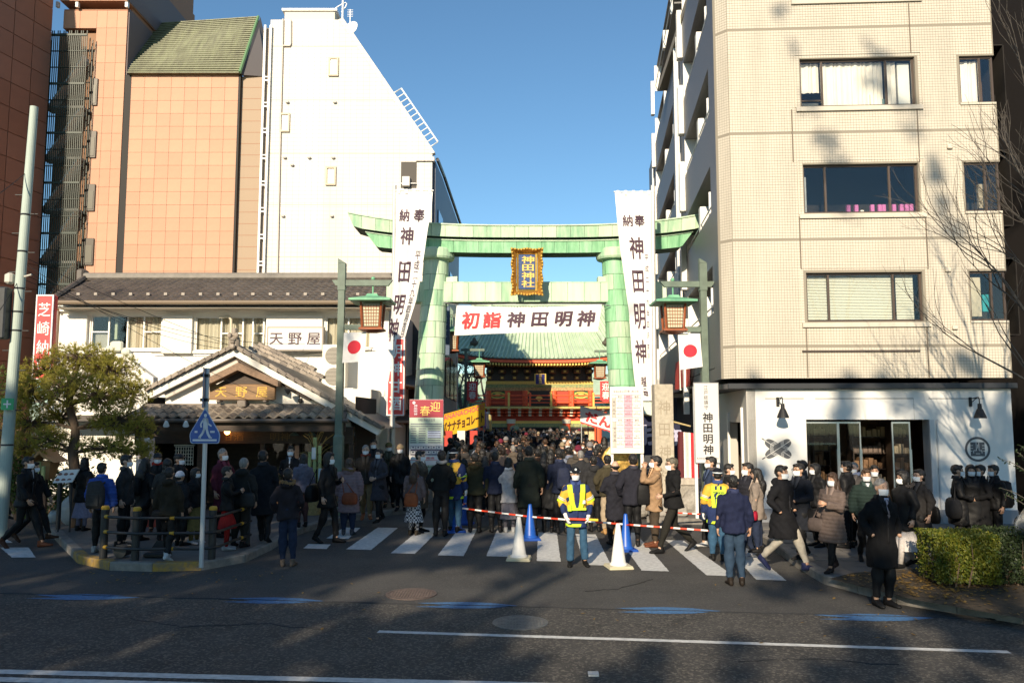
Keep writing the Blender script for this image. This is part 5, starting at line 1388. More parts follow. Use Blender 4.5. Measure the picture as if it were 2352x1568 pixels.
lamppost('green lamp post with hanging lantern at the right before the grey tiled side', 1614, 1621, 600, 19.3, (1516, 1642, 653), 1545, (1540, 1613, 757), '', [(1557, 766), (1608, 766), (1614, 842), (1562, 849)], 'sunlit national flag on the right green lamp post')
for lab, ux, u_l, vt, Y in (('small lantern lamp post beside the left green column further up the lane', 1012, 1037, 742, 33, ), ('shaded lantern lamp post before the left corner of the shrine roof', 1070, 1101, 815, 47), ('sunlit lantern lamp post before the right corner of the shrine roof', 1403, 1377, 818, 47)):
  p = P(ux, vt, Y); t = thing('lamp_post', lab, 'lamp post', (p.x, Y, 0), 0, 'green lamp posts with lanterns')
  s = MB(); s.bbox(-.08, .08, -.08, .08, 0, p.z + .4, .01); s.build('post', post_m, t)
  d = P(u_l, vt, Y); s = MB(); x0_, x1_ = sorted((0, d.x - p.x)); s.box(x0_ - .3, x1_ + .3, -.05, .05, p.z - .07 + .3, p.z + .07 + .3); s.build('cross_arm', post_m, t)
  lantern(t, d.x - p.x, 0, p.z + .35, 1.15 if Y < 40 else 1.25)
  x0_, x1_ = sorted((0, d.x - p.x)); s = MB(); s.box(x0_, x1_ + .1, -.045, .045, p.z - 1.2, p.z - 1.08); s.build('lower_arm', post_m, t)

# ================================================================== shrine gate at the end of the lane
YS = 75.0
sg_ = thing('shrine_gate', 'two storey vermilion shrine gate with a green tiled roof at the end of the lane', 'shrine gate', (0, YS, 0))
def sq(u, v, dy=0.0):
  p = P(u, v, YS + dy); return Vector((p.x, p.y - YS, p.z))
C0 = sq(1239, 900).x
zg = lambda v, dy=0: sq(1239, v, dy).z
xg = lambda u: sq(u, 880).x
groof_m = [M('shrine_roof_%d' % i, c, .5, ns=1.2, na=.15) for i, c in enumerate(((.42, .53, .38), (.46, .56, .42)))]
def eave(t):      # t -1..1
  k = abs(t) ** 3.2
  return Vector((C0 + t * 9.0, -3.6 + .5 * k, zg(823, -3.6) + .95 * k))
def ridge(t): return Vector((C0 + t * 6.2, 1.0, zg(700) + .05))
def slope(t, b):
  e, r = eave(t), ridge(t); p = e.lerp(r, b); p.z -= 1.0 * math.sin(b * math.pi) * .55; return p
s = MB(); na, nb4 = 40, 8
s.add([slope(-1 + 2 * i / na, j / nb4) for j in range(nb4 + 1) for i in range(na + 1)], [(j * (na + 1) + i, j * (na + 1) + i + 1, (j + 1) * (na + 1) + i + 1, (j + 1) * (na + 1) + i) for j in range(nb4) for i in range(na)])
for sgn in (-1, 1):
  s.add([slope(sgn, j / nb4) for j in range(nb4 + 1)] + [Vector((slope(sgn, 0).x, 6, slope(sgn, 0).z)), Vector((ridge(sgn).x, 3, ridge(sgn).z))], [tuple(range(nb4 + 3))])
rf = s.build('roof', groof_m[0], sg_)
for k in range(47):
  t = -1 + 2 * k / 46
  s = MB(); s.tube([slope(t, b / 6) + Vector((0, -.03, .05)) for b in range(7)], .1, 5); s.build('roof_rib', random.choice(groof_m), rf)
for sgn in (-1, 1):
  s = MB(); s.tube([slope(sgn, b / 6) + Vector((0, 0, .12)) for b in range(7)], .22, 6); s.build('corner_ridge', groof_m[1], rf)
  s = MB(); tt = sgn * .73; s.tube([slope(tt, .28) + Vector((0, -.1, .2)), slope(tt * .99, .6) + Vector((0, -.1, .2)), slope(tt, .98) + Vector((0, -.1, .3))], .22, 6); s.build('descending_ridge', groof_m[1], rf)
  s = MB(); p = slope(tt, .26); s.ell((p.x, p.y - .2, p.z + .25), (.4, .2, .25), 10, 8); s.ell((p.x, p.y - .2, p.z + .5), (.18, .15, .25), 10, 8); s.build('ridge_ornament', M('ornament_dark', (.07, .06, .04), .6), rf)
  s = MB(); p = ridge(sgn); s.bbox(p.x - .35, p.x + .35, .6, 1.4, p.z, p.z + 1.2, .1); s.prism([(p.x - .3, .8, p.z + 1.2), (p.x + .3 , .8, p.z + 1.2), (p.x + sgn * .9, .8, p.z + 1.6), (p.x + sgn * .9, .8, p.z + 1.8)], (0, .5, 0)); s.build('ridge_end', groof_m[1], rf)
s = MB(); s.bbox(ridge(-1).x, ridge(1).x, .7, 1.3, ridge(0).z - .1, ridge(0).z + .8, .1); s.build('ridge', groof_m[1], rf)
s = MB()
for i in range(40):
  a, b = eave(-1 + i / 20), eave(-1 + (i + 1) / 20); s.add([a + Vector((0, 0, -.1)), b + Vector((0, 0, -.1)), b, a], [(0, 1, 2, 3)]); s.add([a + Vector((0, 0, -.1)), b + Vector((0, 0, -.1)), b + Vector((0, 5, -.7)), a + Vector((0, 5, -.7))], [(3, 2, 1, 0)])
s.build('eave_board', M('eave_dark', (.03, .02, .015), .7), sg_)
s = MB()
for i in range(40):
  a, b = eave(-1 + i / 20) + Vector((0, .1, -.1)), eave(-1 + (i + 1) / 20) + Vector((0, .1, -.1)); s.prism([a, b, b + Vector((0, 0, -.28)), a + Vector((0, 0, -.28))], (0, .2, 0))
tag(s.build('eave_fascia', red_lac, sg_), kind='stuff')
for k in range(64):
  a = eave(-.97 + 1.94 * k / 63); s = MB(); s.box(a.x - .08, a.x + .08, a.y + .18, a.y + 2.6, a.z - .62, a.z - .45); s.build('rafter', gold_paint if k % 1 == 0 else red_lac, sg_)
yu = 0.0
s = MB(); s.box(xg(1118), xg(1360), yu, 4, zg(930), zg(826)); s.build('upper_core', M('black_lacquer', (.05, .03, .02), .4), sg_)
for k in range(9):
  for lev, (v, out) in enumerate(((872, .5), (858, 1.1), (845, 1.8))):
    x = xg(1125) + (xg(1353) - xg(1125)) * k / 8
    s = MB(); s.bbox(x - .22 - .1 * lev, x + .22 + .1 * lev, -out, yu - .001, zg(v), zg(v - 9), .05); s.build('bracket', M('bracket_black', (.12, .06, .03), .5), sg_)
    s = MB(); s.box(x - .12, x + .12, -out - .03, -out - .002, zg(v) + .08, zg(v) + .26); s.build('gold_end', gold_paint, sg_)
greenp = M('painted_green', (.09, .2, .09), .6, ns=6, na=.9, col2=(.45, .4, .16))
for v0, v1, m_, nm in ((882, 875, gold_paint, 'gold_beam'), (890, 882, greenp, 'carved_frieze'), (897, 890, M('beam_pattern', (.45, .28, .12), .6, ns=8, na=.6), 'patterned_beam')):
  s = MB(); s.box(xg(1116), xg(1362), -.16, yu, zg(v0), zg(v1) - .006); s.build(nm, m_, sg_)
for u in (1122, 1166, 1206, 1272, 1312, 1356):
  s = MB(); s.tube([(xg(u), -.15, zg(932)), (xg(u), -.15, zg(897))], .27, 12); s.build('column', red_lac, sg_)
s = MB(); s.box(xg(1120), xg(1358), -.06, yu, zg(930), zg(897)); s.build('wall', M('shrine_red_wall', (.42, .05, .02), .6), sg_)
for u in (1143, 1334):
  s = MB(); s.box(xg(u - 20), xg(u + 20), -.16, -.06, zg(917), zg(898)); w = s.build('window', M('window_black', (.02, .02, .015), .5), sg_)
  s = MB(); s.box(xg(u - 18), xg(u + 18), -.19, -.16, zg(915), zg(900)); s.build('green_panel', M('panel_green', (.02, .22, .05), .5), w)
  s = MB(); pts = [(xg(u) + .62 * math.cos(t / 24 * 6.2832) * (1 + .15 * math.cos(t / 24 * 18.85)), -.22, zg(907.5) + .26 * math.sin(t / 24 * 6.2832)) for t in range(25)]; s.tube(pts, .07, 5); s.ell((xg(u), -.22, zg(907)), (.3, .05, .16), 10, 6); s.build('gold_carving', gold_paint, w)
s = MB(); s.box(xg(1206), xg(1272), -.2, -.06, zg(930), zg(897)); dr = s.build('door', M('door_black', (.016, .014, .013), .4), sg_)
for u, v in ((1210, 928), (1210, 901), (1238, 914), (1268, 928), (1268, 901)):
  s = MB(); x, z = xg(u), zg(v); d_ = .34 if u == 1238 else .28; s.add([(x - d_, -.215, z), (x, -.215, z - d_), (x + d_, -.215, z), (x, -.215, z + d_)], [(0, 1, 2, 3)]); s.build('gold_mount', gold_paint, dr)
s = MB(); s.prism([(xg(1226), -2.0, zg(885)), (xg(1252), -2.0, zg(885)), (xg(1252), -2.3, zg(861)), (xg(1226), -2.3, zg(861))], (0, .15, 0)); pqs = s.build('plaque', gold_paint, sg_)
s = MB(); s.prism([(xg(1229), -2.04, zg(884)), (xg(1249), -2.04, zg(884)), (xg(1249), -2.32, zg(862)), (xg(1229), -2.32, zg(862))], (0, .05, 0)); s.build('panel', M('plaque_blue2', (.03, .03, .16), .5), pqs)
s = MB(); column(s, '神田明神', lambda x, z: (x, -2.05 - (z - zg(884)) / (zg(862) - zg(884)) * .28, z), xg(1239), zg(883), zg(863), .26, 0, .02); s.build('lettering', gold_paint, pqs)
zb0 = zg(941, -1.8)
s = MB(); s.box(xg(1072), xg(1408), -1.8, 0, zg(938, -1.8), zg(933, -1.8)); s.build('balcony_floor', M('gilded_edge', (.62, .42, .12), .5, ns=6, na=.3), sg_)
for dz, r_ in ((.35, .05), (.65, .05), (1.0, .07)):
  s = MB(); s.tube([(xg(1074), -1.7, zg(933, -1.8) + dz), (xg(1406), -1.7, zg(933, -1.8) + dz)], r_, 6); s.build('balcony_rail', red_lac, sg_)
for k in range(8):
  x = xg(1074) + (xg(1406) - xg(1074)) * k / 7; s = MB(); s.bbox(x - .09, x + .09, -1.79, -1.61, zg(933, -1.8), zg(933, -1.8) + 1.05, .02); s.ell((x, -1.7, zg(933, -1.8) + 1.15), (.12, .12, .14), 8, 6); s.build('balcony_post', red_lac if k % 2 else gold_paint, sg_)
s = MB(); s.box(xg(1105), xg(1375), -.2, 3, zg(966), zg(938)); s.build('bracket_wall', M('shrine_red_deep', (.48, .06, .022), .6), sg_)
for k in range(13):
  x = xg(1100) + (xg(1380) - xg(1100)) * k / 12
  for lev, (v, out) in enumerate(((956, .45), (949, .85), (942, 1.3))):
    s = MB(); s.bbox(x - .35 - .1 * lev, x + .35 + .1 * lev, -.25 - out, -.2, zg(v), zg(v - 5), .06); s.build('bracket', red_lac, sg_)
    s = MB(); s.box(x - .13, x + .13, -.29 - out, -.252 - out, zg(v) + .03, zg(v) + .22); s.build('white_end', M('shrine_white', (.75, .68, .5), .6), sg_)
for v0, v1, m_, nm in ((972, 966, gold_paint, 'gold_beam'), (980, 972, greenp, 'carved_frieze'), (984, 980, M('black_beam', (.02, .015, .012), .5), 'black_beam')):
  s = MB(); s.box(xg(1100), xg(1378), -.35, 0, zg(v0), zg(v1) - .01); s.build(nm, m_, sg_)
for u in (1106, 1174, 1300, 1372):
  s = MB(); s.tube([(xg(u), -.3, 0), (xg(u), -.3, zg(964))], .36, 14); s.build('column', red_lac, sg_)
  s = MB(); s.tube([(xg(u), -.3, zg(972)), (xg(u), -.3, zg(962))], .42, 14); s.build('column_band', M('shrine_white2', (.72, .66, .52), .6), sg_)
for u0, u1 in ((1106, 1174), (1300, 1372)):
  s = MB(); s.box(xg(u0) + .3, xg(u1) - .3, .2, .4, 0, zg(984)); s.build('side_panel', M('panel_painted', (.45, .36, .2), .6, ns=1.2, na=.6), sg_)
s = MB(); s.box(xg(1174), xg(1300), 2.8, 3, zg(990), zg(984)); s.build('passage_top', M('black_beam2', (.015, .012, .01), .6), sg_)
for u in (1182, 1293):
  s = MB(); s.ell((xg(u), -.7, zg(983)), (.45, .35, .3), 10, 8); s.build('lion_head', M('lion_teal', (.1, .3, .3), .5, ns=4, na=.9, col2=(.5, .36, .08)), sg_)
mh = thing('main_hall', 'dim shrine hall seen through the passage of the vermilion gate', 'building', (C0, YS + 25, 0))
s = MB(); s.box(-12, 12, 0, 6, 0, 4.5); s.build('wall', M('hall_wall', (.16, .06, .03), .7), mh)
s = MB(); s.prism([(-15, -2, 4.5), (15, -2, 4.5), (13, 4, 8), (-13, 4, 8)], (0, .5, 0)); s.build('roof', groof_m[0], mh)

# ================================================================== street furniture
blue_sign = M('sign_blue_face', (.012, .09, .38), .4)
sign_w = M('sign_white_face', (.62, .66, .72), .5)
g0 = G(462, 1306, KH);
Y0 = g0.y + .1
cs = thing('crossing_sign', 'blue pentagonal pedestrian crossing sign on a grey pole by the barrier', 'road sign', (P(466, 1150, Y0).x, Y0, KH))
gx = cs.location.x
def c3(u, v, dy=0): p = P(u, v, Y0 + dy); return Vector((p.x - gx, dy, p.z - KH))
s = MB(); s.tube([(0, .03, 0), c3(475, 845) + Vector((0, .03, 0))], .036, 12); s.build('pole', M('pole_grey', (.5, .52, .55), .4, .4), cs)
apx = c3(472, 936); bl_, br_, l2, r2 = c3(438, 1018), c3(504, 1018), c3(436, 996), c3(506, 996)
def rnd(poly, r=.03, k=4):
  o = []; n = len(poly)
  for i in range(n):
    p, a, b = poly[i], poly[i - 1], poly[(i + 1) % n]
    d1, d2 = (a - p).normalized() * r, (b - p).normalized() * r
    for j in range(k + 1):
      t = j / k; o.append((p + d1) * (1 - t) ** 2 + p * 2 * t * (1 - t) + (p + d2) * t * t)
  return o
pg = rnd([bl_, br_, r2, apx, l2], .04)
cen = sum(pg, Vector()) / len(pg)
s = MB(); s.prism([p + Vector((0, -.012, 0)) for p in pg], (0, .014, 0)); s.build('plate', M('plate_pale', (.35, .5, .72), .4), cs)
s = MB(); s.add([cen + (p - cen) * .95 + Vector((0, -.016, 0)) for p in pg], [tuple(range(len(pg)))]); s.build('blue_field', blue_sign, cs)
s = MB(); sc_ = (br_.x - bl_.x); ox, oz = (bl_.x + br_.x) / 2, bl_.z
def pt(x, z): return Vector((ox + x * sc_, -.02, oz + z * sc_))
def limb(pts, w):
  for (a, b) in zip(pts[:-1], pts[1:]):
    A, B = pt(*a), pt(*b); d = (B - A).normalized(); n = Vector((-d.z, 0, d.x)) * w * sc_ / 2
    s.add([A - n, B - n, B + n, A + n], [(0, 1, 2, 3)])
s.add([pt(.0 + .055 * math.cos(k * .3927), .97 + .065 * math.sin(k * .3927)) for k in range(16)], [tuple(range(16))])
s.add([pt(*p) for p in ((-.07, .88), (.07, .88), (.1, .5), (-.07, .5))], [(0, 1, 2, 3)])
limb([(-.05, .86), (-.16, .66), (-.13, .56)], .055); limb([(.06, .86), (.1, .68), (.22, .6)], .055)
limb([(-.02, .52), (-.09, .34), (-.2, .2)], .08); limb([(.05, .52), (.1, .34), (.18, .2)], .08); limb([(-.22, .2), (-.13, .19)], .04); limb([(.16, .2), (.25, .2)], .04)
for x0_, x1_ in ((-.36, -.26), (-.05, -.02), (.18, .34)): s.add([pt(x0_, .37), pt(x1_, .37), pt(x1_, .44), pt(x0_, .44)], [(0, 1, 2, 3)])
s.add([pt(-.42, .08), pt(.42, .08), pt(.42, .15), pt(-.42, .15)], [(0, 1, 2, 3)])
s.build('pictogram', sign_w, cs)
a, b = c3(466, 845), c3(477, 935)
s = MB(); s.prism([(a.x + .085, -.2, b.z), (a.x - .07, .25, b.z), (a.x - .07, .25, a.z), (a.x + .085, -.2, a.z)], (.014, .0, 0)); s.build('side_plate', M('plate_back', (.12, .2, .36), .4, .3), cs)
for z in (a.z - .12, b.z + .12):
  s = MB(); s.box(a.x - .02, a.x + .1, -.02, .06, z - .025, z + .025); s.build('clamp', dark_metal, cs)

posts = [G(237, 1282, KH), G(310, 1287, KH), G(486, 1284, KH), G(566, 1252, KH)]
ends = [G(215, 1276, KH)] + posts
br = thing('barrier_railing', 'dark three railed barrier with yellow bands along the yellow kerb', 'barrier', (0, 0, KH))
bk = M('barrier_black', (.02, .02, .021), .5, ns=9, na=.3); yb = M('band_yellow', (.5, .28, .02), .5)
for p in posts:
  s = MB(); s.lathe([(.062, 0), (.062, .8), (.058, .81)], (p.x, p.y, 0), 14); po = s.build('post', bk, br)
  s = MB(); s.lathe([(.064, .81), (.066, .845), (.05, .87), (.01, .875)], (p.x, p.y, 0), 14); s.build('post_cap', yb, po)
path = [posts[0] + Vector((-.08, .12, 0)), posts[0] + Vector((.02, -.05, 0)), posts[1] + Vector((.0, -.075, 0)), posts[1].lerp(posts[2], .5) + Vector((0, -.1, 0)), posts[2] + Vector((.02, -.075, 0)), posts[2].lerp(posts[3], .55) + Vector((.05, -.06, 0)), posts[3] + Vector((.08, -.02, 0))]
def sm(path, n=8):
  o = []
  for i in range(len(path) - 1):
    p0, p1, p2, p3 = path[max(i - 1, 0)], path[i], path[i + 1], path[min(i + 2, len(path) - 1)]
    for k in range(n):
      t = k / n; o.append(.5 * ((2 * p1) + (p2 - p0) * t + (2 * p0 - 5 * p1 + 4 * p2 - p3) * t * t + (3 * p1 - p0 - 3 * p2 + p3) * t ** 3))
  return o + [path[-1]]
sp_ = sm([Vector((p.x, p.y, 0)) for p in path])
for h in (.2, .45, .7):
  s = MB(); s.tube([p + Vector((0, 0, h)) for p in sp_], .024, 8); rl = s.build('rail', bk, br)
  for i in (9, 24, 43):
    p, q_ = sp_[i], sp_[i + 1]; d = (q_ - p).normalized() * .035; s = MB(); s.tube([p - d + Vector((0, 0, h)), p + d + Vector((0, 0, h))], .031, 8); s.build('rail_band', yb, rl)
p = G(275, 1283, KH); dr_ = thing('floor_lamp', 'dark round floodlight lying on the pavement behind the barrier', 'floodlight', (p.x, p.y + .15, KH))
s = MB(); s.tube([(-.02, -.12, .12), (0, .1, .12)], [.11, .1], 16); s.build('drum', dark_metal, dr_); s = MB(); s.tube([(-.13, 0, .0), (-.13, 0, .2), (.13, 0, .2), (.13, 0, 0)], .012, 5); s.build('bracket', dark_metal, dr_)
p = G(350, 1283, KH); dr_ = thing('black_case', 'open black case lying on the pavement behind the barrier', 'case', (p.x, p.y + .2, KH))
s = MB(); s.bbox(-.2, .2, -.12, .12, 0, .08, .02); s.build('body', black, dr_); s = MB(); s.prism([(-.2, .13, .08), (.1, .13, .08), (.02, .16, .24), (-.1, .16, .24)], (0, .02, 0)); s.build('lid', black, dr_)

cone_w = M('cone_white', (.78, .75, .7), .45, ns=3, na=.06); cone_b = M('cone_blue', (.012, .09, .42), .4, ns=3, na=.1)
def cone(u, v, vt, m, label, grp):
  p = G(u, v); s_ = (v - vt) / F * p.y * 1.02
  t = thing('traffic_cone', label, 'traffic cone', (p.x, p.y + .18, 0), random.uniform(-.2, .2), grp)
  k = s_ / .72
  s = MB(); s.lathe([(.15, .045), (.145, .075), (.128, .08), (.12, .1), (.035, .7), (.028, .715), (.005, .718)], n=24); o = s.build('cone', m, t, True); o.scale = (k,) * 3
  s = MB(); s.bbox(-.205, .205, -.205, .205, .0, .028, .02); s.bbox(-.195, .195, -.195, .195, .026, .05, .015); o = s.build('base', M('cone_base_%s' % m.name, (.55, .5, .35) if m is cone_w else (.01, .07, .35), .6), t); o.scale = (k,) * 3
cone(1192, 1289, 1194, cone_w, 'white traffic cone standing left of the guard', 'white cones')
cone(1424, 1308, 1210, cone_w, 'white traffic cone in the sun right of the guard', 'white cones')
cone(1047, 1224, 1152, cone_b, 'blue traffic cone at the left end of the striped bar', 'blue cones holding the striped bars')
cone(1068, 1206, 1142, cone_b, 'blue traffic cone behind the left end of the striped bar', 'blue cones holding the striped bars')
cone(1218, 1242, 1163, cone_b, 'blue traffic cone behind the shaded white cone', 'blue cones holding the striped bars')
cone(1441, 1268, 1186, cone_b, 'blue traffic cone behind the sunlit white cone', 'blue cones holding the striped bars')
bar_r, bar_w = M('bar_red', (.62, .05, .015), .45), M('bar_white', (.75, .73, .7), .45)
def bar(a, b, ya, yb_, label, n=13, flip=0):
  A, B = P(a[0], a[1], ya), P(b[0], b[1], yb_)
  t = thing('cone_bar', label, 'barrier bar', A, 0, 'red and white bars between the cones')
  for i in range(n):
    s = MB(); s.tube([(B - A) * (i / n), (B - A) * ((i + 1) / n)], .018, 8); s.build('band', bar_r if (i + flip) % 2 == 0 else bar_w, t)
  for p in (Vector((0, 0, 0)), B - A):
    s = MB(); k = 12; s.tube([p + Vector((.055 * math.cos(6.2832 * i / k), .055 * math.sin(6.2832 * i / k), 0)) for i in range(k + 1)], .014, 6); s.build('loop', bar_r, t)
yc = lambda u, v: G(u, v).y + .18
bar((1047, 1165), (1218, 1186), yc(1047, 1224), yc(1218, 1242), 'red and white bar from the left blue cone to the cone behind the white one', 11)
bar((1218, 1186), (1441, 1204), yc(1218, 1242), yc(1441, 1268), 'red and white bar passing across the guard at thigh height', 13, 1)
bar((1441, 1204), (1642, 1219), yc(1441, 1268), yc(1642, 1282), 'red and white bar running right from the sunlit blue cone', 13)
bar((1070, 1155), (1052, 1163), yc(1068, 1206), yc(1047, 1224), 'short red and white bar between the two left blue cones', 5, 1)
bar((1535, 1176), (1622, 1181), 18.2, 18.2, 'red and white bar before the foot of the white name board', 8)

def board(name, label, u0, u1, v0, v1, Y, vb, leg=True, legw=.04, cat='notice board', m=None):
  a, b = P(u0, (v0 + v1) / 2, Y), P(u1, (v0 + v1) / 2, Y); zt_, zb_ = P((u0 + u1) / 2, v0, Y).z, P((u0 + u1) / 2, v1, Y).z
  t = thing(name, label, cat, ((a.x + b.x) / 2, Y, 0)); w = b.x - a.x; h = zt_ - zb_
  s = MB(); s.bbox(-w / 2, w / 2, 0, .05, zb_, zt_, .008); s.build('board', m or M('board_white', (.78, .75, .72), .6), t)
  if leg:
    for x in (-w / 2 + legw, w / 2 - legw):
      s = MB(); s.bbox(x - legw, x + legw, .052, .052 + legw * 2, 0, zt_ - .1, .008); s.build('leg', white_metal, t)
  return t, w, h, zb_, zt_
po, w, h, z0, z1 = board('new_year_poster', 'tall notice board with crimson top and gold new year characters by the left column', 940, 1018, 917, 1068, 21.2, 1150)
s = MB(); zc = z1 - h * .275; s.box(-w / 2 + .004, w / 2 - .004, -.006, -.001, zc, z1 - .006); s.build('crimson_top', M('crimson', (.3, .012, .035), .5), po)
s = MB(); put(s, '迎', flat(-.01), w * .26, zc + h * .165, .27, .27, 0, .004); put(s, '春', flat(-.01), -w * .04, zc + h * .1, .27, .27, 0, .004); s.build('gold_lettering', gold_paint, po)
s = MB(); column(s, '神田明神', flat(-.01), -w * .32, zc + h * .03, zc + h * .2, .09, 0, .01); s.add([(-w * .37 + .04 * math.cos(k * .5236), -.01, zc + h * .225 + .04 * math.sin(k * .5236)) for k in range(12)], [tuple(range(12))]); s.build('white_lettering', sign_w, po)
gp = M('poster_green', (.5, .6, .48), .6)
s = MB(); s.box(-w / 2 + .004, w / 2 - .004, -.004, -.001, z0 + h * .33, zc - .003); s.build('green_field', gp, po)
s = MB(); put(s, '令和5年のお正月', flat(-.008), 0, zc - h * .04, w * .5, .075, 0, .004)
pi_ = M('poster_ink', (.08, .06, .14), .7)
s.build('heading', pi_, po)
s = MB()
random.seed(3)
for j in range(9):
  z = zc - h * (.1 + .035 * j)
  for x0_, x1_ in ((-.46, -.3), (-.22, -.02), (.06, .42)) if j > 1 else ((-.46, .45),):
    x = x0_
    while x < x1_:
      d_ = random.uniform(.02, .035); s.box(w * x, w * (x + d_ * .8), -.0065, -.005, z - .012, z + .012); x += d_
tag(s.build('small_print', pi_, po), kind='stuff')
s = MB(); s.box(w * .04, w * .43, -.0062, -.0045, zc - h * .31, zc - h * .2); s.build('info_box', M('pale_blue', (.55, .62, .75), .6), po)
for j in range(2):
  for i in range(6):
    x, z = -w * .38 + i * w * .152, z0 + h * (.26 - .072 * j)
    s = MB(); e = .004
    for q in ((x - .065, x + .065, z + .055, z + .06), (x - .065, x - .06, z - .06, z + .055), (x + .06, x + .065, z - .06, z + .055), (x - .065, x + .065, z - .06, z - .03)): s.box(q[0], q[1], -.008, -.001, q[2], q[3])
    s.add([(x + .025 * math.cos(k * .7854), -.008, z + .02 + .02 * math.sin(k * .7854)) for k in range(8)], [tuple(range(8))])
    tag(s.build('pictogram_tile', pi_, po), kind='stuff')
s = MB(); put(s, '対策推進', flat(-.008), 0, z0 + h * .11, w * .5, .06, 0, .01); s.box(-w / 2, w / 2, -.006, -.001, z0 + h * .075, z0 + h * .08); s.build('red_lettering', red_sign, po)
yb_, w, h, z0, z1 = board('age_table_board', 'white board with a pink columned table of ages before the right column', 1402, 1478, 888, 1041, 20.9, 1160)
FYB = Frame(yb_.location.x, 20.9, 0)
L = lambda u, v: FYB.loc(u, v)
kx = lambda x: -w / 2 + w * (x - 525) / (1215 - 525)
kz = lambda y: z1 - h * (y - 85) / (1470 - 85)
pk = M('table_pink', (.75, .38, .47), .6); gy = M('table_grey', (.5, .46, .4), .6); tk = M('table_ink', (.12, .08, .09), .7)
s = MB()
for ya, yb2 in ((255, 720), (745, 1350)): s.box(kx(815), kx(985), -.004, -.001, kz(yb2), kz(ya))
s.build('pink_column', pk, yb_)
s = MB(); s.box(kx(565), kx(640), -.0035, -.001, kz(720), kz(322)); s.box(kx(575), kx(645), -.0035, -.001, kz(1350), kz(812)); s.build('row_head', gy, yb_)
s = MB()
def hl(xa_, xb_, y, t=2.2): s.box(kx(xa_), kx(xb_), -.007, -.005, kz(y + t), kz(y - t))
def vl(x, ya, yb2, t=2.2): s.box(kx(x - t), kx(x + t), -.0075, -.0055, kz(yb2), kz(ya))
for ya, rows_ in ((255, (322, 455, 588, 720)), (745, (812, 943, 1080, 1215, 1350))):
  hl(562, 1165, ya)
  for y in rows_: hl(562, 1165, y)
  for x in (562, 640, 815, 985, 1165): vl(x, ya, rows_[-1])
tag(s.build('table_lines', tk, yb_), kind='stuff')
s = MB(); put(s, '令和5年の', flat(-.006), kx(700), kz(185), w * .33, .055, 0, .006); put(s, '厄年', flat(-.006), kx(880), kz(180), w * .18, .075, 0, .006); put(s, '(数え年)', flat(-.006), kx(1050), kz(185), w * .24, .055, 0, .004)
for x, t_ in ((727, '前厄'), (900, '本厄'), (1075, '後厄')):
  for y in (290, 780): put(s, t_, flat(-.009), kx(x), kz(y), w * .13, .05, 0, .006)
for i, c in enumerate('男の厄年'): put(s, c, flat(-.006), kx(602), kz(405 + i * 80), .06, .06, 0, .01)
for i, c in enumerate('女の厄年'): put(s, c, flat(-.006), kx(612), kz(955 + i * 80), .06, .06, 0, .01)
s.build('heading', tk, yb_)
s = MB()
data = [(385, ('24才', '平成12年生'), ('25才', '平成11年生'), ('26才', '平成10年生')), (520, ('41才', '昭和58年生'), ('42才', '昭和57年生'), ('43才', '昭和56年生')), (655, ('60才', '昭和39年生'), ('61才', '昭和38年生'), ('62才', '昭和37年生')),
    (880, ('18才', '平成18年生'), ('19才', '平成17年生'), ('20才', '平成16年生')), (1010, ('32才', '平成4年生'), ('33才', '平成3年生'), ('34才', '平成2年生')), (1145, ('36才', '昭和63年生'), ('37才', '昭和62年生'), ('38才', '昭和61年生')), (1280, ('60才', '昭和39年生'), ('61才', '昭和38年生'), ('62才', '昭和37年生'))]
for y, *cells in data:
  for x, (a, b) in zip((727, 900, 1075), cells):
    put(s, a, flat(-.009), kx(x), kz(y - 35), w * .1, .03, 0, .004); put(s, b, flat(-.009), kx(x), kz(y + 3), w * .2, .036, 0, .004)
s.build('table_text', tk, yb_)
a, b = P(1505, 1000, 19.5), P(1548, 1000, 19.5)
sp = thing('stone_pillar', 'tall square granite pillar with carved characters beside the lane', 'stone pillar', ((a.x + b.x) / 2, 19.5, KH)); w = b.x - a.x; zt_ = P(1525, 882, 19.5).z - KH
s = MB(); s.bbox(-w / 2, w / 2, 0, w, .5, zt_, .012); s.build('shaft', M('granite_warm', (.42, .37, .29), .8, ns=9, na=.2, bump=.15, bs=60), sp)
s = MB(); s.bbox(-.45, .45, -.35, .8, 0, .25, .03); s.build('base', stone, sp); s = MB(); s.bbox(-.33, .33, -.2, .65, .251, .499, .03); s.build('plinth', stone, sp)
s = MB(); column(s, '神田神社', flat(-.003), 0, zt_ - 2.45, zt_ - .3, .3, 0, -.006); s.build('carved_letters', M('carved_shade', (.3, .255, .19), .9), sp)
for i, (x, y, sx, sy, h_) in enumerate(((.75, .5, .35, .3, .55), (-.62, .3, .3, .25, .5), (1.35, .8, .35, .3, .35))):
  rk = thing('garden_stone', ('rough garden boulder at the right foot of the stone pillar', 'rough garden boulder at the left foot of the stone pillar', 'low rough garden boulder before the striped curtain')[i], 'boulder', (sp.location.x + x, 19.4 + y, KH))
  s = MB(); s.ell((0, 0, h_ * .4), (sx, sy, h_ * .6), 16, 10); s.v = [tuple(Vector(p) * (1 + .22 * noise.noise(Vector(p) * 3.5 + Vector((i * 9, 0, 0))))) for p in s.v]; s.build('stone', stone, rk)
a, b = P(1595, 970, 18.75), P(1653, 970, 18.75)
nb2, w, h, z0, z1 = board('name_board', 'white standing board with four large black characters on two legs', 1595, 1652, 878, 1063, 18.75, 1203, True, .035, m=M('board_grey_white', (.62, .6, .58), .5))
s = MB(); e = .012
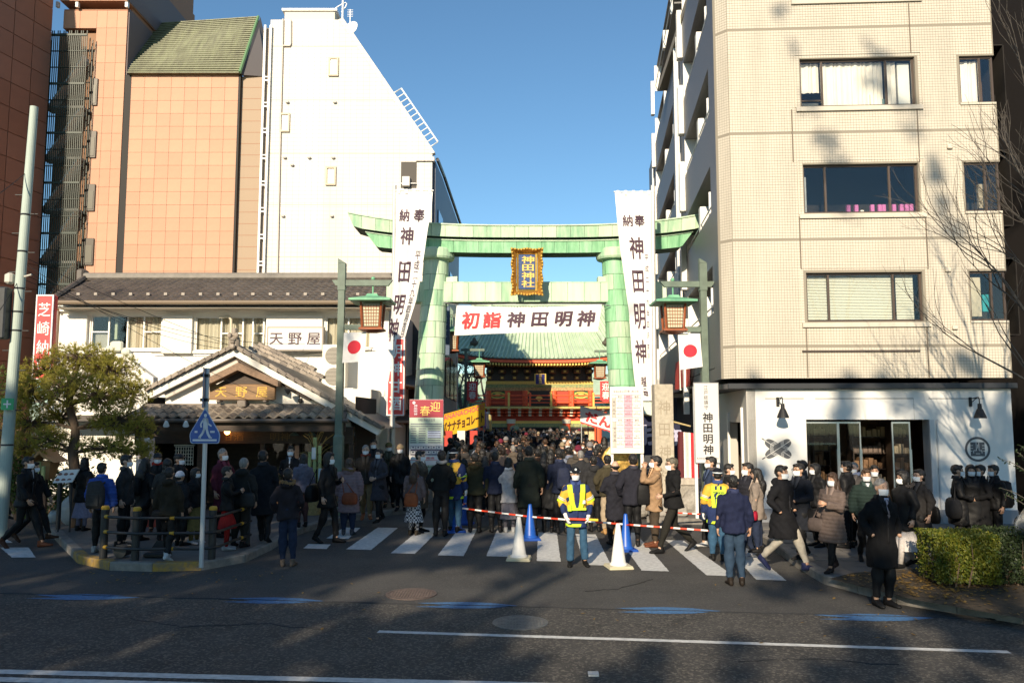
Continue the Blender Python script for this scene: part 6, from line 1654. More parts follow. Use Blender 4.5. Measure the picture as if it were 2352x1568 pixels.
for q in ((-w / 2, w / 2, z0, z0 + e), (-w / 2, w / 2, z1 - e, z1), (-w / 2, -w / 2 + e, z0 + e, z1 - e), (w / 2 - e, w / 2, z0 + e, z1 - e)): s.box(q[0], q[1], -.012, -.001, q[2], q[3])
s.build('frame', grey_metal, nb2)
s = MB(); column(s, '江戸総鎮守', flat(-.004), -.01, z1 - h * .34, z1 - h * .035, .095, 0, .0); column(s, '神田明神', flat(-.004), .02, z0 + h * .1, z1 - h * .37, .24, 0, .02); put(s, 'KANDAMYOJIN', flat(-.004), 0, z0 + h * .055, w * .85, .05, 0, .0); s.build('lettering', ink, nb2)

def stall(label, p, rz, wdt, hgt, face, letters, under, tilt=0.0):
  t = thing('food_stall', label, 'food stall', (p.x, p.y, 0), rz, 'festival food stalls in the lane')
  s = MB(); s.box(-wdt / 2, wdt / 2, 0, .06, p.z - hgt / 2, p.z + hgt / 2); s.v = [(a, b, c + tilt * a) for a, b, c in s.v]; s.build('sign_banner', face, t)
  s = MB(); s.add([(-wdt / 2, -.02, p.z + hgt / 2), (wdt / 2, -.02, p.z + hgt / 2), (wdt / 2, 1.8, p.z + hgt / 2 - .25), (-wdt / 2, 1.8, p.z + hgt / 2 - .25)], [(0, 1, 2, 3)]); s.v = [(a, b, c + tilt * a - .03) for a, b, c in s.v]; s.build('canopy', under, t)
  for x in (-wdt / 2 + .03, wdt / 2 - .03):
    for y in (.08, 1.7): s = MB(); s.tube([(x, y, 0), (x, y, p.z + .5)], .02, 6); s.build('leg', grey_metal, t)
  s = MB(); s.box(-wdt / 2 + .06, wdt / 2 - .06, .1, 1.2, 0, .9); s.build('counter', under, t)
  for txt_, x, z, w_, h_, m_, of in letters:
    s = MB(); put(s, txt_, lambda a, c: (a, -.008, c + tilt * a), x * wdt, p.z + z * hgt, w_ * wdt, h_ * hgt, 0, of, fit=True); s.build('lettering', m_, t)
  return t, s
yel = M('stall_yellow', (.75, .42, .02), .6); pk2 = M('stall_pink', (.75, .35, .35), .6)
p = P(1068, 964, 30)
st, _ = stall('yellow banana chocolate stall with slanted banner left of the lane', Vector((p.x - .1, 30, p.z - .02)), R(22), 1.8, .84, yel, [('バナナチョコレート', 0.02, -.1, .9, .42, M('stall_ink', (.08, .03, .01), .7), .05), ('BANANACHOCO', 0, .34, .94, .2, M('stall_rose', (.7, .1, .14), .6), .02)], M('stall_curtain_red', (.6, .08, .06), .8), .27)
for k in range(3):
  s = MB(); x = -.7 + k * .5; s.prism([(x, -.03, 1.2), (x + .3, -.03, 1.2), (x + .3, -.03, p.z - .4), (x, -.03, p.z - .4)], (0, .02, 0)); s.build('stripe_cloth', (M('stall_curtain_red', (.6, .08, .06), .8), cloth_w)[k % 2], st)
for k in range(3):
  p2 = P(1110 + k * 7, 958 + k * 5, 31 + k * 1.2)
  t = thing('hanging_streamer', ('violet', 'silver', 'pale yellow')[k] + ' foil streamer hanging beside the yellow banana stall', 'streamer', p2)
  s = MB(); s.lathe([(.02, .3), (.09, .25), (.12, -.35), (.1, -.4)], n=8); s.build('foil', M('foil_%d' % k, ((.2, .12, .5), (.6, .6, .62), (.7, .6, .25))[k], .3, .5), t)
p = P(1375, 967, 29)
st, _ = stall('white dumpling stall with red brush lettering right of the lane', Vector((p.x + .2, 29, p.z)), R(-14), 1.75, .62, M('stall_white', (.8, .75, .72), .7), [('だんご', .02, 0, .8, .62, brush_r, .05)], M('stall_counter', (.5, .4, .3), .7), -.3)
s = MB(); k = 18
s.add([(-.875 + 1.75 * i / k, -.012, p.z - .3 - .04 * (i % 2)) for i in range(k + 1)] + [(.875, -.012, p.z - .27), (-.875, -.012, p.z - .27)], [tuple(range(k + 3))]); s.v = [(a, b, c - .3 * a) for a, b, c in s.v]; s.build('scalloped_edge', brush_r, st)
p = P(1352, 962, 33); st, _ = stall('small amber stall with a pale blue tent behind the dumpling stall', Vector((p.x + 1.1, 34, 2.4)), R(-30), 1.6, .4, M('tent_blue', (.45, .6, .78), .6), [], M('stall_amber', (.6, .3, .03), .6))
for lab, u, v, Y in (('small crimson new year flag in shade left of the shrine gate', 1085, 897, 46.5), ('small red new year flag in sun right of the shrine gate', 1391, 897, 46.5)):
  p = P(u, v, Y); t = thing('new_year_flag', lab, 'flag', p, 0, 'new year flags on the lane lamp posts')
  s = MB(); s.box(-.32, .32, -.01, .01, -.55, .55); s.prism([(-.32, -.01, -.55), (.32, -.01, -.55), (0, -.01, -.68)], (0, .02, 0)); s.build('cloth', red_sign, t)
  s = MB(); column(s, '迎春', flat(-.014), 0, -.5, .48, .42, 0, .02); s.build('lettering', cloth_w, t)
p = P(1014, 842, 27.5); t = thing('red_awning', 'small red awning beside the left column under the lantern', 'awning', p)
s = MB(); s.prism([(-.35, -.3, -.15), (.3, -.3, .25), (-.35, .3, .35)], (.0, .05, .05)); s.build('cloth', red_sign, t)

kx0, kx1 = P(1553, 1050, 20.6).x, P(1600, 1050, 20.6).x
t = thing('striped_curtain', 'red and white striped ceremonial curtain behind the white name board', 'curtain', (0, 20.6, 0))
zt_, zb_ = P(1575, 990, 20.6).z, P(1575, 1130, 20.6).z
n = 4; wd = (kx1 + .25 - kx0) / n
for i in range(n):
  s = MB(); m_ = 8
  pts = [(kx0 + wd * (i + k / m_), .04 * math.sin((i + k / m_) * 4.2)) for k in range(m_ + 1)]
  s.add([(x, y, zb_ + .04 * math.sin(x * 5)) for x, y in pts] + [(x + .06 * (0 if i else 1), y, zt_ - .1 * (x - kx0)) for x, y in pts], [(k, k + 1, m_ + 2 + k, m_ + 1 + k) for k in range(m_)])
  s.build('cloth_panel', (M('curtain_dark', (.1, .015, .02), .8), cloth_w, M('curtain_red', (.5, .02, .03), .8), cloth_w)[i], t)
t = thing('navy_curtain', 'navy shop curtain with pale round lettering behind the stone pillar', 'shop curtain', (0, 23.2, 0))
a, b = P(1476, 995, 23.2), P(1562, 995, 23.2); zt_, zb_ = P(1500, 952, 23.2).z, P(1500, 1045, 23.2).z
s = MB(); s.prism([(a.x, 0, zb_), (b.x, 0, zb_), (b.x, 0, zt_ - .25), (a.x, 0, zt_)], (0, .03, 0)); s.build('cloth', M('navy_cloth', (.014, .017, .05), .8), t)
s = MB(); put(s, 'お', flat(-.008), a.x + .18, (zt_ + zb_) / 2, .62, .62, 0, .04); put(s, '守', flat(-.008), b.x - .2, (zt_ + zb_) / 2 - .05, .5, .5, 0, .04); s.build('lettering', M('pale_lavender', (.45, .44, .6), .7), t)
s = MB(); s.tube([(a.x - .1, -.03, zt_ + .05), (b.x + .3, -.03, zt_ - .33)], .025, 6); s.build('rail', M('bamboo', (.5, .4, .2), .5), t)
t = thing('stone_wall_shrine', 'weathered white stone plinth under the striped curtain', 'plinth', (kx0, 20.3, KH)); s = MB(); s.bbox(-.2, 1.2, 0, .3, 0, .62, .03); s.build('block', stone, t); s = MB(); s.bbox(-.1, 1.1, -.02, .3, .625, .8, .03); s.build('cap_block', M('stone_pale', (.45, .41, .36), .8, ns=6, na=.25), t)
p = P(1472, 1062, 21.4); t = thing('gold_ornament', 'round gold festival ornament behind the age table board', 'ornament', (p.x - .55, 21.5, 0))
s = MB(); s.ell((0, 0, p.z), (.5, .12, .5), 20, 10); s.build('disc', M('gold_leaf', (.6, .38, .1), .4, .6, ns=14, na=.5), t); s = MB(); s.tube([(0, 0, 0), (0, 0, p.z - .4)], .06, 6); s.build('stand', wood_d, t)
p0, p1 = Vector(sidept(5.2, .06, 0)), Vector(sidept(9.6, .06, 0))
Wm = Matrix.Translation(FE.o) @ Matrix.Rotation(FE.yaw, 4, 'Z')
t = thing('balcony_cloth', 'red cloth hung on the grey tiled side wall behind the right flag', 'cloth', (0, 0, 0))
a, b = Wm @ p0, Wm @ p1; za = zb + .05; s = MB(); n = 12
s.add([a.lerp(b, k / n) + Vector((-.05 + .04 * math.sin(k), 0, za)) for k in range(n + 1)] + [a.lerp(b, k / n) + Vector((-.02, 0, za + .95)) for k in range(n + 1)], [(k, k + 1, n + 2 + k, n + 1 + k) for k in range(n)]); s.build('cloth', M('cloth_red', (.55, .06, .04), .8), t)

YU = 16.8
a, b = P(79, 246, YU), P(22, 960, YU)
d = (b - a); b2 = a + d * (a.z / (a.z - b.z)); b2.z = 0
up_ = thing('utility_pole', 'tall pale concrete utility pole with step bolts at the far left', 'utility pole', (b2.x, b2.y, 0))
top = a - b2
s = MB(); s.tube([(0, 0, 0), top], [.125, .082], 18); pole = s.build('pole', M('pole_concrete', (.4, .47, .42), .7, ns=1.5, na=.12, stretch=(1, 1, .3)), up_)
for k in range(13):
  z = 2.2 + k * .42; c = top * (z / top.z); sg2 = 1 if k % 2 else -1
  s = MB(); s.tube([c, c + Vector((sg2 * .26, 0, 0))], .012, 5); s.build('step_bolt', dark_metal, pole)
for z in (1.9, 4.3, 4.7, 5.2, 6.0, 6.8):
  c = top * (z / top.z); s = MB(); s.lathe([(.125 - z * .0045, -.02), (.125 - z * .0045 + .012, 0), (.125 - z * .0045, .02)], c, 16); s.build('steel_band', dark_metal, pole)
c = P(38, 640, YU) - b2; s = MB(); s.bbox(c.x - .22, c.x - .05, -.1, .1, c.z - .12, c.z + .12, .04); s.tube([(c.x, 0, c.z), c + Vector((.35, -.05, .08))], .02, 6); s.build('insulator', M('insulator', (.5, .48, .42), .5), pole)
c = P(22, 700, YU) - b2; s = MB(); s.bbox(c.x - .11, c.x + .1, -.3, -.05, c.z - .75, c.z + .35, .03); s.build('equipment_box', dark_metal, pole)
c = P(30, 928, YU) - b2; s = MB(); s.box(c.x - .13, c.x + .13, -.19, -.175, c.z - .12, c.z + .12); gpn = s.build('green_plate', M('green_plate', (.03, .35, .15), .5), pole)
s = MB(); s.box(c.x - .08, c.x + .08, -.195, -.191, c.z - .015, c.z + .015); s.box(c.x - .015, c.x + .015, -.195, -.191, c.z + .016, c.z + .08); s.box(c.x - .015, c.x + .015, -.195, -.191, c.z - .08, c.z - .016); s.build('cross', sign_w, gpn)
def wire(pts, label, r=.009, sag=.15):
  a, b = Vector(pts[0]), Vector(pts[1]); n = 14
  s = MB(); s.tube([a.lerp(b, k / n) + Vector((0, 0, -sag * 4 * (k / n) * (1 - k / n))) for k in range(n + 1)], r, 4); tag(s.build('wire', black), label, 'wire')
ptop = P(50, 615, YU)
for i, ((u, v, y), lab) in enumerate((((735, 858, 24), 'lowest thin wire from the utility pole to the plaster house'), ((745, 968, 20.5), 'steep thin wire from the utility pole to the gabled shop'), ((520, 802, 20.3), 'thin wire from the utility pole to the apex of the gable'), ((610, 800, 24.5), 'thin wire from the utility pole to the end of the shutter box'), ((700, 790, 24.6), 'thin wire from the utility pole towards the white signboard'))):
  wire((ptop + Vector((0, 0, .25 - i * .12)), P(u, v, y)), lab, .007, .2 + .05 * i)
wire((P(45, 640, YU), P(-80, 800, 15)), 'thin cable running left from the insulator of the utility pole'); wire((P(62, 395, YU), P(-160, 520, 14)), 'upper thin cable running left out of the picture')

p = G(108, 1105 + 90, KH); p = Vector((P(108, 1050, 17.6).x, 17.6, KH))
t = thing('wooden_lantern', 'small wooden shrine lantern with curved roof among the shrubs at the left', 'lantern', p)
hz = lambda v: P(108, v, 17.6).z - KH
s = MB(); s.loft([[(a * w_, b * w_, z) for a, b in ((-1, -1), (1, -1), (1, 1), (-1, 1))] for w_, z in ((.1, hz(1100)), (.13, hz(1095)), (.19, hz(1062)), (.2, hz(1058)))]); s.build('box', M('new_wood', (.5, .28, .12), .6, ns=3, na=.15), t)
s = MB(); s.prism([(-.34, -.3, hz(1060)), (-.12, -.3, hz(1046)), (0, -.3, hz(1030)), (.12, -.3, hz(1046)), (.34, -.3, hz(1060)), (.12, -.3, hz(1052)), (0, -.3, hz(1040)), (-.12, -.3, hz(1052))], (0, .6, 0)); s.build('roof', MATS['new_wood'], t)
s = MB(); s.tube([(0, 0, 0), (0, 0, hz(1100))], .05, 8); s.build('post', wood_d, t)
for x, hh_ in ((-.1, .25), (.0, .4), (.1, .3)):
  s = MB(); s.tube([(x, -.28, hz(1100)), (x, -.28, hz(1100) + hh_)], .04, 8); s.build('cut_bamboo', M('bamboo_green', (.45, .5, .2), .5), t)
p = Vector((P(150, 1093, 16.6).x, 16.6, KH)); t = thing('menu_stand', 'slanted white menu board on a stand beside the wooden lantern', 'menu stand', p)
hz = lambda v: P(150, v, 16.6).z - KH
s = MB(); s.prism([(-.2, -.1, hz(1108)), (.2, -.1, hz(1106)), (.23, .1, hz(1078)), (-.15, .1, hz(1080))], (0, .03, 0)); s.build('board', M('menu_cream', (.75, .68, .6), .6), t)
s = MB()
for i in range(3):
  for j in range(2):
    x, f = -.12 + i * .12, .25 + .42 * j
    y = -.1 + .2 * f - .008; z = hz(1108) + (hz(1079) - hz(1108)) * f; s.add([(x + .045 * math.cos(k * .7854), y - .004 + .012 * math.sin(k * .7854), z + .03 * math.sin(k * .7854)) for k in range(8)], [tuple(range(8))])
s.build('food_picture', M('menu_brown', (.25, .1, .06), .6), t); s = MB(); s.tube([(-.12, .05, 0), (-.12, .05, hz(1100))], .02, 6); s.tube([(.12, .05, 0), (.12, .05, hz(1100))], .02, 6); s.build('legs', dark_metal, t)
for i, (u, v, h_) in enumerate(((133, 1215, .95), (187, 1085, 0))):
  if not h_: continue
  p = G(u, v, KH); t = thing('bollard', 'thin dark bollard on the left pavement beside the white bags', 'bollard', p); s = MB(); s.lathe([(.045, 0), (.045, h_), (.02, h_ + .03)], n=12); s.build('post', bk, t)
for i, (u, v, Y) in enumerate(((322, 1000, 19.2),)):
  p = P(328, 1030, Y); t = thing('standing_banner', 'white narrow standing sign with red and black characters in front of the dark shop', 'sign', (p.x, Y, KH)); zt_, zb_ = P(328, 1006, Y).z - KH, P(328, 1110, Y).z - KH; w = P(344, 1030, Y).x - P(315, 1030, Y).x
  s = MB(); s.bbox(-w / 2, w / 2, 0, .3, .1, zt_, .01); s.build('box', M('lit_sign', (.8, .74, .72), .6), t); s = MB(); put(s, '天', flat(-.006), 0, zt_ - .2, .19, .19, 0, .03); s.build('red_lettering', brush_r, t); s = MB(); column(s, '天野屋', flat(-.006), 0, zb_ - .1, zt_ - .42, .17, 0, .01); s.build('black_lettering', brush_k, t)
p = Vector((P(342, 1150, 17.4).x, 17.4, KH)); t = thing('price_stand', 'white price notice on a red stand before the shop', 'notice', p)
s = MB(); s.bbox(-.14, .14, 0, .03, .75, 1.25, .01); s.build('notice', M('notice_white', (.6, .62, .66), .6), t); s = MB(); s.prism([(-.2, 0, 0), (.2, 0, 0), (.13, 0, .74), (-.13, 0, .74)], (0, .25, 0)); s.build('red_stand', M('stand_red', (.3, .03, .02), .6), t)
s = MB()
for i in range(2):
  for j in range(4): s.add([(-.06 + i * .12 + .03 * math.cos(k * .7854), -.004, 1.2 - j * .1 + .03 * math.sin(k * .7854)) for k in range(8)], [tuple(range(8))])
s.build('food_picture', MATS['menu_brown'], t)
for i, (u, v, sx, h_, lab) in enumerate(((153, 1205, .22, .62, 'large white plastic bag by the dark bollard'), (117, 1202, .14, .3, 'small white plastic bag by the dark bollard'))):
  p = G(u, v, KH); t = thing('plastic_bag', lab, 'bag', p, 0, 'white bags on the left pavement'); s = MB(); s.ell((0, .1, h_ * .48), (sx, sx * .7, h_ * .52), 16, 12); s.v = [tuple(Vector(p_) * (1 + .2 * noise.noise(Vector(p_) * 7))) for p_ in s.v]; s.build('bag', M('plastic_white', (.45, .46, .46), .3), t)
p = P(722, 1100, 19.6); t = thing('bamboo_decoration', 'new year bamboo and twig decoration by the right door post of the shop', 'decoration', (p.x, 19.6, KH))
for k, (x, h_) in enumerate(((-.12, 1.5), (0, 1.85), (.12, 1.65))):
  s = MB(); s.tube([(x, 0, 0), (x, 0, h_)], .045, 8); s.build('cut_bamboo', MATS['bamboo_green'], t)
s = MB(); random.seed(11)
for k in range(60):
  a = random.uniform(0, 6.28); r_ = random.uniform(.1, .45); z = random.uniform(.7, 2.0); s.tube([(0, 0, z - .3), (r_ * math.cos(a) * .6, r_ * math.sin(a) * .4, z), (r_ * math.cos(a), r_ * math.sin(a) * .6, z + random.uniform(-.15, .25))], .007, 4)
s.build('twigs', M('twig_gold', (.3, .2, .06), .6), t)
s = MB(); s.lathe([(.22, 0), (.24, .45), (.2, .46)], n=14); s.build('straw_tub', M('straw', (.35, .25, .1), .8, ns=20, na=.3), t)
for k in range(4):
  s = MB(); x = (-.25, .22, .05, -.1)[k]; z = (1.25, 1.0, 1.5, .95)[k]; s.box(x - .05, x + .05, -.32, -.31, z - .16, z + .12); s.build('paper_strip', M('paper_strip', (.5, .55, .55), .7), t)

cx0 = P(2326, 1300, 10.6).x
car = thing('silver_car', 'tail of a silver car cut by the right edge beside the hedge', 'car', (cx0 + .95, 10.6, KH))
silver = M('car_silver', (.42, .44, .46), .25, .6, coat=.6)
s = MB(); prof = []
def sec(x, zb, zt, w, cab):
  o = []
  for k in range(24):
    a = 6.2832 * k / 24; cx_, sz = math.cos(a), math.sin(a)
    y = w * (abs(cx_) ** .45) * (1 if cx_ > 0 else -1); z = (zb + zt) / 2 + (zt - zb) / 2 * (abs(sz) ** .5) * (1 if sz > 0 else -1)
    o.append((x, y + .8, z))
  return o
s.loft([sec(x, zb_, zt_, w_, 0) for x, zb_, zt_, w_ in ((-.02, .5, .72, .5), (.0, .36, .85, .68), (.06, .27, .95, .77), (.25, .22, 1.0, .82), (1.0, .2, 1.0, .84), (3.0, .2, .98, .84), (3.6, .25, .8, .8), (3.8, .35, .6, .65))]); s.build('body', silver, car, True)
s = MB(); s.loft([[(x, .8 - w_, .9), (x, .8 + w_, .9), (x2, .8 + w_ * .85, zt_), (x2, .8 - w_ * .85, zt_)] for x, x2, w_, zt_ in ((.12, .2, .7, 1.05), (.15, .5, .74, 1.5), (2.2, 1.9, .74, 1.52), (3.0, 2.6, .7, 1.0))]); s.build('cabin', M('car_glass', (.02, .022, .025), .06, spec=.9), car)
s = MB(); s.ell((.1, .1, .98), (.09, .07, .26), 12, 10); s.build('tail_light', M('tail_red', (.22, .012, .015), .15, coat=.8), car, True)
for x in (.75, 3.0):
  s = MB(); s.tube([(x, -.04, .28), (x, .2, .28)], .29, 24); wl = s.build('wheel', M('tyre', (.015, .015, .015), .8), car); s = MB(); s.tube([(x, -.05, .28), (x, -.03, .28)], .18, 16); s.build('rim', grey_metal, wl)
s = MB(); s.box(.06, .35, -.045, -.025, .62, .645); s.build('trim', grey_metal, car)

# ================================================================== people
skin_m = [M('skin_%d' % i, c, .55, ns=12, na=.08) for i, c in enumerate(((.5, .3, .2), (.45, .26, .17), (.55, .34, .24)))]
hair_k = M('hair_black', (.012, .01, .009), .5, ns=40, na=.6, bump=.6, bs=70, stretch=(1, 1, .25))
hair_b = M('hair_brown', (.05, .026, .014), .5, ns=40, na=.5, bump=.6, bs=70, stretch=(1, 1, .25))
hair_g = M('hair_grey', (.2, .19, .18), .6, ns=40, na=.5, bump=.6, bs=70, stretch=(1, 1, .25))
mask_m = M('face_mask', (.74, .76, .78), .8)
eye_m = M('eye_dark', (.015, .01, .01), .25)
VOX = {}
def evald(mb, vox, it=3, fac=.5):
  """fuse overlapping volumes into one continuous skin"""
  me = bpy.data.meshes.new('t'); me.from_pydata(mb.v, [], mb.f)
  o = bpy.data.objects.new('t', me); COL.objects.link(o)
  r = o.modifiers.new('r', 'REMESH'); r.mode = 'VOXEL'; r.voxel_size = vox; r.use_smooth_shade = True
  if it:
    s = o.modifiers.new('s', 'SMOOTH'); s.iterations = it; s.factor = fac
  dg = bpy.context.evaluated_depsgraph_get()
  m2 = bpy.data.meshes.new_from_object(o.evaluated_get(dg))
  bpy.data.objects.remove(o); bpy.data.meshes.remove(me)
  return m2
def folds(me, amp, sc, seed=0, ridge=None):
  me.update(); n = len(me.vertices)
  co = np.empty(n * 3); me.vertices.foreach_get('co', co); co = co.reshape(-1, 3)
  no = np.empty(n * 3); me.vertices.foreach_get('normal', no); no = no.reshape(-1, 3)
  x, y, z = co.T * sc; rnd_ = np.random.RandomState(seed)
  d = np.zeros(n)
  for k in range(7):
    a, b, c, p = rnd_.uniform(-1, 1), rnd_.uniform(-1, 1), rnd_.uniform(-1, 1), rnd_.uniform(0, 6.28)
    f = 5 + 4.2 * k
    d += np.sin(f * (a * x + b * y + c * z) + p + 1.6 * np.sin(3.1 * (b * x + c * y + a * z) + p)) / (1 + .55 * k)
  d *= amp
  if ridge is not None: d += ridge * np.abs(np.sin(co[:, 2] * 3.1416 / .065))
  co = co + no * d[:, None]
  me.vertices.foreach_set('co', co.ravel()); me.update()
def ring(c, rx, ry, n=16, ax=None):
  return [(c[0] + rx * math.cos(6.2832 * k / n), c[1] + ry * math.sin(6.2832 * k / n), c[2]) for k in range(n)]
def torso(mb, rows, n=20):
  """rows: (z, rx, ry, cy) bottom to top, superelliptic cross sections"""
  rs = []
  for z, rx_, ry_, cy in rows:
    r = []
    for k in range(n):
      a = 6.2832 * k / n; c, s = math.cos(a), math.sin(a)
      r.append((rx_ * abs(c) ** .8 * (1 if c > 0 else -1), cy + ry_ * abs(s) ** .85 * (1 if s > 0 else -1), z))
    rs.append(r)
  mb.loft(rs)
ARMS = {'down': ((.245, .03, 1.13), (.255, -.03, .88)), 'pocket': ((.275, .06, 1.13), (.2, -.09, .95)), 'front': ((.26, -.0, 1.12), (.07, -.24, 1.04)),
    'phone': ((.235, -.07, 1.13), (.06, -.27, 1.2)), 'face': ((.2, -.24, 1.24), (.05, -.2, 1.5)), 'bar': ((.275, .02, 1.12), (.2, -.13, .87)), 'swingf': ((.235, -.06, 1.13), (.215, -.21, .92)),
    'swingb': ((.245, .15, 1.14), (.25, .16, .88)), 'reach': ((.22, -.2, 1.18), (.18, -.42, 1.08)), 'behind': ((.25, .1, 1.13), (.06, .19, .95))}
def legs(pose):
  if pose == 'walk': return [((.085, -.02, .88), (.085, -.2, .5), (.08, -.33, .1), -.1), ((-.085, .0, .88), (-.085, .04, .47), (-.08, .36, .16), .75)]
  if pose == 'step': return [((.085, -.01, .89), (.085, -.12, .49), (.085, -.17, .09), -.03), ((-.085, 0, .89), (-.085, .03, .48), (-.085, .2, .12), .4)]
  if pose == 'wide': return [((.09, 0, .9), (.115, -.01, .48), (.14, .02, .085), 0), ((-.09, 0, .9), (-.115, -.01, .48), (-.14, .02, .085), 0)]
  return [((.085, 0, .9), (.09, -.015, .48), (.09, .02, .085), 0), ((-.085, 0, .9), (-.09, -.0, .48), (-.095, .03, .085), 0)]
HZ = 1.605
def head_mesh(mb):
  nu, nv = 26, 18; rs = []
  for j in range(nv + 1):
    t = math.pi * (j + .03) / (nv + .06) - math.pi / 2; r = []
    for k in range(nu):
      a = 6.2832 * k / nu; x, y, z = math.cos(t) * math.sin(a), -math.cos(t) * math.cos(a), math.sin(t)
      X_, Y_, Z_ = x * .076, y * .096, z * .118
      if z < 0:
        X_ *= 1 + .28 * z; Y_ += -.012 * (-z)
        if y > 0: Y_ *= 1 + .25 * z
      if y < -.5:                                    # face: brow, sockets, nose, lips, chin
        X_ *= .98; f = max(0, (-y - .5) * 2)
        Y_ += .006 * f
        Y_ -= .042 * math.exp(-((x / .17) ** 2)) * math.exp(-(((z + .22) / .17) ** 2)) * f
        Y_ -= .008 * math.exp(-(((z - .24) / .09) ** 2)) * f
        for sx in (-1, 1): Y_ += .011 * math.exp(-(((x - sx * .42) / .18) ** 2) - (((z - .06) / .1) ** 2)) * f
        Y_ -= .009 * math.exp(-((x / .3) ** 2) - (((z + .52) / .08) ** 2)) * f
        Y_ -= .014 * math.exp(-((x / .35) ** 2) - (((z + .86) / .14) ** 2)) * f
      r.append((X_, Y_ + .0, HZ + Z_))
    rs.append(r)
  mb.loft(rs)
  for sx in (-1, 1): mb.ell((sx * .078, .012, HZ - .01), (.012, .022, .034), 8, 8)
def hand(mb, wr, d, s, r=1.0):
  """palm, four unequal curled fingers and a side thumb; d = forearm direction, s = side"""
  d = d.normalized(); inn = Vector((-s, 0, 0)); inn = (inn - d * inn.dot(d)).normalized(); fw = d.cross(inn) * (1 if s > 0 else -1)
  if fw.y > 0: fw = -fw
  p0 = wr; p1 = wr + d * .085
  rings = []
  for f, w_, t_ in ((-.01, .024, .02), (.03, .034, .019), (.06, .041, .016), (.088, .04, .013)):
    c = wr + d * f; rings.append([c + fw * (w_ * r * math.cos(6.2832 * k / 10)) + inn * (t_ * r * math.sin(6.2832 * k / 10)) for k in range(10)])
  mb.loft(rings)
  for i, L_ in enumerate((.066, .076, .07, .055)):
    b = p1 + fw * (.03 - .02 * i) * r - d * .012; pts = [b]
    for k, (q, cu) in enumerate(((.45, .25), (.33, .75), (.22, 1.15))):
      dd = (d * math.cos(cu) + inn * math.sin(cu)); pts.append(pts[-1] + dd * L_ * q)
    mb.tube(pts, [.0095 * r, .009 * r, .0085 * r, .0065 * r], 6)
  b = wr + d * .022 + fw * .026; mb.tube([b, b + (fw * .75 + d * .6 + inn * .25) * .035, b + (fw * .6 + d * 1.3 + inn * .7) * .05], [.013 * r, .011 * r, .008 * r], 6)
def body_mesh(pose, al, ar):
  key = ('body', pose, al, ar)
  if key in VOX: return VOX[key]
  mb = MB()
  head_mesh(mb)
  mb.tube([(0, .02, 1.36), (0, .018, 1.46), (0, .01, 1.56)], [.075, .056, .054], 14)
  torso(mb, [(.84, .1, .075, 0), (.95, .115, .08, 0), (1.12, .115, .08, 0), (1.28, .13, .085, 0), (1.36, .11, .065, .012), (1.42, .07, .055, .018)])
  for s, nm in ((1, al), (-1, ar)):
    e, w = ARMS[nm]; e = Vector((e[0] * s, e[1], e[2])); w = Vector((w[0] * s, w[1], w[2]))
    mb.tube([(s * .08, .012, 1.33), (s * .15, .012, 1.315), Vector((s * .17, .01, 1.28)).lerp(e, .35), e, w], [.045, .046, .043, .037, .028], 12)
  for h, k, a, _ in legs(pose): mb.tube([(h[0] * .85, h[1], h[2]), k, a], [.062, .048, .034], 12)
  me = evald(mb, .0125, 2, .35)
  hb = MB()
  for s, nm in ((1, al), (-1, ar)):
    if nm in ('pocket',): continue
    e, w = ARMS[nm]; e = Vector((e[0] * s, e[1], e[2])); w = Vector((w[0] * s, w[1], w[2])); hand(hb, w, (w - e), s)
  me2 = bpy.data.meshes.new('body')
  vs = [v.co[:] for v in me.vertices]; fs = [tuple(p.vertices) for p in me.polygons]
  o = len(vs); vs += hb.v; fs += [tuple(i + o for i in f) for f in hb.f]
  me2.from_pydata(vs, [], fs); me2.polygons.foreach_set('use_smooth', [True] * len(fs)); me2.materials.append(skin_m[0]); me2.update()
  bpy.data.meshes.remove(me)
  VOX[key] = me2; return me2
TOPS = {'jacket': .82, 'short': .9, 'coat': .52, 'mid': .68, 'puffer': .84, 'longpuffer': .52, 'suit': .78, 'wrap': .95}
def top_mesh(style, al, ar, hood, pose='stand'):
  ex = {'walk': .075, 'step': .04}.get(pose, 0.0)
  key = ('top', style, al, ar, hood, ex)
  if key in VOX: return VOX[key]
  mb = MB(); h = TOPS[style]; pf = style in ('puffer', 'longpuffer'); g = .018 if pf else 0.0
  fl = max(0, .98 - h) / .4
  rows = [(h, .188 + .022 * fl + g, .138 + .03 * fl + ex * min(1, fl) + g, .005), (h + .03, .19 + .02 * fl + g, .14 + .028 * fl + ex * .9 * min(1, fl) + g, .005)]
  if h < .7: rows.append((.76, .196 + g, .15 + ex * .45 + g, .005))
  rows += [(.98, .182 + g, .132 + g, 0), (1.12, .17 + g, .122 + g, 0), (1.28, .185 + g, .13 + g, 0), (1.37, .178 + g, .108 + g, .005), (1.42, .14, .088, .012), (1.46, .082, .07, .018), (1.5, .07, .066, .018)]
  torso(mb, rows)
  for s, nm in ((1, al), (-1, ar)):
    e, w = ARMS[nm]; e = Vector((e[0] * s, e[1], e[2])); w = Vector((w[0] * s, w[1], w[2])); w2 = e.lerp(w, .93);
    mb.tube([(s * .1, .005, 1.36), (s * .165, .008, 1.345), Vector((s * .18, .01, 1.3)).lerp(e, .3), e, w2], [.075, .08 + g, .074 + g, .064 + g, .051 + g * .6], 14)
  if hood:
    mb.ell((0, .085, 1.44), (.125, .085, .075), 16, 10); mb.tube([(-.1, .03, 1.47), (-.06, -.06, 1.44)], .03, 8); mb.tube([(.1, .03, 1.47), (.06, -.06, 1.44)], .03, 8)
  me = evald(mb, .0175, 4, .5)
  folds(me, .011 if not pf else .005, 2.1, len(VOX), .013 if pf else None)
  me.name = 'coat'
  VOX[key] = me; return me
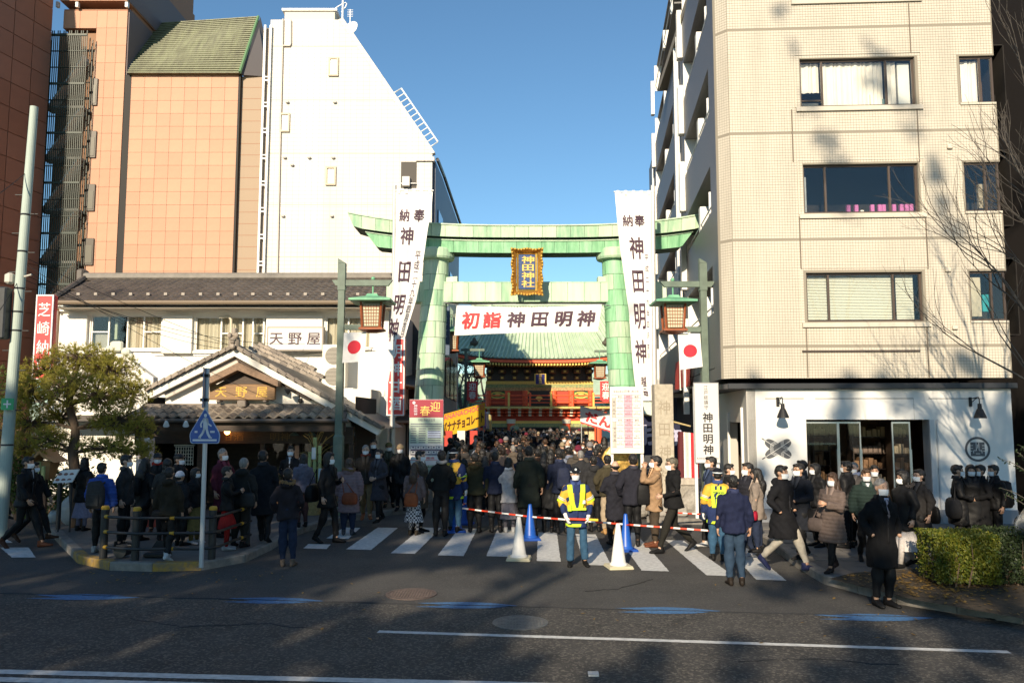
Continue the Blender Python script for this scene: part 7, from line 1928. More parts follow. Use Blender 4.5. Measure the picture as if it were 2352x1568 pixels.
def leg_mesh(style, pose):
  key = ('leg', style, pose)
  if key in VOX: return VOX[key]
  mb = MB()
  if style in ('trousers', 'slim'):
    w = 1.0 if style == 'trousers' else .86
    torso(mb, [(.8, .135, .092, .0), (.9, .152, .105, 0), (1.02, .145, .1, 0)], 16)
    for h, k, a, _ in legs(pose):
      a2 = Vector(k).lerp(Vector(a), .93); mb.tube([(h[0], h[1], h[2]), Vector(h).lerp(Vector(k), .5), k, Vector(k).lerp(Vector(a), .5), a2], [.088, .084 * w, .072 * w, .067 * w, .061 * w], 14)
    me = evald(mb, .0165, 3, .5); folds(me, .009, 2.0, len(VOX) + 3)
  else:
    hem = .32 if style == 'skirt' else .45
    n = 60; rs = []
    for z, r in ((1.0, .12), (.86, .135), (.72, .155), (hem + .14, .215), (hem, .245)):
      rr = []
      for k in range(n):
        a = 6.2832 * k / n; pl_ = 1 + (.05 * math.sin(a * 15) + .03 * math.sin(a * 6 + 1)) * (1.0 - z) * 1.4
        rr.append((r * pl_ * math.cos(a), r * .8 * pl_ * math.sin(a), z))
      rs.append(rr)
    m2 = MB(); m2.loft(rs, cap=False)
    for h, k, a, _ in legs(pose): m2.tube([Vector(h).lerp(Vector(k), .6), k, Vector(a)], [.07, .055, .045], 12)
    me = bpy.data.meshes.new('skirt'); me.from_pydata(m2.v, [], m2.f); me.polygons.foreach_set('use_smooth', [True] * len(m2.f)); me.update()
  VOX[key] = me; return me
def shoe_mesh():
  if 'shoe' in VOX: return VOX['shoe']
  mb = MB()
  mb.loft([[(w * math.cos(6.2832 * k / 14), y, max(0.0, z + h * math.sin(6.2832 * k / 14))) for k in range(14)] for y, w, z, h in ((.085, .015, .04, .02), (.075, .034, .045, .045), (.03, .04, .05, .05), (-.05, .04, .045, .045), (-.12, .048, .03, .032), (-.18, .042, .025, .026), (-.21, .016, .02, .015))])
  mb.tube([(0, .03, .05), (0, .03, .13)], [.045, .05], 12)
  me = evald(mb, .011, 2, .4); me.name = 'shoe'; VOX['shoe'] = me; return me
def hair_mesh(style):
  key = ('hair', style)
  if key in VOX: return VOX[key]
  mb = MB()
  if style in ('short', 'thin'):
    mb.ell((0, .02, HZ + .034), (.083, .094, .094), 20, 14); mb.ell((0, .045, HZ - .02), (.076, .063, .072), 16, 10)
    if style == 'short': mb.ell((0, -.055, HZ + .085), (.06, .04, .03), 12, 8)
  elif style == 'shaved': mb.ell((0, .018, HZ + .02), (.081, .094, .1), 20, 14); mb.ell((0, .04, HZ - .02), (.074, .062, .07), 16, 10)
  elif style == 'bald': mb.tube([(-.074, -.03, HZ), (-.078, .03, HZ + .0), (-.05, .085, HZ), (0, .1, HZ), (.05, .085, HZ), (.078, .03, HZ), (.074, -.03, HZ)], .022, 8); mb.ell((0, .06, HZ - .02), (.06, .045, .05), 12, 8)
  elif style == 'bob':
    mb.ell((0, .02, HZ + .03), (.092, .103, .104), 20, 14); mb.ell((0, .045, HZ - .05), (.09, .07, .11), 16, 10)
    for s in (-1, 1): mb.ell((s * .072, -.01, HZ - .05), (.025, .05, .1), 10, 8)
    mb.ell((0, -.06, HZ + .075), (.065, .04, .035), 12, 8)
  elif style == 'long':
    mb.ell((0, .02, HZ + .03), (.092, .103, .104), 20, 14); mb.ell((0, .085, HZ - .12), (.1, .065, .17), 16, 12); mb.ell((0, .145, HZ - .24), (.11, .055, .13), 16, 12)
    for k in range(9): mb.tube([(-.09 + .0225 * k, .11, HZ - .24), (-.095 + .0235 * k, .16, HZ - .34 - .05 * ((k * 7) % 3) / 2)], [.03, .008], 6)
    for s in (-1, 1): mb.tube([(s * .075, -.0, HZ + .02), (s * .082, -.01, HZ - .1), (s * .085, -.02, HZ - .25)], [.03, .032, .018], 8)
    mb.ell((0, -.06, HZ + .075), (.065, .04, .035), 12, 8)
  elif style == 'beanie': mb.ell((0, .012, HZ + .04), (.092, .108, .1), 20, 14); mb.tube([(.09 * math.cos(6.2832 * k / 16), .012 + .106 * math.sin(6.2832 * k / 16), HZ + .025) for k in range(17)], .016, 8)
  elif style == 'cap':
    mb.ell((0, .014, HZ + .045), (.09, .106, .085), 20, 14); mb.loft([[(x * .08, y, z) for x, z in ((-1, HZ + .05), (1, HZ + .05), (1, HZ + .062), (-1, HZ + .062))] for y in (-.06, -.1)] + [[(x * .06, -.165, z) for x, z in ((-1, HZ + .035), (1, HZ + .035), (1, HZ + .045), (-1, HZ + .045))]])
  elif style == 'fedora':
    mb.lathe([(.15, HZ + .035), (.155, HZ + .045), (.1, HZ + .05), (.095, HZ + .12), (.07, HZ + .14), (.02, HZ + .13)], (0, .015, 0), 20, sy=1.15)
  if style in ('short', 'thin', 'bob'):
    rr = random.Random(len(VOX))
    for k in range(70 if style == 'bob' else 48 if style == 'short' else 0):
      a = rr.uniform(0, 6.28); zz = rr.uniform(.0, .1) if style != 'bob' else rr.uniform(-.1, .1); r_ = math.sqrt(max(0, 1 - (max(0, zz - .03) / .105) ** 2)); y = .02 + .1 * r_ * math.sin(a)
      if y < -.06 and zz < .055: continue
      c = Vector((.087 * r_ * math.cos(a), y, HZ + zz)); d = Vector((c.x, c.y - .02, -.03)).normalized(); mb.tube([c - d * .02, c + d * .012 + Vector((0, 0, -.022))], [.017, .004], 5)
  me = evald(mb, .0105, 1, .3)
  if style not in ('cap', 'fedora', 'beanie'):
    folds(me, .0035 if style not in ('shaved', 'bald') else .0008, 3.2, len(VOX))
  me.name = 'hair'; VOX[key] = me; return me
def simple(key, fn):
  if key not in VOX:
    mb = MB(); fn(mb); me = bpy.data.meshes.new(key); me.from_pydata(mb.v, [], mb.f); me.polygons.foreach_set('use_smooth', [True] * len(mb.f)); me.update(); VOX[key] = me
  return VOX[key]
def mask_fn(mb):
  rs = []
  for j in range(7):
    z = -.018 - .085 * j / 6; rr = []
    for k in range(13):
      a = (k - 6) / 6 * 1.22
      bul = .012 * math.sin(j / 6 * 3.14) + .018 * math.exp(-(a / .3) ** 2) * (1 - j / 7)
      wd = .079 * (1 - .16 * j / 6); rr.append((wd * math.sin(a), -(.098 + bul) * math.cos(a) * (1 if j < 5 else .96) - .002, HZ + z))
    rs.append(rr)
  mb.add([p for r in rs for p in r], [(j * 13 + k, j * 13 + k + 1, (j + 1) * 13 + k + 1, (j + 1) * 13 + k) for j in range(6) for k in range(12)])
def eyes_fn(mb):
  for s in (-1, 1): mb.ell((s * .031, -.083, HZ + .006), (.013, .008, .006), 8, 6)
  for s in (-1, 1): mb.tube([(s * .016, -.0905, HZ + .031), (s * .032, -.09, HZ + .035), (s * .048, -.081, HZ + .03)], .003, 5)
def mouth_fn(mb): mb.ell((0, -.094, HZ - .062), (.022, .008, .006), 10, 6)
def glasses_fn(mb):
  for s in (-1, 1): mb.tube([(s * .033 + .024 * math.cos(6.2832 * k / 12), -.103 + .15 * abs(s * .033 + .024 * math.cos(6.2832 * k / 12)) ** 1.5, HZ + .005 + .018 * math.sin(6.2832 * k / 12)) for k in range(13)], .003, 5); mb.tube([(s * .056, -.098, HZ + .012), (s * .079, .0, HZ + .012)], .003, 5)
def fur_fn(mb):
  for k in range(90):
    a = 6.2832 * k / 90; c = Vector((.12 * math.cos(a), .075 + .09 * math.sin(a), 1.475 + .02 * math.sin(a * 2)))
    for q in range(3): mb.ell(c + Vector((random.uniform(-.02, .02), random.uniform(-.02, .02), random.uniform(-.02, .02))), (.014, .014, .018), 5, 4)
def scarf_fn(mb):
  mb.tube([(.085 * math.cos(6.2832 * k / 18), .018 + .08 * math.sin(6.2832 * k / 18), 1.49 + .01 * math.sin(k)) for k in range(19)], .036, 10)
def collar_fn(mb):
  for s in (-1, 1): mb.prism([(s * .02, -.088, 1.455), (s * .075, -.05, 1.505), (s * .095, -.06, 1.45), (s * .06, -.128, 1.3), (s * .012, -.142, 1.24)], (0, -.014, 0))
  mb.loft([[(r * math.cos(a), .02 + r * .95 * math.sin(a), z) for a in [R(200 - 11 * k) for k in range(21)]] + [((r - .012) * math.cos(a), .02 + (r - .012) * .95 * math.sin(a), z) for a in [R(-20 + 11 * k) for k in range(21)]] for r, z in ((.105, 1.44), (.094, 1.475), (.088, 1.505))])
def placket_fn(mb): mb.prism([(-.012, -.127, 1.26), (.012, -.127, 1.26), (.014, -.138, .86), (-.014, -.138, .86)], (0, .02, 0))
def shirt_fn(mb): mb.add([(-.035, -.098, 1.47), (.035, -.098, 1.47), (.0, -.137, 1.2)], [(0, 2, 1)])
def tie_fn(mb): mb.prism([(-.012, -.104, 1.455), (.012, -.104, 1.455), (.02, -.142, 1.24), (0, -.143, 1.2), (-.02, -.142, 1.24)], (0, -.006, 0))
def putp(name, me, par, mat, loc=None, rot=None):
  o = bpy.data.objects.new(name, me); COL.objects.link(o); o.parent = par
  if not me.materials: me.materials.append(mat)
  o.material_slots[0].link = 'OBJECT'; o.material_slots[0].material = mat
  if loc is not None: o.location = loc
  if rot is not None: o.rotation_euler = rot
  return o
CM = {}
def cloth(col, rough=.85):
  k = tuple(round(c, 3) for c in col)
  if k not in CM: CM[k] = M('fabric_%d' % len(CM), col, rough, ns=16, na=.16, bump=.12, bs=160, spec=.12)
  return CM[k]
BLK, NAVY, CHAR, OLIVE = (.012, .012, .013), (.012, .016, .034), (.028, .028, .03), (.028, .028, .016)
def person(label, p, h, face, top='jacket', tc=BLK, bottom='trousers', bc=BLK, hair='short', hm=None, pose='stand', arms=('down', 'down'), mask=True, hood=False, fur=None, glasses=False, shoes=BLK, group=None, far=False, scarf=None, shirt=None, tie=None, sk=None, wide=1.0):
  t = thing('person', label, 'person', p, R(face), group)
  t.rotation_euler = (random.gauss(0, .022), random.gauss(0, .02), R(face))
  k = h / 1.725; wide *= random.uniform(.94, 1.07); t.scale = (k * wide, k * wide, k)
  putp('body', body_mesh(pose, *arms), t, sk or random.choice(skin_m))
  putp('coat', top_mesh(top, arms[0], arms[1], hood, pose), t, cloth(tc))
  putp('skirt' if bottom.startswith('skirt') else 'trousers', leg_mesh(bottom, pose), t, cloth(bc))
  hm = hm or hair_k
  putp('hat' if hair in ('beanie', 'cap', 'fedora') else 'hair', hair_mesh(hair), t, hm)
  if hair in ('beanie', 'cap', 'fedora') and not far: putp('hair', hair_mesh('thin'), t, hair_k)
  if not far:
    for h_, kn, a, pi in legs(pose): putp('shoe', shoe_mesh(), t, cloth(shoes, .5), (a[0], a[1] + .02 * pi, a[2] - .085), (pi * .8 if pi > 0 else pi, 0, R(8) * (1 if a[0] > 0 else -1)))
  turned = abs(((face + 180) % 360) - 180) > 140
  if mask and not (far and turned): putp('face_mask', simple('face_mask', mask_fn), t, mask_m)
  if not turned:
    putp('eyes', simple('eyes', eyes_fn), t, eye_m)
    if not mask: putp('mouth', simple('mouth', mouth_fn), t, M('lips', (.3, .1, .08), .5))
  if glasses: putp('glasses', simple('glasses', glasses_fn), t, eye_m)
  if not far and not fur and not hood: putp('collar', simple('collar', collar_fn), t, cloth(tuple(min(.9, c * 1.9 + .006) for c in tc)))
  if not far and not turned and top != 'wrap': putp('placket', simple('placket', placket_fn), t, cloth(tuple(min(.9, c * 1.7 + .004) for c in tc)))
  if fur: putp('fur_trim', simple('fur_trim', fur_fn), t, cloth(fur))
  if scarf: putp('scarf', simple('scarf', scarf_fn), t, cloth(scarf))
  if shirt: putp('shirt', simple('shirt', shirt_fn), t, cloth(shirt))
  if tie: putp('tie', simple('tie', tie_fn), t, cloth(tie))
  return t
def stand(u, vt, vf, z=None):
  """ground point and height of a figure from its head top and feet in the photograph"""
  g = G(u, vf, 0.0)
  on = z if z is not None else 0.0
  g = G(u, vf, on)
  return g, P(u, vt, g.y).z - on
def man(label, u, vt, vf, face, z=0.0, hmin=1.5, hmax=1.86, **k):
  g, h = stand(u, vt, vf, z); g.z = z
  return person(label, g, min(max(h, hmin), hmax), face, **k)
def bag(label, t, loc, size, col, kind='bag', strap=None, rot=0):
  """a bag hung on a person is a thing of its own"""
  k = t.scale.z; c, s = math.cos(t.rotation_euler.z), math.sin(t.rotation_euler.z)
  o = thing(kind, label, 'bag' if kind != 'backpack' else 'backpack', (t.location.x + (c * loc[0] - s * loc[1]) * k, t.location.y + (s * loc[0] + c * loc[1]) * k, t.location.z + loc[2] * k), t.rotation_euler.z + rot)
  mb = MB(); sx, sy, sz = size
  mb.loft([[(sx * w * abs(math.cos(a)) ** .5 * (1 if math.cos(a) > 0 else -1), sy * w * abs(math.sin(a)) ** .6 * (1 if math.sin(a) > 0 else -1), z * sz) for a in [6.2832 * q / 20 for q in range(20)]] for z, w in ((-1, .7), (-.9, .92), (-.3, 1.02), (.4, .95), (.85, .8), (1, .5))])
  mb.v = [tuple(Vector(p) * (1 + .07 * noise.noise(Vector(p) * 9))) for p in mb.v]
  mb.build('pouch', cloth(col, .6), o, True)
  if strap:
    m2 = MB(); m2.tube([Vector(p) * k for p in strap], .012, 5); m2.build('strap', cloth(col, .6), o)
  if kind == 'backpack':
    m2 = MB(); m2.bbox(-sx * .75, sx * .75, sy * .8, sy * 1.25, -sz * .8, sz * .1, .03); m2.build('front_pocket', cloth(col, .6), o)
    for sg in (-1, 1):
      m2 = MB(); m2.tube([(sg * sx * .6, -sy * .5, sz * .8), (sg * sx * .65, -sy - .14, sz * 1.0), (sg * sx * .75, -sy - .27, sz * .5), (sg * sx * .9, -sy - .15, -sz * .6)], .018, 5); m2.build('strap', cloth(col, .6), o)
  return o
K = KH
BEIGE, MAUVE, TAN, TAUPE = (.3, .23, .15), (.16, .1, .11), (.25, .15, .085), (.11, .075, .06)
JEAN = (.02, .028, .055)
# ---- left pavement
t = man('elderly man in grey jacket looking down at the far left edge', 14, 1056, 1192, 60, K, top='jacket', tc=(.1, .09, .085), bc=CHAR, hair='thin', hm=hair_g, arms=('phone', 'phone'), mask=False)
t = man('man in dark suit and mask striding right at the far left', 52, 1048, 1258, 82, 0, top='suit', tc=BLK, bc=BLK, pose='walk', arms=('swingb', 'swingf'), shirt=(.5, .5, .52), shoes=(.06, .025, .015))
t = man('person in black walking right just behind the striding suited man', 74, 1060, 1240, 84, K * .5, top='mid', tc=(.016, .015, .016), bc=BLK, pose='walk', arms=('swingf', 'swingb'), shoes=(.05, .025, .015))
t = man('woman in black coat over a pale pleated skirt seen from behind', 187, 1056, 1218, 172, K, top='mid', tc=BLK, bottom='skirt', bc=(.2, .19, .27), hair='bob', arms=('pocket', 'swingb'), mask=False)
t = man('man in bright blue down jacket seen from behind behind the barrier', 228, 1062, 1268, 176, K, top='puffer', tc=(.03, .07, .28), bc=BLK, mask=False, shoes=(.3, .3, .3))
bag('dark grey backpack on the blue down jacket', t, (0, .22, 1.12), (.155, .085, .235), (.035, .035, .036), 'backpack')
t = man('man in dark suit with white collar and mask facing right behind the barrier', 280, 1044, 1256, 95, K, top='suit', tc=CHAR, bc=BLK, shirt=(.6, .6, .62), arms=('down', 'down'))
t = man('woman with long black hair and black coat seen from behind by the price notice', 318, 1052, 1240, 165, K, top='mid', tc=BLK, bc=BLK, hair='long', mask=False)
bag('small black backpack on the long haired woman', t, (0, .21, 1.15), (.13, .07, .17), BLK, 'backpack')
t = man('man in black cap and red scarf beside the white standing sign', 358, 1040, 1222, 25, K, top='jacket', tc=BLK, scarf=(.35, .03, .02), hair='cap', hm=black)
t = man('person in dark brown jacket with hood seen from behind, middle of the barrier', 383, 1072, 1286, 178, K, top='jacket', tc=(.026, .022, .016), bc=BLK, hood=True, mask=False, shoes=(.4, .42, .45), pose='step')
bag('small dark waist pouch on the brown jacket before the barrier', t, (.17, .08, .86), (.09, .05, .07), BLK)
t = man('woman with short hair and taupe cardigan between hooded person and sign', 376, 1052, 1240, 200, K, top='mid', tc=(.05, .045, .04), bc=BLK, hair='bob', mask=False)
t = man('man in black cap facing right before the white lattice screen', 408, 1042, 1232, 80, K, top='jacket', tc=BLK, hair='cap', hm=black)
t = man('child height woman in white knitted hat at the middle of the barrier', 416, 1084, 1252, 150, K, hmin=1.35, top='mid', tc=(.02, .02, .022), bc=BLK, hair='beanie', hm=cloth((.55, .56, .62)), mask=False)
t = man('masked woman in black coat and ochre skirt facing right behind the railing', 447, 1074, 1248, 75, K, hmin=1.4, top='jacket', tc=BLK, bottom='skirt', bc=(.18, .14, .05), hair='bob', shoes=(.4, .4, .42))
bag('large grey blue tote bag on the shoulder of the white hatted woman', t, (-.24, .1, .95), (.17, .08, .16), (.06, .065, .085), 'bag', [(-.1, 0, .15), (0, 0, .42), (.1, 0, .15)])
t = man('grey haired man in maroon coat and mask facing right at the shop', 512, 1030, 1232, 70, K, top='coat', tc=(.085, .018, .03), bc=BLK, hair='thin', hm=hair_g, arms=('phone', 'down'))
t = man('person in black knitted hat bending over red cloth beside the grey pole', 522, 1070, 1262, 110, K, hmin=1.45, top='jacket', tc=BLK, bottom='skirt_short', bc=(.28, .02, .018), hair='short', arms=('phone', 'phone'), mask=False, shoes=(.3, .3, .32))
t = man('man with shaved head and dark hooded jacket seen from behind by the barrier end', 548, 1050, 1256, 172, K, top='jacket', tc=(.018, .02, .021), bc=(.02, .02, .018), hair='shaved', hm=hair_g, hood=True, mask=False)
bag('dark shoulder bag on the shaved headed man', t, (-.2, .1, .92), (.14, .07, .13), (.03, .032, .034), 'bag', [(-.08, 0, .12), (.1, -.1, .5), (.1, 0, .12)])
t = man('tall man in long black coat seen from behind before the shop', 607, 1034, 1244, 185, K, top='coat', tc=(.012, .013, .016), bc=BLK, mask=False, pose='step')
t = man('masked man in dark suit with white shirt facing out of the shop', 664, 1024, 1195, 5, K, top='suit', tc=BLK, shirt=(.65, .65, .68), arms=('front', 'front'))
t = man('woman in grey lavender jacket seen from the side before the shop door', 692, 1042, 1210, 215, K, hmin=1.4, top='jacket', tc=(.12, .115, .15), hair='bob', bc=(.06, .03, .03), mask=False)
t = man('man in dark fur hooded jacket and jeans alone on the road seen from behind', 661, 1074, 1299, 186, 0, top='jacket', tc=(.022, .019, .024), bc=JEAN, fur=(.22, .14, .07), hood=True, mask=False, pose='stand', shoes=(.12, .09, .07), arms=('pocket', 'pocket'))
t = man('person in black with big tote facing right beside the left lamp post', 750, 1038, 1246, 72, 0, top='mid', tc=BLK, bc=BLK, hair='bob', pose='step', arms=('phone', 'down'))
bag('large black tote on the shoulder of the person by the lamp post', t, (-.1, .27, .95), (.2, .09, .17), BLK, 'bag', [(-.12, 0, .15), (.0, -.08, .45), (.12, 0, .15)])
t = man('woman in mauve quilted coat with fur hood on the zebra crossing', 799, 1052, 1228, 184, 0, top='longpuffer', tc=(.2, .14, .15), bc=JEAN, hair='bob', hm=hair_b, fur=(.16, .1, .05), mask=False, shoes=(.05, .05, .06), hood=True)
bag('rust brown slouch bag on the mauve quilted coat', t, (-.05, .22, .84), (.17, .075, .12), (.2, .055, .025), 'bag', [(.12, 0, .1), (.2, -.08, .5), (-.1, 0, .12)])
t = man('man in dark jacket over red jumper and khaki trousers walking forward', 842, 1022, 1192, 8, K, top='jacket', tc=(.03, .026, .022), bc=(.16, .115, .06), hair='thin', hm=hair_g, scarf=(.16, .03, .018), pose='step', shoes=(.2, .07, .03), arms=('down', 'pocket'))
t = man('man in long grey coat with white mask holding a phone', 872, 1030, 1198, -32, K, top='coat', tc=(.045, .042, .05), bc=BLK, pose='step', arms=('front', 'front'))
t = man('masked man behind the man in the long grey coat', 862, 1008, 1172, 5, K, top='jacket', tc=BLK, group=None)
t = man('woman in beige knitted hat and mask behind the left banner pole', 921, 1020, 1172, 0, K, hmin=1.4, top='mid', tc=BLK, hair='beanie', hm=cloth((.3, .22, .13)))
t = man('person in olive cap at the back behind the left banner pole', 894, 1016, 1164, 8, K, hmin=1.4, top='jacket', tc=(.05, .05, .035), hair='cap', hm=cloth((.14, .12, .05)))
t = man('woman in checked skirt and grey pink jacket left of the queue', 950, 1062, 1228, 168, 0, top='jacket', tc=(.15, .11, .11), bottom='skirt', bc=(.2, .21, .23), hair='long', hm=hair_b, mask=False, shoes=(.06, .045, .03))
chk = M('gingham', (.3, .3, .32), .85)
def gingham():
  nt = chk.node_tree; b = nt.nodes['Principled BSDF']; tc = nt.nodes.new('ShaderNodeTexCoord'); ck = nt.nodes.new('ShaderNodeTexChecker'); ck.inputs['Scale'].default_value = 22
  ck.inputs['Color1'].default_value = (.5, .5, .52, 1); ck.inputs['Color2'].default_value = (.02, .02, .03, 1); nt.links.new(tc.outputs['Object'], ck.inputs['Vector']); nt.links.new(ck.outputs['Color'], b.inputs['Base Color'])
gingham()
for o in kids(t):
  if o.name.startswith('skirt'): o.material_slots[0].material = chk
bag('burnt orange shoulder bag on the woman in the checked skirt', t, (.0, .22, .86), (.15, .07, .14), (.26, .075, .03), 'bag', [(-.1, 0, .12), (-.16, -.1, .58), (.1, 0, .12)])
t = man('tall man in taupe coat and pale mask beside the checked skirt', 962, 1034, 1222, 70, 0, top='coat', tc=(.09, .075, .06), bc=BLK)
t = man('man in black jacket with grey hood down seen from behind at the queue tail', 1011, 1034, 1230, 182, 0, top='short', tc=(.014, .014, .014), bc=BLK, mask=False, arms=('pocket', 'pocket'), scarf=(.28, .27, .27))
# ---- guards
gy_ = M('guard_yellow', (.62, .36, .03), .7, ns=10, na=.1, bump=.1, bs=90); lime = M('vest_lime', (.5, .72, .02), .55); gb = cloth((.022, .035, .1)); ref = M('reflective', (.62, .66, .68), .35)
def guard(label, u, vt, vf, face, arms, front):
  g, h = stand(u, vt, vf); t = person(label, g, h, face, top='mid', tc=(.022, .035, .1), bottom='trousers', bc=(.035, .085, .15), hair='cap', hm=cloth((.012, .014, .02)), pose='wide' if front else 'stand', arms=arms, mask=front, shoes=(.01, .01, .01))
  mb = MB(); torso(mb, [(1.0, .186, .137, 0), (1.12, .18, .131, 0), (1.28, .194, .139, 0), (1.37, .187, .117, .005), (1.42, .148, .096, .012), (1.455, .09, .078, .018)])
  for s, nm in ((1, arms[0]), (-1, arms[1])):
    e, w = ARMS[nm]; e = Vector((e[0] * s, e[1], e[2])); w = Vector((w[0] * s, w[1], w[2])); mb.tube([(s * .1, .005, 1.36), (s * .165, .008, 1.345), Vector((s * .18, .01, 1.3)).lerp(e, .3), e, e.lerp(w, .3)], [.084, .088, .082, .071, .066], 14)
  me = evald(mb, .017, 3, .5); folds(me, .003, 1, 5); putp('yellow_jacket', me, t, gy_)
  for s, nm in ((1, arms[0]), (-1, arms[1])):
    e, w = ARMS[nm]; e = Vector((e[0] * s, e[1], e[2])); sh = Vector((s * .175, .008, 1.32)); dd = (e - sh)
    for f0, f1, m_ in ((.62, .68, ref), (.74, .8, ref), (.86, 1.02, lime)):
      q = MB(); q.tube([sh + dd * f0, sh + dd * f1], [.086, .084] if f0 < .8 else [.083, .08], 16); q.build('sleeve_band', m_, t)
    d = (Vector((w[0] * s, w[1], w[2])) - e); wv = Vector((w[0] * s, w[1], w[2])); q = MB(); hand(q, wv, d, s, 1.25); q.tube([wv - d.normalized() * .07, wv + d.normalized() * .015], [.036, .034], 12); q.build('white_glove', cloth_w, t, True)
  q = MB(); q.lathe([(.2, .70), (.203, .71), (.2, .745), (.19, .75)], (0, .005, 0), 24, sy=.8); q.build('hem_band', lime, t)
  q = MB(); q.lathe([(.094, HZ + .03), (.096, HZ + .04), (.094, HZ + .05)], (0, .014, 0), 20, sy=1.16); q.build('cap_band', ref, t)
  return t
g1 = guard('security guard in yellow jacket and lime vest holding a red baton, facing the camera', 1327, 1072, 1299, 2, ('bar', 'bar'), True)
for s in (-1, 1):
  q = MB(); a = [(s * .118, 1.43), (s * .112, 1.3), (s * .092, 1.15), (s * .06, 1.03)]
  vs = []
  for x, z in a:
    yy = -.112 - .056 * min(1, (1.45 - z) / .17)
    vs += [(x - .042, yy - .004, z), (x + .042, yy + .006, z)]
  q.add(vs + [(p[0], p[1] + .02, p[2]) for p in vs], [(2 * i, 2 * i + 1, 2 * i + 3, 2 * i + 2) for i in range(3)] + [(8 + 2 * i, 8 + 2 * i + 2, 8 + 2 * i + 3, 8 + 2 * i + 1) for i in range(3)]); q.build('vest_strap', lime, g1)
q = MB(); q.bbox(-.165, .165, -.166, -.13, .985, 1.03, .006); q.build('vest_belt', lime, g1)
q = MB(); q.add([(-.028, -.157, 1.03), (.028, -.157, 1.03), (.05, -.158, 1.25), (.05, -.12, 1.43), (-.05, -.12, 1.43), (-.05, -.158, 1.25)], [(0, 1, 2, 5), (5, 2, 3, 4)]); q.build('jacket_front', gb, g1)
q = MB(); q.bbox(-.175, -.1, -.19, -.157, .975, 1.09, .01); q.build('vest_pocket', lime, g1)
q = MB(); q.box(.09, .15, -.165, -.157, 1.1, 1.16); q.build('name_card', sign_w, g1)
q = MB(); q.add([(.02 * math.cos(k * .5236), -.089 - .0, HZ + .085 + .022 * math.sin(k * .5236)) for k in range(12)], [tuple(range(12))]); q.build('cap_badge', ref, g1)
k = g1.scale.z
bt_ = thing('light_baton', 'red traffic baton with yellow grip held across by the guard', 'baton', (g1.location.x, g1.location.y - .17 * k, .825 * k))
q = MB(); q.tube([(-.2, 0, .012), (.16, 0, -.0)], .02, 10); q.build('red_tube', M('baton_red', (.7, .06, .02), .35), bt_); q = MB(); q.tube([(.16, 0, 0), (.33, 0, -.008)], .022, 10); q.build('grip', M('baton_yellow', (.8, .5, .02), .4), bt_)
g2 = guard('security guard in lime vest with lettering on the back, right of the queue', 1648, 1074, 1286, 172, ('down', 'down'), False)
q = MB(); vsx = []
q.add([(-.115, .152, 1.0), (.115, .152, 1.0), (.14, .152, 1.3), (.125, .14, 1.4), (-.125, .14, 1.4), (-.14, .152, 1.3)] + [(-.115, .12, 1.0), (.115, .12, 1.0), (.14, .12, 1.3), (.125, .1, 1.4), (-.125, .1, 1.4), (-.14, .12, 1.3)], [(0, 1, 2, 3, 4, 5)] + [(i, i + 6, (i + 1) % 6 + 6, (i + 1) % 6) for i in range(6)]); q.build('vest_back', lime, g2)
q = MB()
for x in (-.06, 0, .06): q.add([(x - .012, .156, 1.23), (x + .012, .156, 1.23), (x * .8 + .003, .156, 1.05), (x * .8 - .003, .156, 1.05)], [(0, 1, 2, 3)])
for x in (-.045, .045): q.box(x - .018, x + .018, .145, .16, 1.34, 1.405)
q.build('vest_slot', gb, g2)
q = MB(); put(q, 'TEIKEI', lambda x, z: (-x, .158, z), 0, 1.28, .2, .036, 0, .02); q.build('lettering', ink, g2)
g3 = guard('security guard in yellow jacket half hidden behind the left blue cones', 1046, 1030, 1222, 150, ('down', 'down'), False)
# ---- right: people on and around the crossing
t = man('tan coated man with raised hands facing left at the queue edge', 1502, 1046, 1255, -92, 0, top='mid', tc=(.3, .19, .11), bc=(.06, .045, .032), arms=('face', 'face'), shoes=(.12, .04, .02))
t = man('grey haired man in black jacket walking left behind the tan coat', 1553, 1050, 1268, -82, 0, top='jacket', tc=(.011, .011, .012), bc=(.02, .019, .016), hair='short', hm=M('hair_grizzled', (.1, .085, .06), .6, ns=40, na=.5), pose='walk', arms=('front', 'swingb'), glasses=True, hood=True)
t = man('man in blue coat and mask facing left before the white name board', 1632, 1048, 1255, -80, 0, top='coat', tc=(.028, .04, .075), bc=BLK, pose='step', scarf=(.07, .06, .06), shoes=(.45, .45, .45))
t = man('officer in navy jacket and blue trousers seen from behind on the road', 1690, 1090, 1343, 174, 0, top='jacket', tc=(.014, .018, .045), bc=(.028, .05, .085), mask=False, arms=('down', 'down'), shoes=(.02, .015, .012), sk=skin_m[1])
t = man('masked man facing right just behind the officer', 1684, 1064, 1262, 60, 0, top='jacket', tc=BLK)
t = man('man in dark quilted jacket and mask facing left beside the white wall', 1716, 1062, 1280, -70, 0, top='puffer', tc=(.02, .02, .026), bc=JEAN, shoes=(.5, .5, .55), pose='step')
t = man('woman with long dark hair in pale coat behind the quilted jacket', 1742, 1082, 1268, -120, K, hmin=1.45, top='mid', tc=(.22, .18, .15), bc=JEAN, hair='long', mask=False)
bag('crimson handbag of the pale coated woman', t, (.2, .0, .78), (.1, .05, .08), (.3, .01, .03))
t = man('stout man in long black coat and white trousers striding right', 1803, 1068, 1306, 40, .05, top='coat', tc=(.011, .011, .013), bc=(.36, .33, .28), pose='walk', arms=('pocket', 'pocket'), shoes=(.02, .025, .07), hood=True, wide=1.08)
t = man('man in dark coat bending his head walking left', 1843, 1064, 1282, -62, K, top='coat', tc=(.014, .016, .022), bc=BLK, pose='step', arms=('front', 'down'), glasses=True)
bag('black shoulder bag of the man bending his head', t, (.22, .05, .72), (.12, .07, .18), BLK)
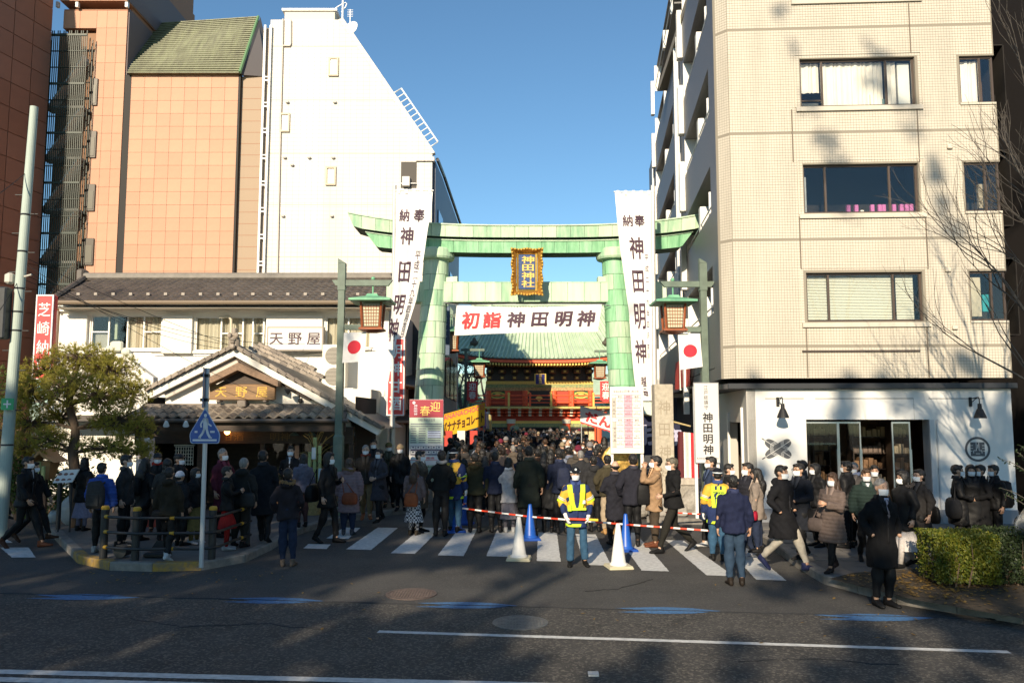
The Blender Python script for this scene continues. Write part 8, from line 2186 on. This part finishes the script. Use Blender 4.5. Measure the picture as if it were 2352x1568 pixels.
t = man('man with short hair half hidden at the left edge of the shop door', 1840, 1056, 1235, -110, K, top='jacket', tc=(.02, .022, .028))
t = man('dark haired person facing left at the left side of the shop door', 1880, 1076, 1255, -75, K, top='jacket', tc=BLK, hair='bob')
t = man('woman in taupe quilted coat with brown hair walking left', 1912, 1098, 1312, -58, K, top='longpuffer', tc=(.12, .09, .078), bc=BLK, hair='long', hm=hair_b, pose='step', arms=('phone', 'down'), shoes=(.02, .015, .015))
bag('taupe saddle bag of the woman in the quilted coat', t, (-.2, -.1, .8), (.16, .07, .1), (.085, .066, .06), 'bag', [(-.1, 0, .08), (.12, .1, .6), (.1, 0, .08)])
t = man('tall man in black with pale bag turned away in the doorway', 1946, 1058, 1258, -130, K, top='jacket', tc=BLK, hair='short', mask=True)
bag('cream cloth bag beside the tall man in the doorway', t, (-.2, -.02, 1.1), (.07, .04, .2), (.5, .42, .32))
t = man('grey haired man with blue scarf and mask in the doorway', 1972, 1062, 1255, -45, K, top='jacket', tc=(.06, .055, .055), hair='thin', hm=hair_g, scarf=(.18, .22, .34))
t = man('man in dark green quilted jacket and mask walking forward', 1994, 1084, 1290, -10, K, top='puffer', tc=(.018, .03, .026), bc=BLK, hm=hair_b, shirt=(.55, .58, .62), arms=('down', 'down'), pose='step')
t = man('person mostly hidden between green jacket and the doorway', 2015, 1080, 1265, -20, K, hmin=1.5, top='jacket', tc=(.08, .07, .06))
t = man('elderly man in long black overcoat, shirt and tie on the kerb at the right', 2030, 1100, 1392, 12, 0, top='coat', tc=(.008, .008, .009), bc=BLK, hair='thin', hm=hair_g, arms=('pocket', 'pocket'), shirt=(.35, .42, .6), tie=(.3, .26, .3), pose='stand')
t = man('woman in dark coat and long white skirt facing left behind the overcoat', 2082, 1086, 1302, -80, K, top='mid', tc=BLK, bottom='skirt', bc=(.52, .48, .46), hair='bob', glasses=True, pose='step', fur=(.05, .045, .045))
t = man('man in dark grey coat, glasses and mask facing left before the door', 2112, 1078, 1290, -72, K, top='coat', tc=(.028, .026, .026), bc=BLK, glasses=True, pose='step', arms=('down', 'down'))
bag('flat black briefcase bag hanging behind the grey coated man', t, (.1, .24, .88), (.17, .05, .14), BLK, 'bag', [(-.1, 0, .12), (-.02, -.14, .55), (.1, 0, .12)])
t = man('man in black coat with huge shoulder bag facing right by the hedge', 2206, 1084, 1262, 70, K, top='coat', tc=BLK, arms=('down', 'front'))
bag('huge soft black bag on the shoulder of the man by the hedge', t, (-.2, .12, .86), (.26, .12, .17), (.018, .018, .019), 'bag', [(-.16, 0, .16), (.02, -.05, .5), (.16, 0, .16)])
t = man('tall man in black coat facing left under the ringed crest', 2252, 1068, 1262, -78, K, top='coat', tc=(.01, .01, .011), arms=('front', 'down'), pose='stand')
t = man('masked woman between the two men under the ringed crest', 2232, 1096, 1262, -15, K, hmin=1.5, top='coat', tc=BLK, hair='bob')
t = man('young man in black with backpack facing left nearest the right edge', 2289, 1078, 1262, -80, K, top='jacket', tc=BLK, shirt=(.6, .6, .6))
bag('rounded black backpack nearest the right edge', t, (0, .24, 1.12), (.15, .1, .24), BLK, 'backpack')
# ---- front rows of the queue, seen from behind
front = [
 ('olive fur hooded jacket in the front row left of the queue', 1090, 1040, 1222, dict(top='jacket', tc=OLIVE, hood=True, fur=(.05, .035, .02))),
 ('plain dark navy coat in the front row beside the olive hood', 1139, 1036, 1222, dict(top='jacket', tc=NAVY)),
 ('pale shawl and long grey skirt in the front row', 1170, 1050, 1222, dict(top='mid', tc=(.34, .33, .34), bottom='skirt', bc=(.14, .13, .15), hair='bob', shoes=(.3, .3, .3))),
 ('tall dark green long coat in the front row', 1216, 1020, 1225, dict(top='coat', tc=(.016, .02, .016))),
 ('black coat just left of the guard, head bent', 1258, 1040, 1222, dict(top='coat', tc=BLK, hair='bob')),
 ('navy jacket with backpack just left of the guard', 1290, 1030, 1224, dict(top='jacket', tc=NAVY)),
 ('charcoal hooded jacket just right of the guard', 1366, 1046, 1220, dict(top='jacket', tc=CHAR, hood=True)),
 ('olive jacket and beige trousers right of the guard', 1398, 1044, 1226, dict(top='jacket', tc=(.05, .042, .025), bc=(.33, .26, .18), shoes=(.35, .2, .08))),
 ('balding man in long dark overcoat right of the guard', 1412, 1058, 1250, dict(top='coat', tc=(.018, .018, .024), hair='bald', hm=hair_k)),
 ('man in navy suit jacket with black bag right of the guard', 1453, 1042, 1254, dict(top='suit', tc=(.02, .02, .028), hair='short')),
]
for lab, u, vt, vf, kw in front:
  t = man('person with ' + lab if not lab.startswith(('man', 'balding')) else lab, u, vt, vf, random.uniform(172, 190), 0, mask=False, arms=random.choice((('pocket', 'pocket'), ('down', 'down'), ('front', 'front'))), **kw)
  if 'backpack' in lab: bag('navy backpack in the front row of the queue', t, (0, .22, 1.14), (.15, .08, .22), (.02, .025, .05), 'backpack')
  if 'black bag' in lab: bag('limp black bag on the navy suit jacket in the front row', t, (-.2, .13, .98), (.13, .06, .2), BLK, 'bag', [(-.08, 0, .18), (.0, -.1, .45), (.08, 0, .18)])
random.seed(21)
rowc = [BLK, NAVY, CHAR, (.02, .018, .016), (.035, .03, .026), (.016, .02, .018), (.05, .045, .042), (.03, .02, .016), (.014, .018, .03), (.07, .06, .05), (.045, .02, .022), (.1, .08, .062)]
n_far = 0
arms_far = [('pocket', 'pocket'), ('front', 'front'), ('down', 'down')]
for row in range(44):
  Y = 19.6 + row * .98 + (row * row) * .004
  lw = -1.75 - .045 * (Y - 19) ; rw = 2.55 + .055 * (Y - 19)
  if Y > 26: lw -= .2
  n = int((rw - lw) / (.66 + .004 * row))
  for i in range(n):
    if n_far >= 252: break
    x = lw + (i + .5 + random.uniform(-.32, .32)) * (rw - lw) / n; y = Y + random.uniform(-.3, .3)
    if y < 21.6 and (x < -1.35 or x > 2.3): continue
    back = not (x > rw - 1.25 and Y > 22 and random.random() < .75)
    female = random.random() < .4
    hs2 = random.choice(('bob', 'long', 'bob')) if female else random.choice(('short',) * 6 + ('thin', 'beanie', 'shaved'))
    hm2 = random.choice((hair_k, hair_k, hair_k, hair_b)) if hs2 != 'beanie' else cloth(random.choice(((.2, .19, .2), (.3, .24, .16), (.14, .02, .04), (.03, .03, .035))))
    if hs2 == 'shaved': hm2 = hair_g
    light = random.random() < .09
    tc = random.choice(((.3, .26, .2), (.45, .43, .4), (.22, .14, .1), (.16, .18, .24))) if light else random.choice(rowc)
    hood_ = random.random() < .35
    cname = 'pale' if light else {BLK: 'black', NAVY: 'navy', CHAR: 'charcoal', (.02, .018, .016): 'dark brown', (.035, .03, .026): 'earth brown', (.016, .02, .018): 'dark green', (.05, .045, .042): 'dull grey', (.03, .02, .016): 'chestnut', (.014, .018, .03): 'dark blue', (.07, .06, .05): 'taupe', (.045, .02, .022): 'wine red', (.1, .08, .062): 'sand grey'}[tc]
    hname = {'beanie': 'knitted hat', 'bob': 'bobbed hair', 'long': 'long hair', 'short': 'short hair', 'thin': 'thin hair', 'shaved': 'shaved head'}[hs2]
    where = ('left', 'middle', 'right')[min(2, int(3 * (i + .5) / n))] + ' of the queue ' + ('just inside the torii' if Y < 27 else 'before the stalls' if Y < 38 else 'beyond the stalls' if Y < 50 else 'near the shrine gate')
    lab = '%s %scoat and %s, %s' % (cname, 'hooded ' if hood_ else '', hname if back else 'mask facing out', where)
    person(lab, (x, y, 0), random.uniform(1.52, 1.64) if female else random.uniform(1.63, 1.78), random.uniform(165, 195) if back else random.uniform(-25, 25), top=random.choice(('jacket', 'mid', 'puffer')), tc=tc, hair=hs2, hm=hm2, arms=random.choice(arms_far), mask=not back, hood=hood_, far=True, group='worshippers packed in the lane')
    n_far += 1
for lab, u, vt, Y, kw in (('woman in pale pink coat facing out under the yellow stall', 1050, 1005, 27.5, dict(top='mid', tc=(.5, .36, .34), hair='long', hm=hair_k)), ('white masked vendor in front of the red stall curtain', 1092, 985, 29.5, dict(top='jacket', tc=BLK, hair='short')), ('white masked man with necktie right of the queue', 1368, 1012, 26, dict(top='suit', tc=BLK, shirt=(.6, .6, .6))), ('navy jacketed visitor walking out at the right of the lane', 1337, 982, 33, dict(top='jacket', tc=(.03, .045, .1))), ('woman in white jacket before the dumpling stall', 1390, 990, 27, dict(top='short', tc=(.55, .57, .6), hair='long'))):
  p = P(u, vt, Y); person(lab, (p.x, Y, 0), min(max(p.z, 1.55), 1.8), random.uniform(-15, 15) if 'white jacket' not in lab else 180, group=None, **kw)

# ================================================================== trees and plants
random.seed(5)
bark = M('bark', (.11, .075, .05), .9, ns=7, na=.4, bump=.8, bs=25, stretch=(1, 1, .4))
bark_g = M('bark_grey', (.1, .085, .07), .9, ns=9, na=.3, bump=.5, bs=30)
def rv():
  v = Vector((random.gauss(0, 1), random.gauss(0, 1), random.gauss(0, 1))); return v.normalized()
# --- the garden pine
YPN = 17.4
pb = Vector((P(180, 1130, YPN).x, YPN, KH))
pine = thing('pine_tree', 'small trained garden pine with sparse yellow green needle pads before the plaster house', 'tree', pb)
def pp(u, v, dy=0): q = P(u, v, YPN + dy); return q - pb
tr = [Vector((0, 0, 0)), pp(172, 1085), pp(168, 1040), pp(173, 985, .05), pp(160, 930, .1), pp(166, 880, .05), pp(180, 835, .1)]
s = MB(); s.tube(sm(tr, 5), [.13 - .085 * i / 30 for i in range(31)], 10); s.v = [tuple(Vector(p) * 1 + Vector((.012, .012, 0)) * noise.noise(Vector(p) * 18)) for p in s.v]; s.build('trunk', bark, pine, True)
pads = [(185, 822, 85, 34, 0), (110, 850, 62, 36, .2), (255, 850, 70, 38, .1), (75, 905, 50, 42, -.1), (150, 890, 60, 40, -.5), (225, 905, 68, 42, -.4), (300, 905, 48, 40, .2), (70, 970, 42, 38, .1), (110, 1010, 45, 30, -.2), (270, 965, 66, 40, -.1), (320, 985, 40, 35, .1), (250, 1030, 75, 30, -.3), (320, 1035, 42, 24, 0), (60, 1025, 40, 26, .2), (140, 955, 45, 34, .5)]
ndl = MB(); tw_ = MB()
for u, v, ru, rv_, dy in pads:
  c = pp(u, v, dy); k = YPN / F; rx_, rz_ = ru * k, rv_ * k
  a0 = min(tr, key=lambda q: abs(q.z - (c.z - .15))); mid = a0.lerp(c, .5) + Vector((0, 0, .06))
  tw_.tube(sm([a0, mid, c], 4), [.035 - .024 * i / 8 for i in range(9)], 6)
  nb_t = int(ru * rv_ / 14)
  for _ in range(nb_t):
    d = rv(); q = c + Vector((d.x * rx_, d.y * rx_ * .8, d.z * rz_)) * random.uniform(.3, 1) ** .6
    if random.random() < .55: tw_.tube([c.lerp(q, .15) - Vector((0, 0, .03)), c.lerp(q, .6), q], [.011, .008, .004], 4)
    for t_ in range(3):
      e = q + rv() * .05; ax = (Vector((0, 0, 1)) + rv() * .9).normalized()
      for n_ in range(10):
        dd = (ax + rv() * .75).normalized(); L_ = random.uniform(.07, .13); w = dd.cross(rv()).normalized() * .0055
        ndl.add([e - w, e + w, e + dd * L_], [(0, 1, 2)])
tag(tw_.build('branches', bark, pine), kind='stuff')
tag(ndl.build('needles', leafmat('pine_needle', (.26, .26, .035), (.55, .47, .1), .5), pine), kind='stuff')

def leaves(mb, c, r, n, size, flat_=.0, shell=.45):
  c = Vector(c)
  for _ in range(n):
    d = rv(); q = c + Vector((d.x * r[0], d.y * r[1], d.z * r[2])) * (shell + (1 - shell) * random.random())
    a = rv(); a.z *= 1 - flat_; a.normalize(); b = a.cross(rv()).normalized(); l = size * random.uniform(.6, 1.2)
    mb.add([q - a * l * .5, q - b * l * .22, q + a * l * .5, q + b * l * .22], [(0, 1, 2, 3)])
def shrub(name, label, blobs, n, size, m, p, cat='shrub', stems=5, group=None):
  t = thing(name, label, cat, p, 0, group); mb = MB()
  for c, r, f in blobs: leaves(mb, c, r, int(n * f), size)
  tag(mb.build('foliage', m, t), kind='stuff')
  s = MB()
  for k in range(stems):
    c, r, f = blobs[k % len(blobs)]; s.tube([(random.uniform(-.1, .1), random.uniform(-.1, .1), 0), Vector(c) * .6 + rv() * .1, Vector(c) + rv() * .2], [.03, .02, .008], 5)
  tag(s.build('stems', bark, t), kind='stuff')
  return t
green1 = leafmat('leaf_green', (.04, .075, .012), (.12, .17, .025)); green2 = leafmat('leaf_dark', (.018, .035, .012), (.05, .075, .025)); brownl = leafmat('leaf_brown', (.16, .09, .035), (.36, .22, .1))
gx = lambda u, v, Y: P(u, v, Y)
p = gx(55, 1000, 18.6); shrub('dry_shrub', 'brown autumn shrub filling the left edge below the pine', [((-.9, 0, 2.0), (.8, .5, .3), .3), ((.1, 0, 1.95), (.8, .5, .35), .35), ((.9, .1, 1.75), (.6, .4, .3), .2), ((-.3, 0, 1.5), (1.1, .5, .4), .3)], 6500, .05, brownl, (p.x, 18.6, KH), stems=26)
p = gx(110, 1000, 18.2); shrub('leafy_bush', 'green leafy bush behind the small wooden lantern', [((-.6, 0, 1.1), (.7, .4, .6), .5), ((.5, 0, .9), (.7, .4, .5), .4), ((0, 0, .5), (.9, .4, .5), .4)], 2600, .1, green1, (p.x, 18.2, KH))
p = gx(5, 900, 21); t = shrub('garden_tree', 'dark green tree cut by the left edge behind the utility pole', [((-.2, 0, 3.1), (.9, .8, .7), .5), ((-.4, .2, 2.3), (.9, .8, .7), .5)], 3800, .09, green1, (p.x, 21, KH), 'tree')
for i, (u, Y, h_) in enumerate(((650, 20.0, 1.1), (705, 19.8, 1.0))):
  p = gx(u, 1100, Y); shrub('potted_plant', ('potted shrub left of the shop door post', 'potted shrub right of the shop door post')[i], [((0, 0, .75), (.3, .3, .4), 1)], 300, .09, green2, (p.x, Y, KH), 'plant', 4)
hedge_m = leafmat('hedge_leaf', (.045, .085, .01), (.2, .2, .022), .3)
def hedge(label, x0, x1, y0, y1, h_, n, base, m):
  t = thing('clipped_hedge', label, 'hedge', base, YAW); mb = MB(); s = MB()
  for _ in range(n):
    f = random.choice((0, 0, 1, 1, 2, 3, 4)); x, y, z = random.uniform(x0, x1), random.uniform(y0, y1), h_ * random.random() ** .8
    bump = .07 * noise.noise(Vector((x * 3, y * 3, z * 3)))
    if f in (0, 1): y = y0 - bump + random.random() ** 2 * .12
    elif f == 2: z = h_ + bump - random.random() ** 2 * .1
    elif f == 3: x = x0 - bump + random.random() ** 2 * .1
    q = Vector((x, y, z + .06)); a = (rv() + Vector((0, -.4, .7))).normalized(); b = a.cross(rv()).normalized(); l = random.uniform(.03, .06)
    mb.add([q - a * l * .5, q - b * l * .25, q + a * l * .5, q + b * l * .25], [(0, 1, 2, 3)])
  for _ in range(60):
    x, y = random.uniform(x0, x1), random.uniform(y0, y1); s.tube([(x, y, 0), (x + random.uniform(-.1, .1), y, h_ * .5), (x + random.uniform(-.2, .2), y + random.uniform(-.1, .1), h_ * .95)], [.014, .009, .004], 4)
  tag(mb.build('foliage', m, t), kind='stuff'); tag(s.build('stems', bark, t), kind='stuff')
  return t
hp = G(2128, 1352, KH)
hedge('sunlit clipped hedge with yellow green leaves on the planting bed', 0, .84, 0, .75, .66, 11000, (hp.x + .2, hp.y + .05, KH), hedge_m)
hedge('dark shaded hedge running right behind the sunlit hedge', 0, .5, 0, .8, .68, 5000, (hp.x + 1.07, hp.y + .1, KH), green2)  # shade on this part of the hedge is put into darker leaves
p = P(2335, 1180, 11.3); t = thing('young_tree', 'young evergreen with small dark leaves at the right edge above the car', 'tree', (p.x + .25, 11.3, KH)); mb = MB(); s = MB()
s.tube([(0, 0, 0), (.02, 0, .8), (0, 0, 1.9)], [.02, .016, .008], 6)
for k in range(12):
  z = .75 + k * .1; a = random.choice((3.14, 3.14, 0, 1.5, 4.5)) + random.uniform(-.5, .5); L_ = random.uniform(.3, .55); e = Vector((math.cos(a) * L_, math.sin(a) * L_ * .5, z + .22)); b0 = Vector((0, 0, z)); s.tube([b0, b0.lerp(e, .6) + Vector((0, 0, .03)), e], [.007, .005, .003], 4)
  for j in range(16):
    q = b0.lerp(e, .25 + .75 * j / 15); d = ((e - b0).normalized() * .6 + rv() * .8).normalized(); n_ = d.cross(rv()).normalized(); l = .05; mb.add([q, q + d * l * .5 - n_ * l * .22, q + d * l, q + d * l * .5 + n_ * l * .22], [(0, 1, 2, 3)])
tag(mb.build('foliage', green2, t), kind='stuff'); s.build('trunk', bark_g, t)

# --- bare trees
def bare(mb, p, d, L_, r, depth, spread=.55, up=.25, kids_=(2, 3), minr=.004, n=5):
  if depth == 0 or r < minr: return
  pts = [p]; rs = [r]; dd = d.copy(); k = 3
  for i in range(k):
    dd = (dd + rv() * .16 + Vector((0, 0, up * .25))).normalized(); pts.append(pts[-1] + dd * L_ / k); rs.append(r * (1 - .35 * (i + 1) / k))
  mb.tube(pts, rs, n if r > .02 else 3, cap=False)
  for c in range(random.randint(*kids_)):
    f = random.uniform(.45, 1.0) if c else 1.0; q = pts[0].lerp(pts[-1], f) if f < .99 else pts[-1]
    if f < .99: q = pts[min(k, int(f * k))].lerp(pts[min(k, int(f * k) + 1)], f * k - int(f * k))
    nd = (dd + rv() * spread + Vector((0, 0, up * .3))).normalized()
    bare(mb, q, nd, L_ * random.uniform(.62, .88), r * random.uniform(.5, .7), depth - 1, spread, up, kids_, minr, n)
random.seed(12)
t = thing('street_tree', 'bare street tree with fine twigs reaching in from the right edge', 'tree', (P(2560, 800, 12.3).x, 12.3, KH))
s = MB(); s.tube([(0, 0, 0), (-.05, 0, 2.2), (0, .05, 4)], [.17, .14, .11], 10); s.build('trunk', bark_g, t, True)
s = MB()
for z, d, L_ in ((2.0, (-.8, .1, .75), 1.35), (2.5, (-.7, -.2, .9), 1.4), (3.0, (-.85, .3, .8), 1.3), (3.4, (-.5, -.1, 1), 1.6), (3.8, (-.65, .2, 1), 1.6), (4.0, (-.35, .3, 1), 1.8), (4.0, (.3, 0, 1), 1.8), (3.0, (.7, .2, .8), 1.5)):
  bare(s, Vector((-.03, .02, z)), Vector(d).normalized(), L_, .038, 6, .42, .25, (2, 3), .0028, 5)
tag(s.build('crown', bark_g, t), kind='stuff')
for i, (u, v, Y, h_, lab) in enumerate(((1058, 960, 66, 9, 'bare tree in the shade at the left corner of the shrine gate'), (1110, 700, 95, 15, 'bare tree far behind the left end of the shrine roof'))):
  p = P(u, v, Y); t = thing('bare_tree', lab, 'tree', (p.x, Y, 0)); s = MB(); s.tube([(0, 0, 0), (.2, 0, h_ * .3)], [.22, .16], 8); s.build('trunk', bark_g, t); s = MB()
  for k in range(4): bare(s, Vector((.2, 0, h_ * .3)), (Vector((0, 0, 1)) + rv() * .6).normalized(), h_ * .22, .13, 5, .6, .15, (2, 3), .01, 4)
  tag(s.build('crown', bark_g, t), kind='stuff')
p = P(1060, 920, 82); t = shrub('garden_tree', 'pale green sunlit foliage beside the left side of the shrine gate', [((0, 0, 3.5), (2.2, 1, 2.5), 1)], 3000, .3, leafmat('pale_leaf', (.25, .42, .2), (.5, .62, .4)), (p.x, 82, 0), 'tree')
p = P(1425, 930, 82); t = shrub('garden_tree', 'pale green sunlit foliage beside the right side of the shrine gate', [((0, 0, 3), (2.2, 1, 2.2), 1)], 2500, .3, MATS['pale_leaf'], (p.x, 82, 0), 'tree')
for u, lab in ((1000, 'pale plastered precinct wall left of the shrine gate'), (1462, 'pale plastered precinct wall right of the shrine gate')):
  p = P(u, 950, 90); t = thing('precinct_wall', lab, 'wall', (p.x, 90, 0)); s = MB(); s.bbox(-5, 5, 0, .5, 0, 4.2, .05); s.build('wall', M('pale_wall', (.6, .65, .55), .8), t); s = MB(); s.bbox(-5.2, 5.2, -.4, .9, 4.21, 4.6, .1); s.build('coping', groof_m[0], t)

# --- evergreens on the near pavement, behind the viewpoint: unseen, crowns shaped leaf by leaf to shade the road, with a gap in the middle
random.seed(31)
ever = leafmat('evergreen_leaf', (.02, .04, .012), (.06, .09, .025), .1)
YC = -12.0
UV = [-200, 100, 320, 540, 650, 760, 870, 980, 1090, 1200, 1310, 1420, 1530, 1640, 1750, 1860, 1970, 2080, 2190, 2300, 2600]
SHG = {1220: '000000011257999975422', 1250: '000000012247999976322', 1280: '000000113347998865381', 1310: '000000012457887654381', 1340: '000000145677766544382', 1370: '000000267888777544333', 1400: '000000389988777654433',
     1430: '000000024678877543333', 1460: '000000000148876544333', 1490: '000000000037765544433', 1520: '000000000026766655443', 1550: '000000000016666655554', 1700: '000000000016666655554'}
SHV = {0: '999999999999998888888', 300: '999999999999998888888', 560: '999999999999998888888', 680: '999993999999998888888', 740: '999982699999998888888', 800: '999951399999998888888', 860: '999720279999998888888', 900: '999510159999997754444', 940: '998300136999998854444', 980: '541100015688997754443', 1020: '000000001246996654333', 1060: '000000003347995543332', 1120: '000000002347994443322', 1180: '000000001247883333221'}
UG = list(range(100, 2301, 110))
def want(tab, u, v):  # light wanted at a point; crown leaves are placed where it is low
  US = UG if tab is SHG else UV
  vs = sorted(tab); v = min(max(v, vs[0]), vs[-1]); i = max(k for k in range(len(vs)) if vs[k] <= v); j = min(i + 1, len(vs) - 1)
  f = 0 if i == j else (v - vs[i]) / (vs[j] - vs[i]); u = min(max(u, US[0]), US[-1]); a = max(k for k in range(len(US)) if US[k] <= u); b = min(a + 1, len(US) - 1)
  g = 0 if a == b else (u - US[a]) / (US[b] - US[a])
  r = lambda row: int(row[a]) * (1 - g) + int(row[b]) * g
  return (r(tab[vs[i]]) * (1 - f) + r(tab[vs[j]]) * f) / 9
def proj(p):
  d = p - Vector((0, 0, EYE)); c = d.y * math.cos(TH) + d.z * math.sin(TH); w = -d.y * math.sin(TH) + d.z * math.cos(TH)
  return CX + F * d.x / c, CY - F * w / c
trunks = [(-26, 'unseen broad evergreen behind the viewpoint, crown shaped for shade, at the far left'), (-21, 'unseen broad evergreen behind the viewpoint, crown shaped for shade, at the left'), (-16.5, 'unseen evergreen behind the viewpoint, crown shaped to shade the old shop'), (-13, 'tall slim evergreen tree behind the viewpoint'), (-9.5, 'unseen evergreen behind the viewpoint, crown shaped for shade, left of the gap'), (-3.2, 'unseen thin evergreen behind the viewpoint, crown shaped for shade, right of the gap'), (1, 'unseen loose evergreen behind the viewpoint, crown shaped for shade, at the right'), (5.2, 'unseen loose evergreen behind the viewpoint, crown shaped for shade, at the far right')]
crowns = [MB() for _ in trunks]
cs_ = .36
for ix in range(int(38 / cs_)):
  for iz in range(int(24 / cs_)):
    x, z = -30 + ix * cs_, 4.5 + iz * cs_
    p = Vector((x, YC, z)); t = (18.5 - YC) / SDIR.y; q = p + SDIR * t
    if q.z > 0:
      u, v = proj(q); lit_ = want(SHV, u, v) if v > 0 else 1
      if v < 150: lit_ = 1
      n_ = noise.noise(Vector((x * .8 + z * .3, z * .13, 3.3))) * .8 + noise.noise(Vector((x * 2.6 + z * .9, z * .3, 8))) * .45
    else:
      q = p + SDIR * (-z / SDIR.z)
      if q.y < 4.5: u, v = proj(Vector((q.x, max(q.y, 4.5), 0)));  v = 1600
      else: u, v = proj(q)
      lit_ = want(SHG, u, v)
      n_ = noise.noise(Vector((x * .9, z * .9, 1.3))) * .8 + noise.noise(Vector((x * 2.3, z * 2.3, 5))) * .35
    if n_ * .9 + .5 < lit_ and lit_ > .07: continue
    k = min(range(len(trunks)), key=lambda i: abs(trunks[i][0] - x + random.uniform(-.6, .6)))
    leaves(crowns[k], (x - trunks[k][0], random.uniform(-.7, .7), z), (cs_ * .75, .5, cs_ * .75), (64 if lit_ < .12 else 44) if q.z < 3.6 else 16, .42 if lit_ < .12 else .3, 0, .0)
for (x, lab), mb in zip(trunks, crowns):
  t = thing('evergreen_tree', lab, 'tree', (x, YC, 0), 0, 'unseen evergreens shaped to shade the road')
  zz = [p[2] for p in mb.v]; top_ = max(zz) if zz else 8
  s = MB(); s.tube([(0, 0, 0), (.1, .1, 2.2), (0, 0, 4), (.05, 0, min(top_ * .8, 9 if x < -4 else 7))], [.22, .19, .15, .05], 8); s.build('trunk', bark, t)
  tag(mb.build('foliage', ever, t), kind='stuff')
  if x == -9.5:  # limb bent to throw one diagonal shadow across the road
    b_ = []
    for u, v in ((965, 1462), (1010, 1437), (1150, 1392), (1240, 1345), (1310, 1312)):
      g = G(u, v); k = (g.y - YC) / SDIR.y; b_.append(g - SDIR * k - Vector((x, YC, 0)))
    s = MB(); s.tube([(0, 0, 4)] + sm(b_, 5), [.14] + [.17 - .08 * i / 20 for i in range(21)], 7); s.build('limb', bark, t)
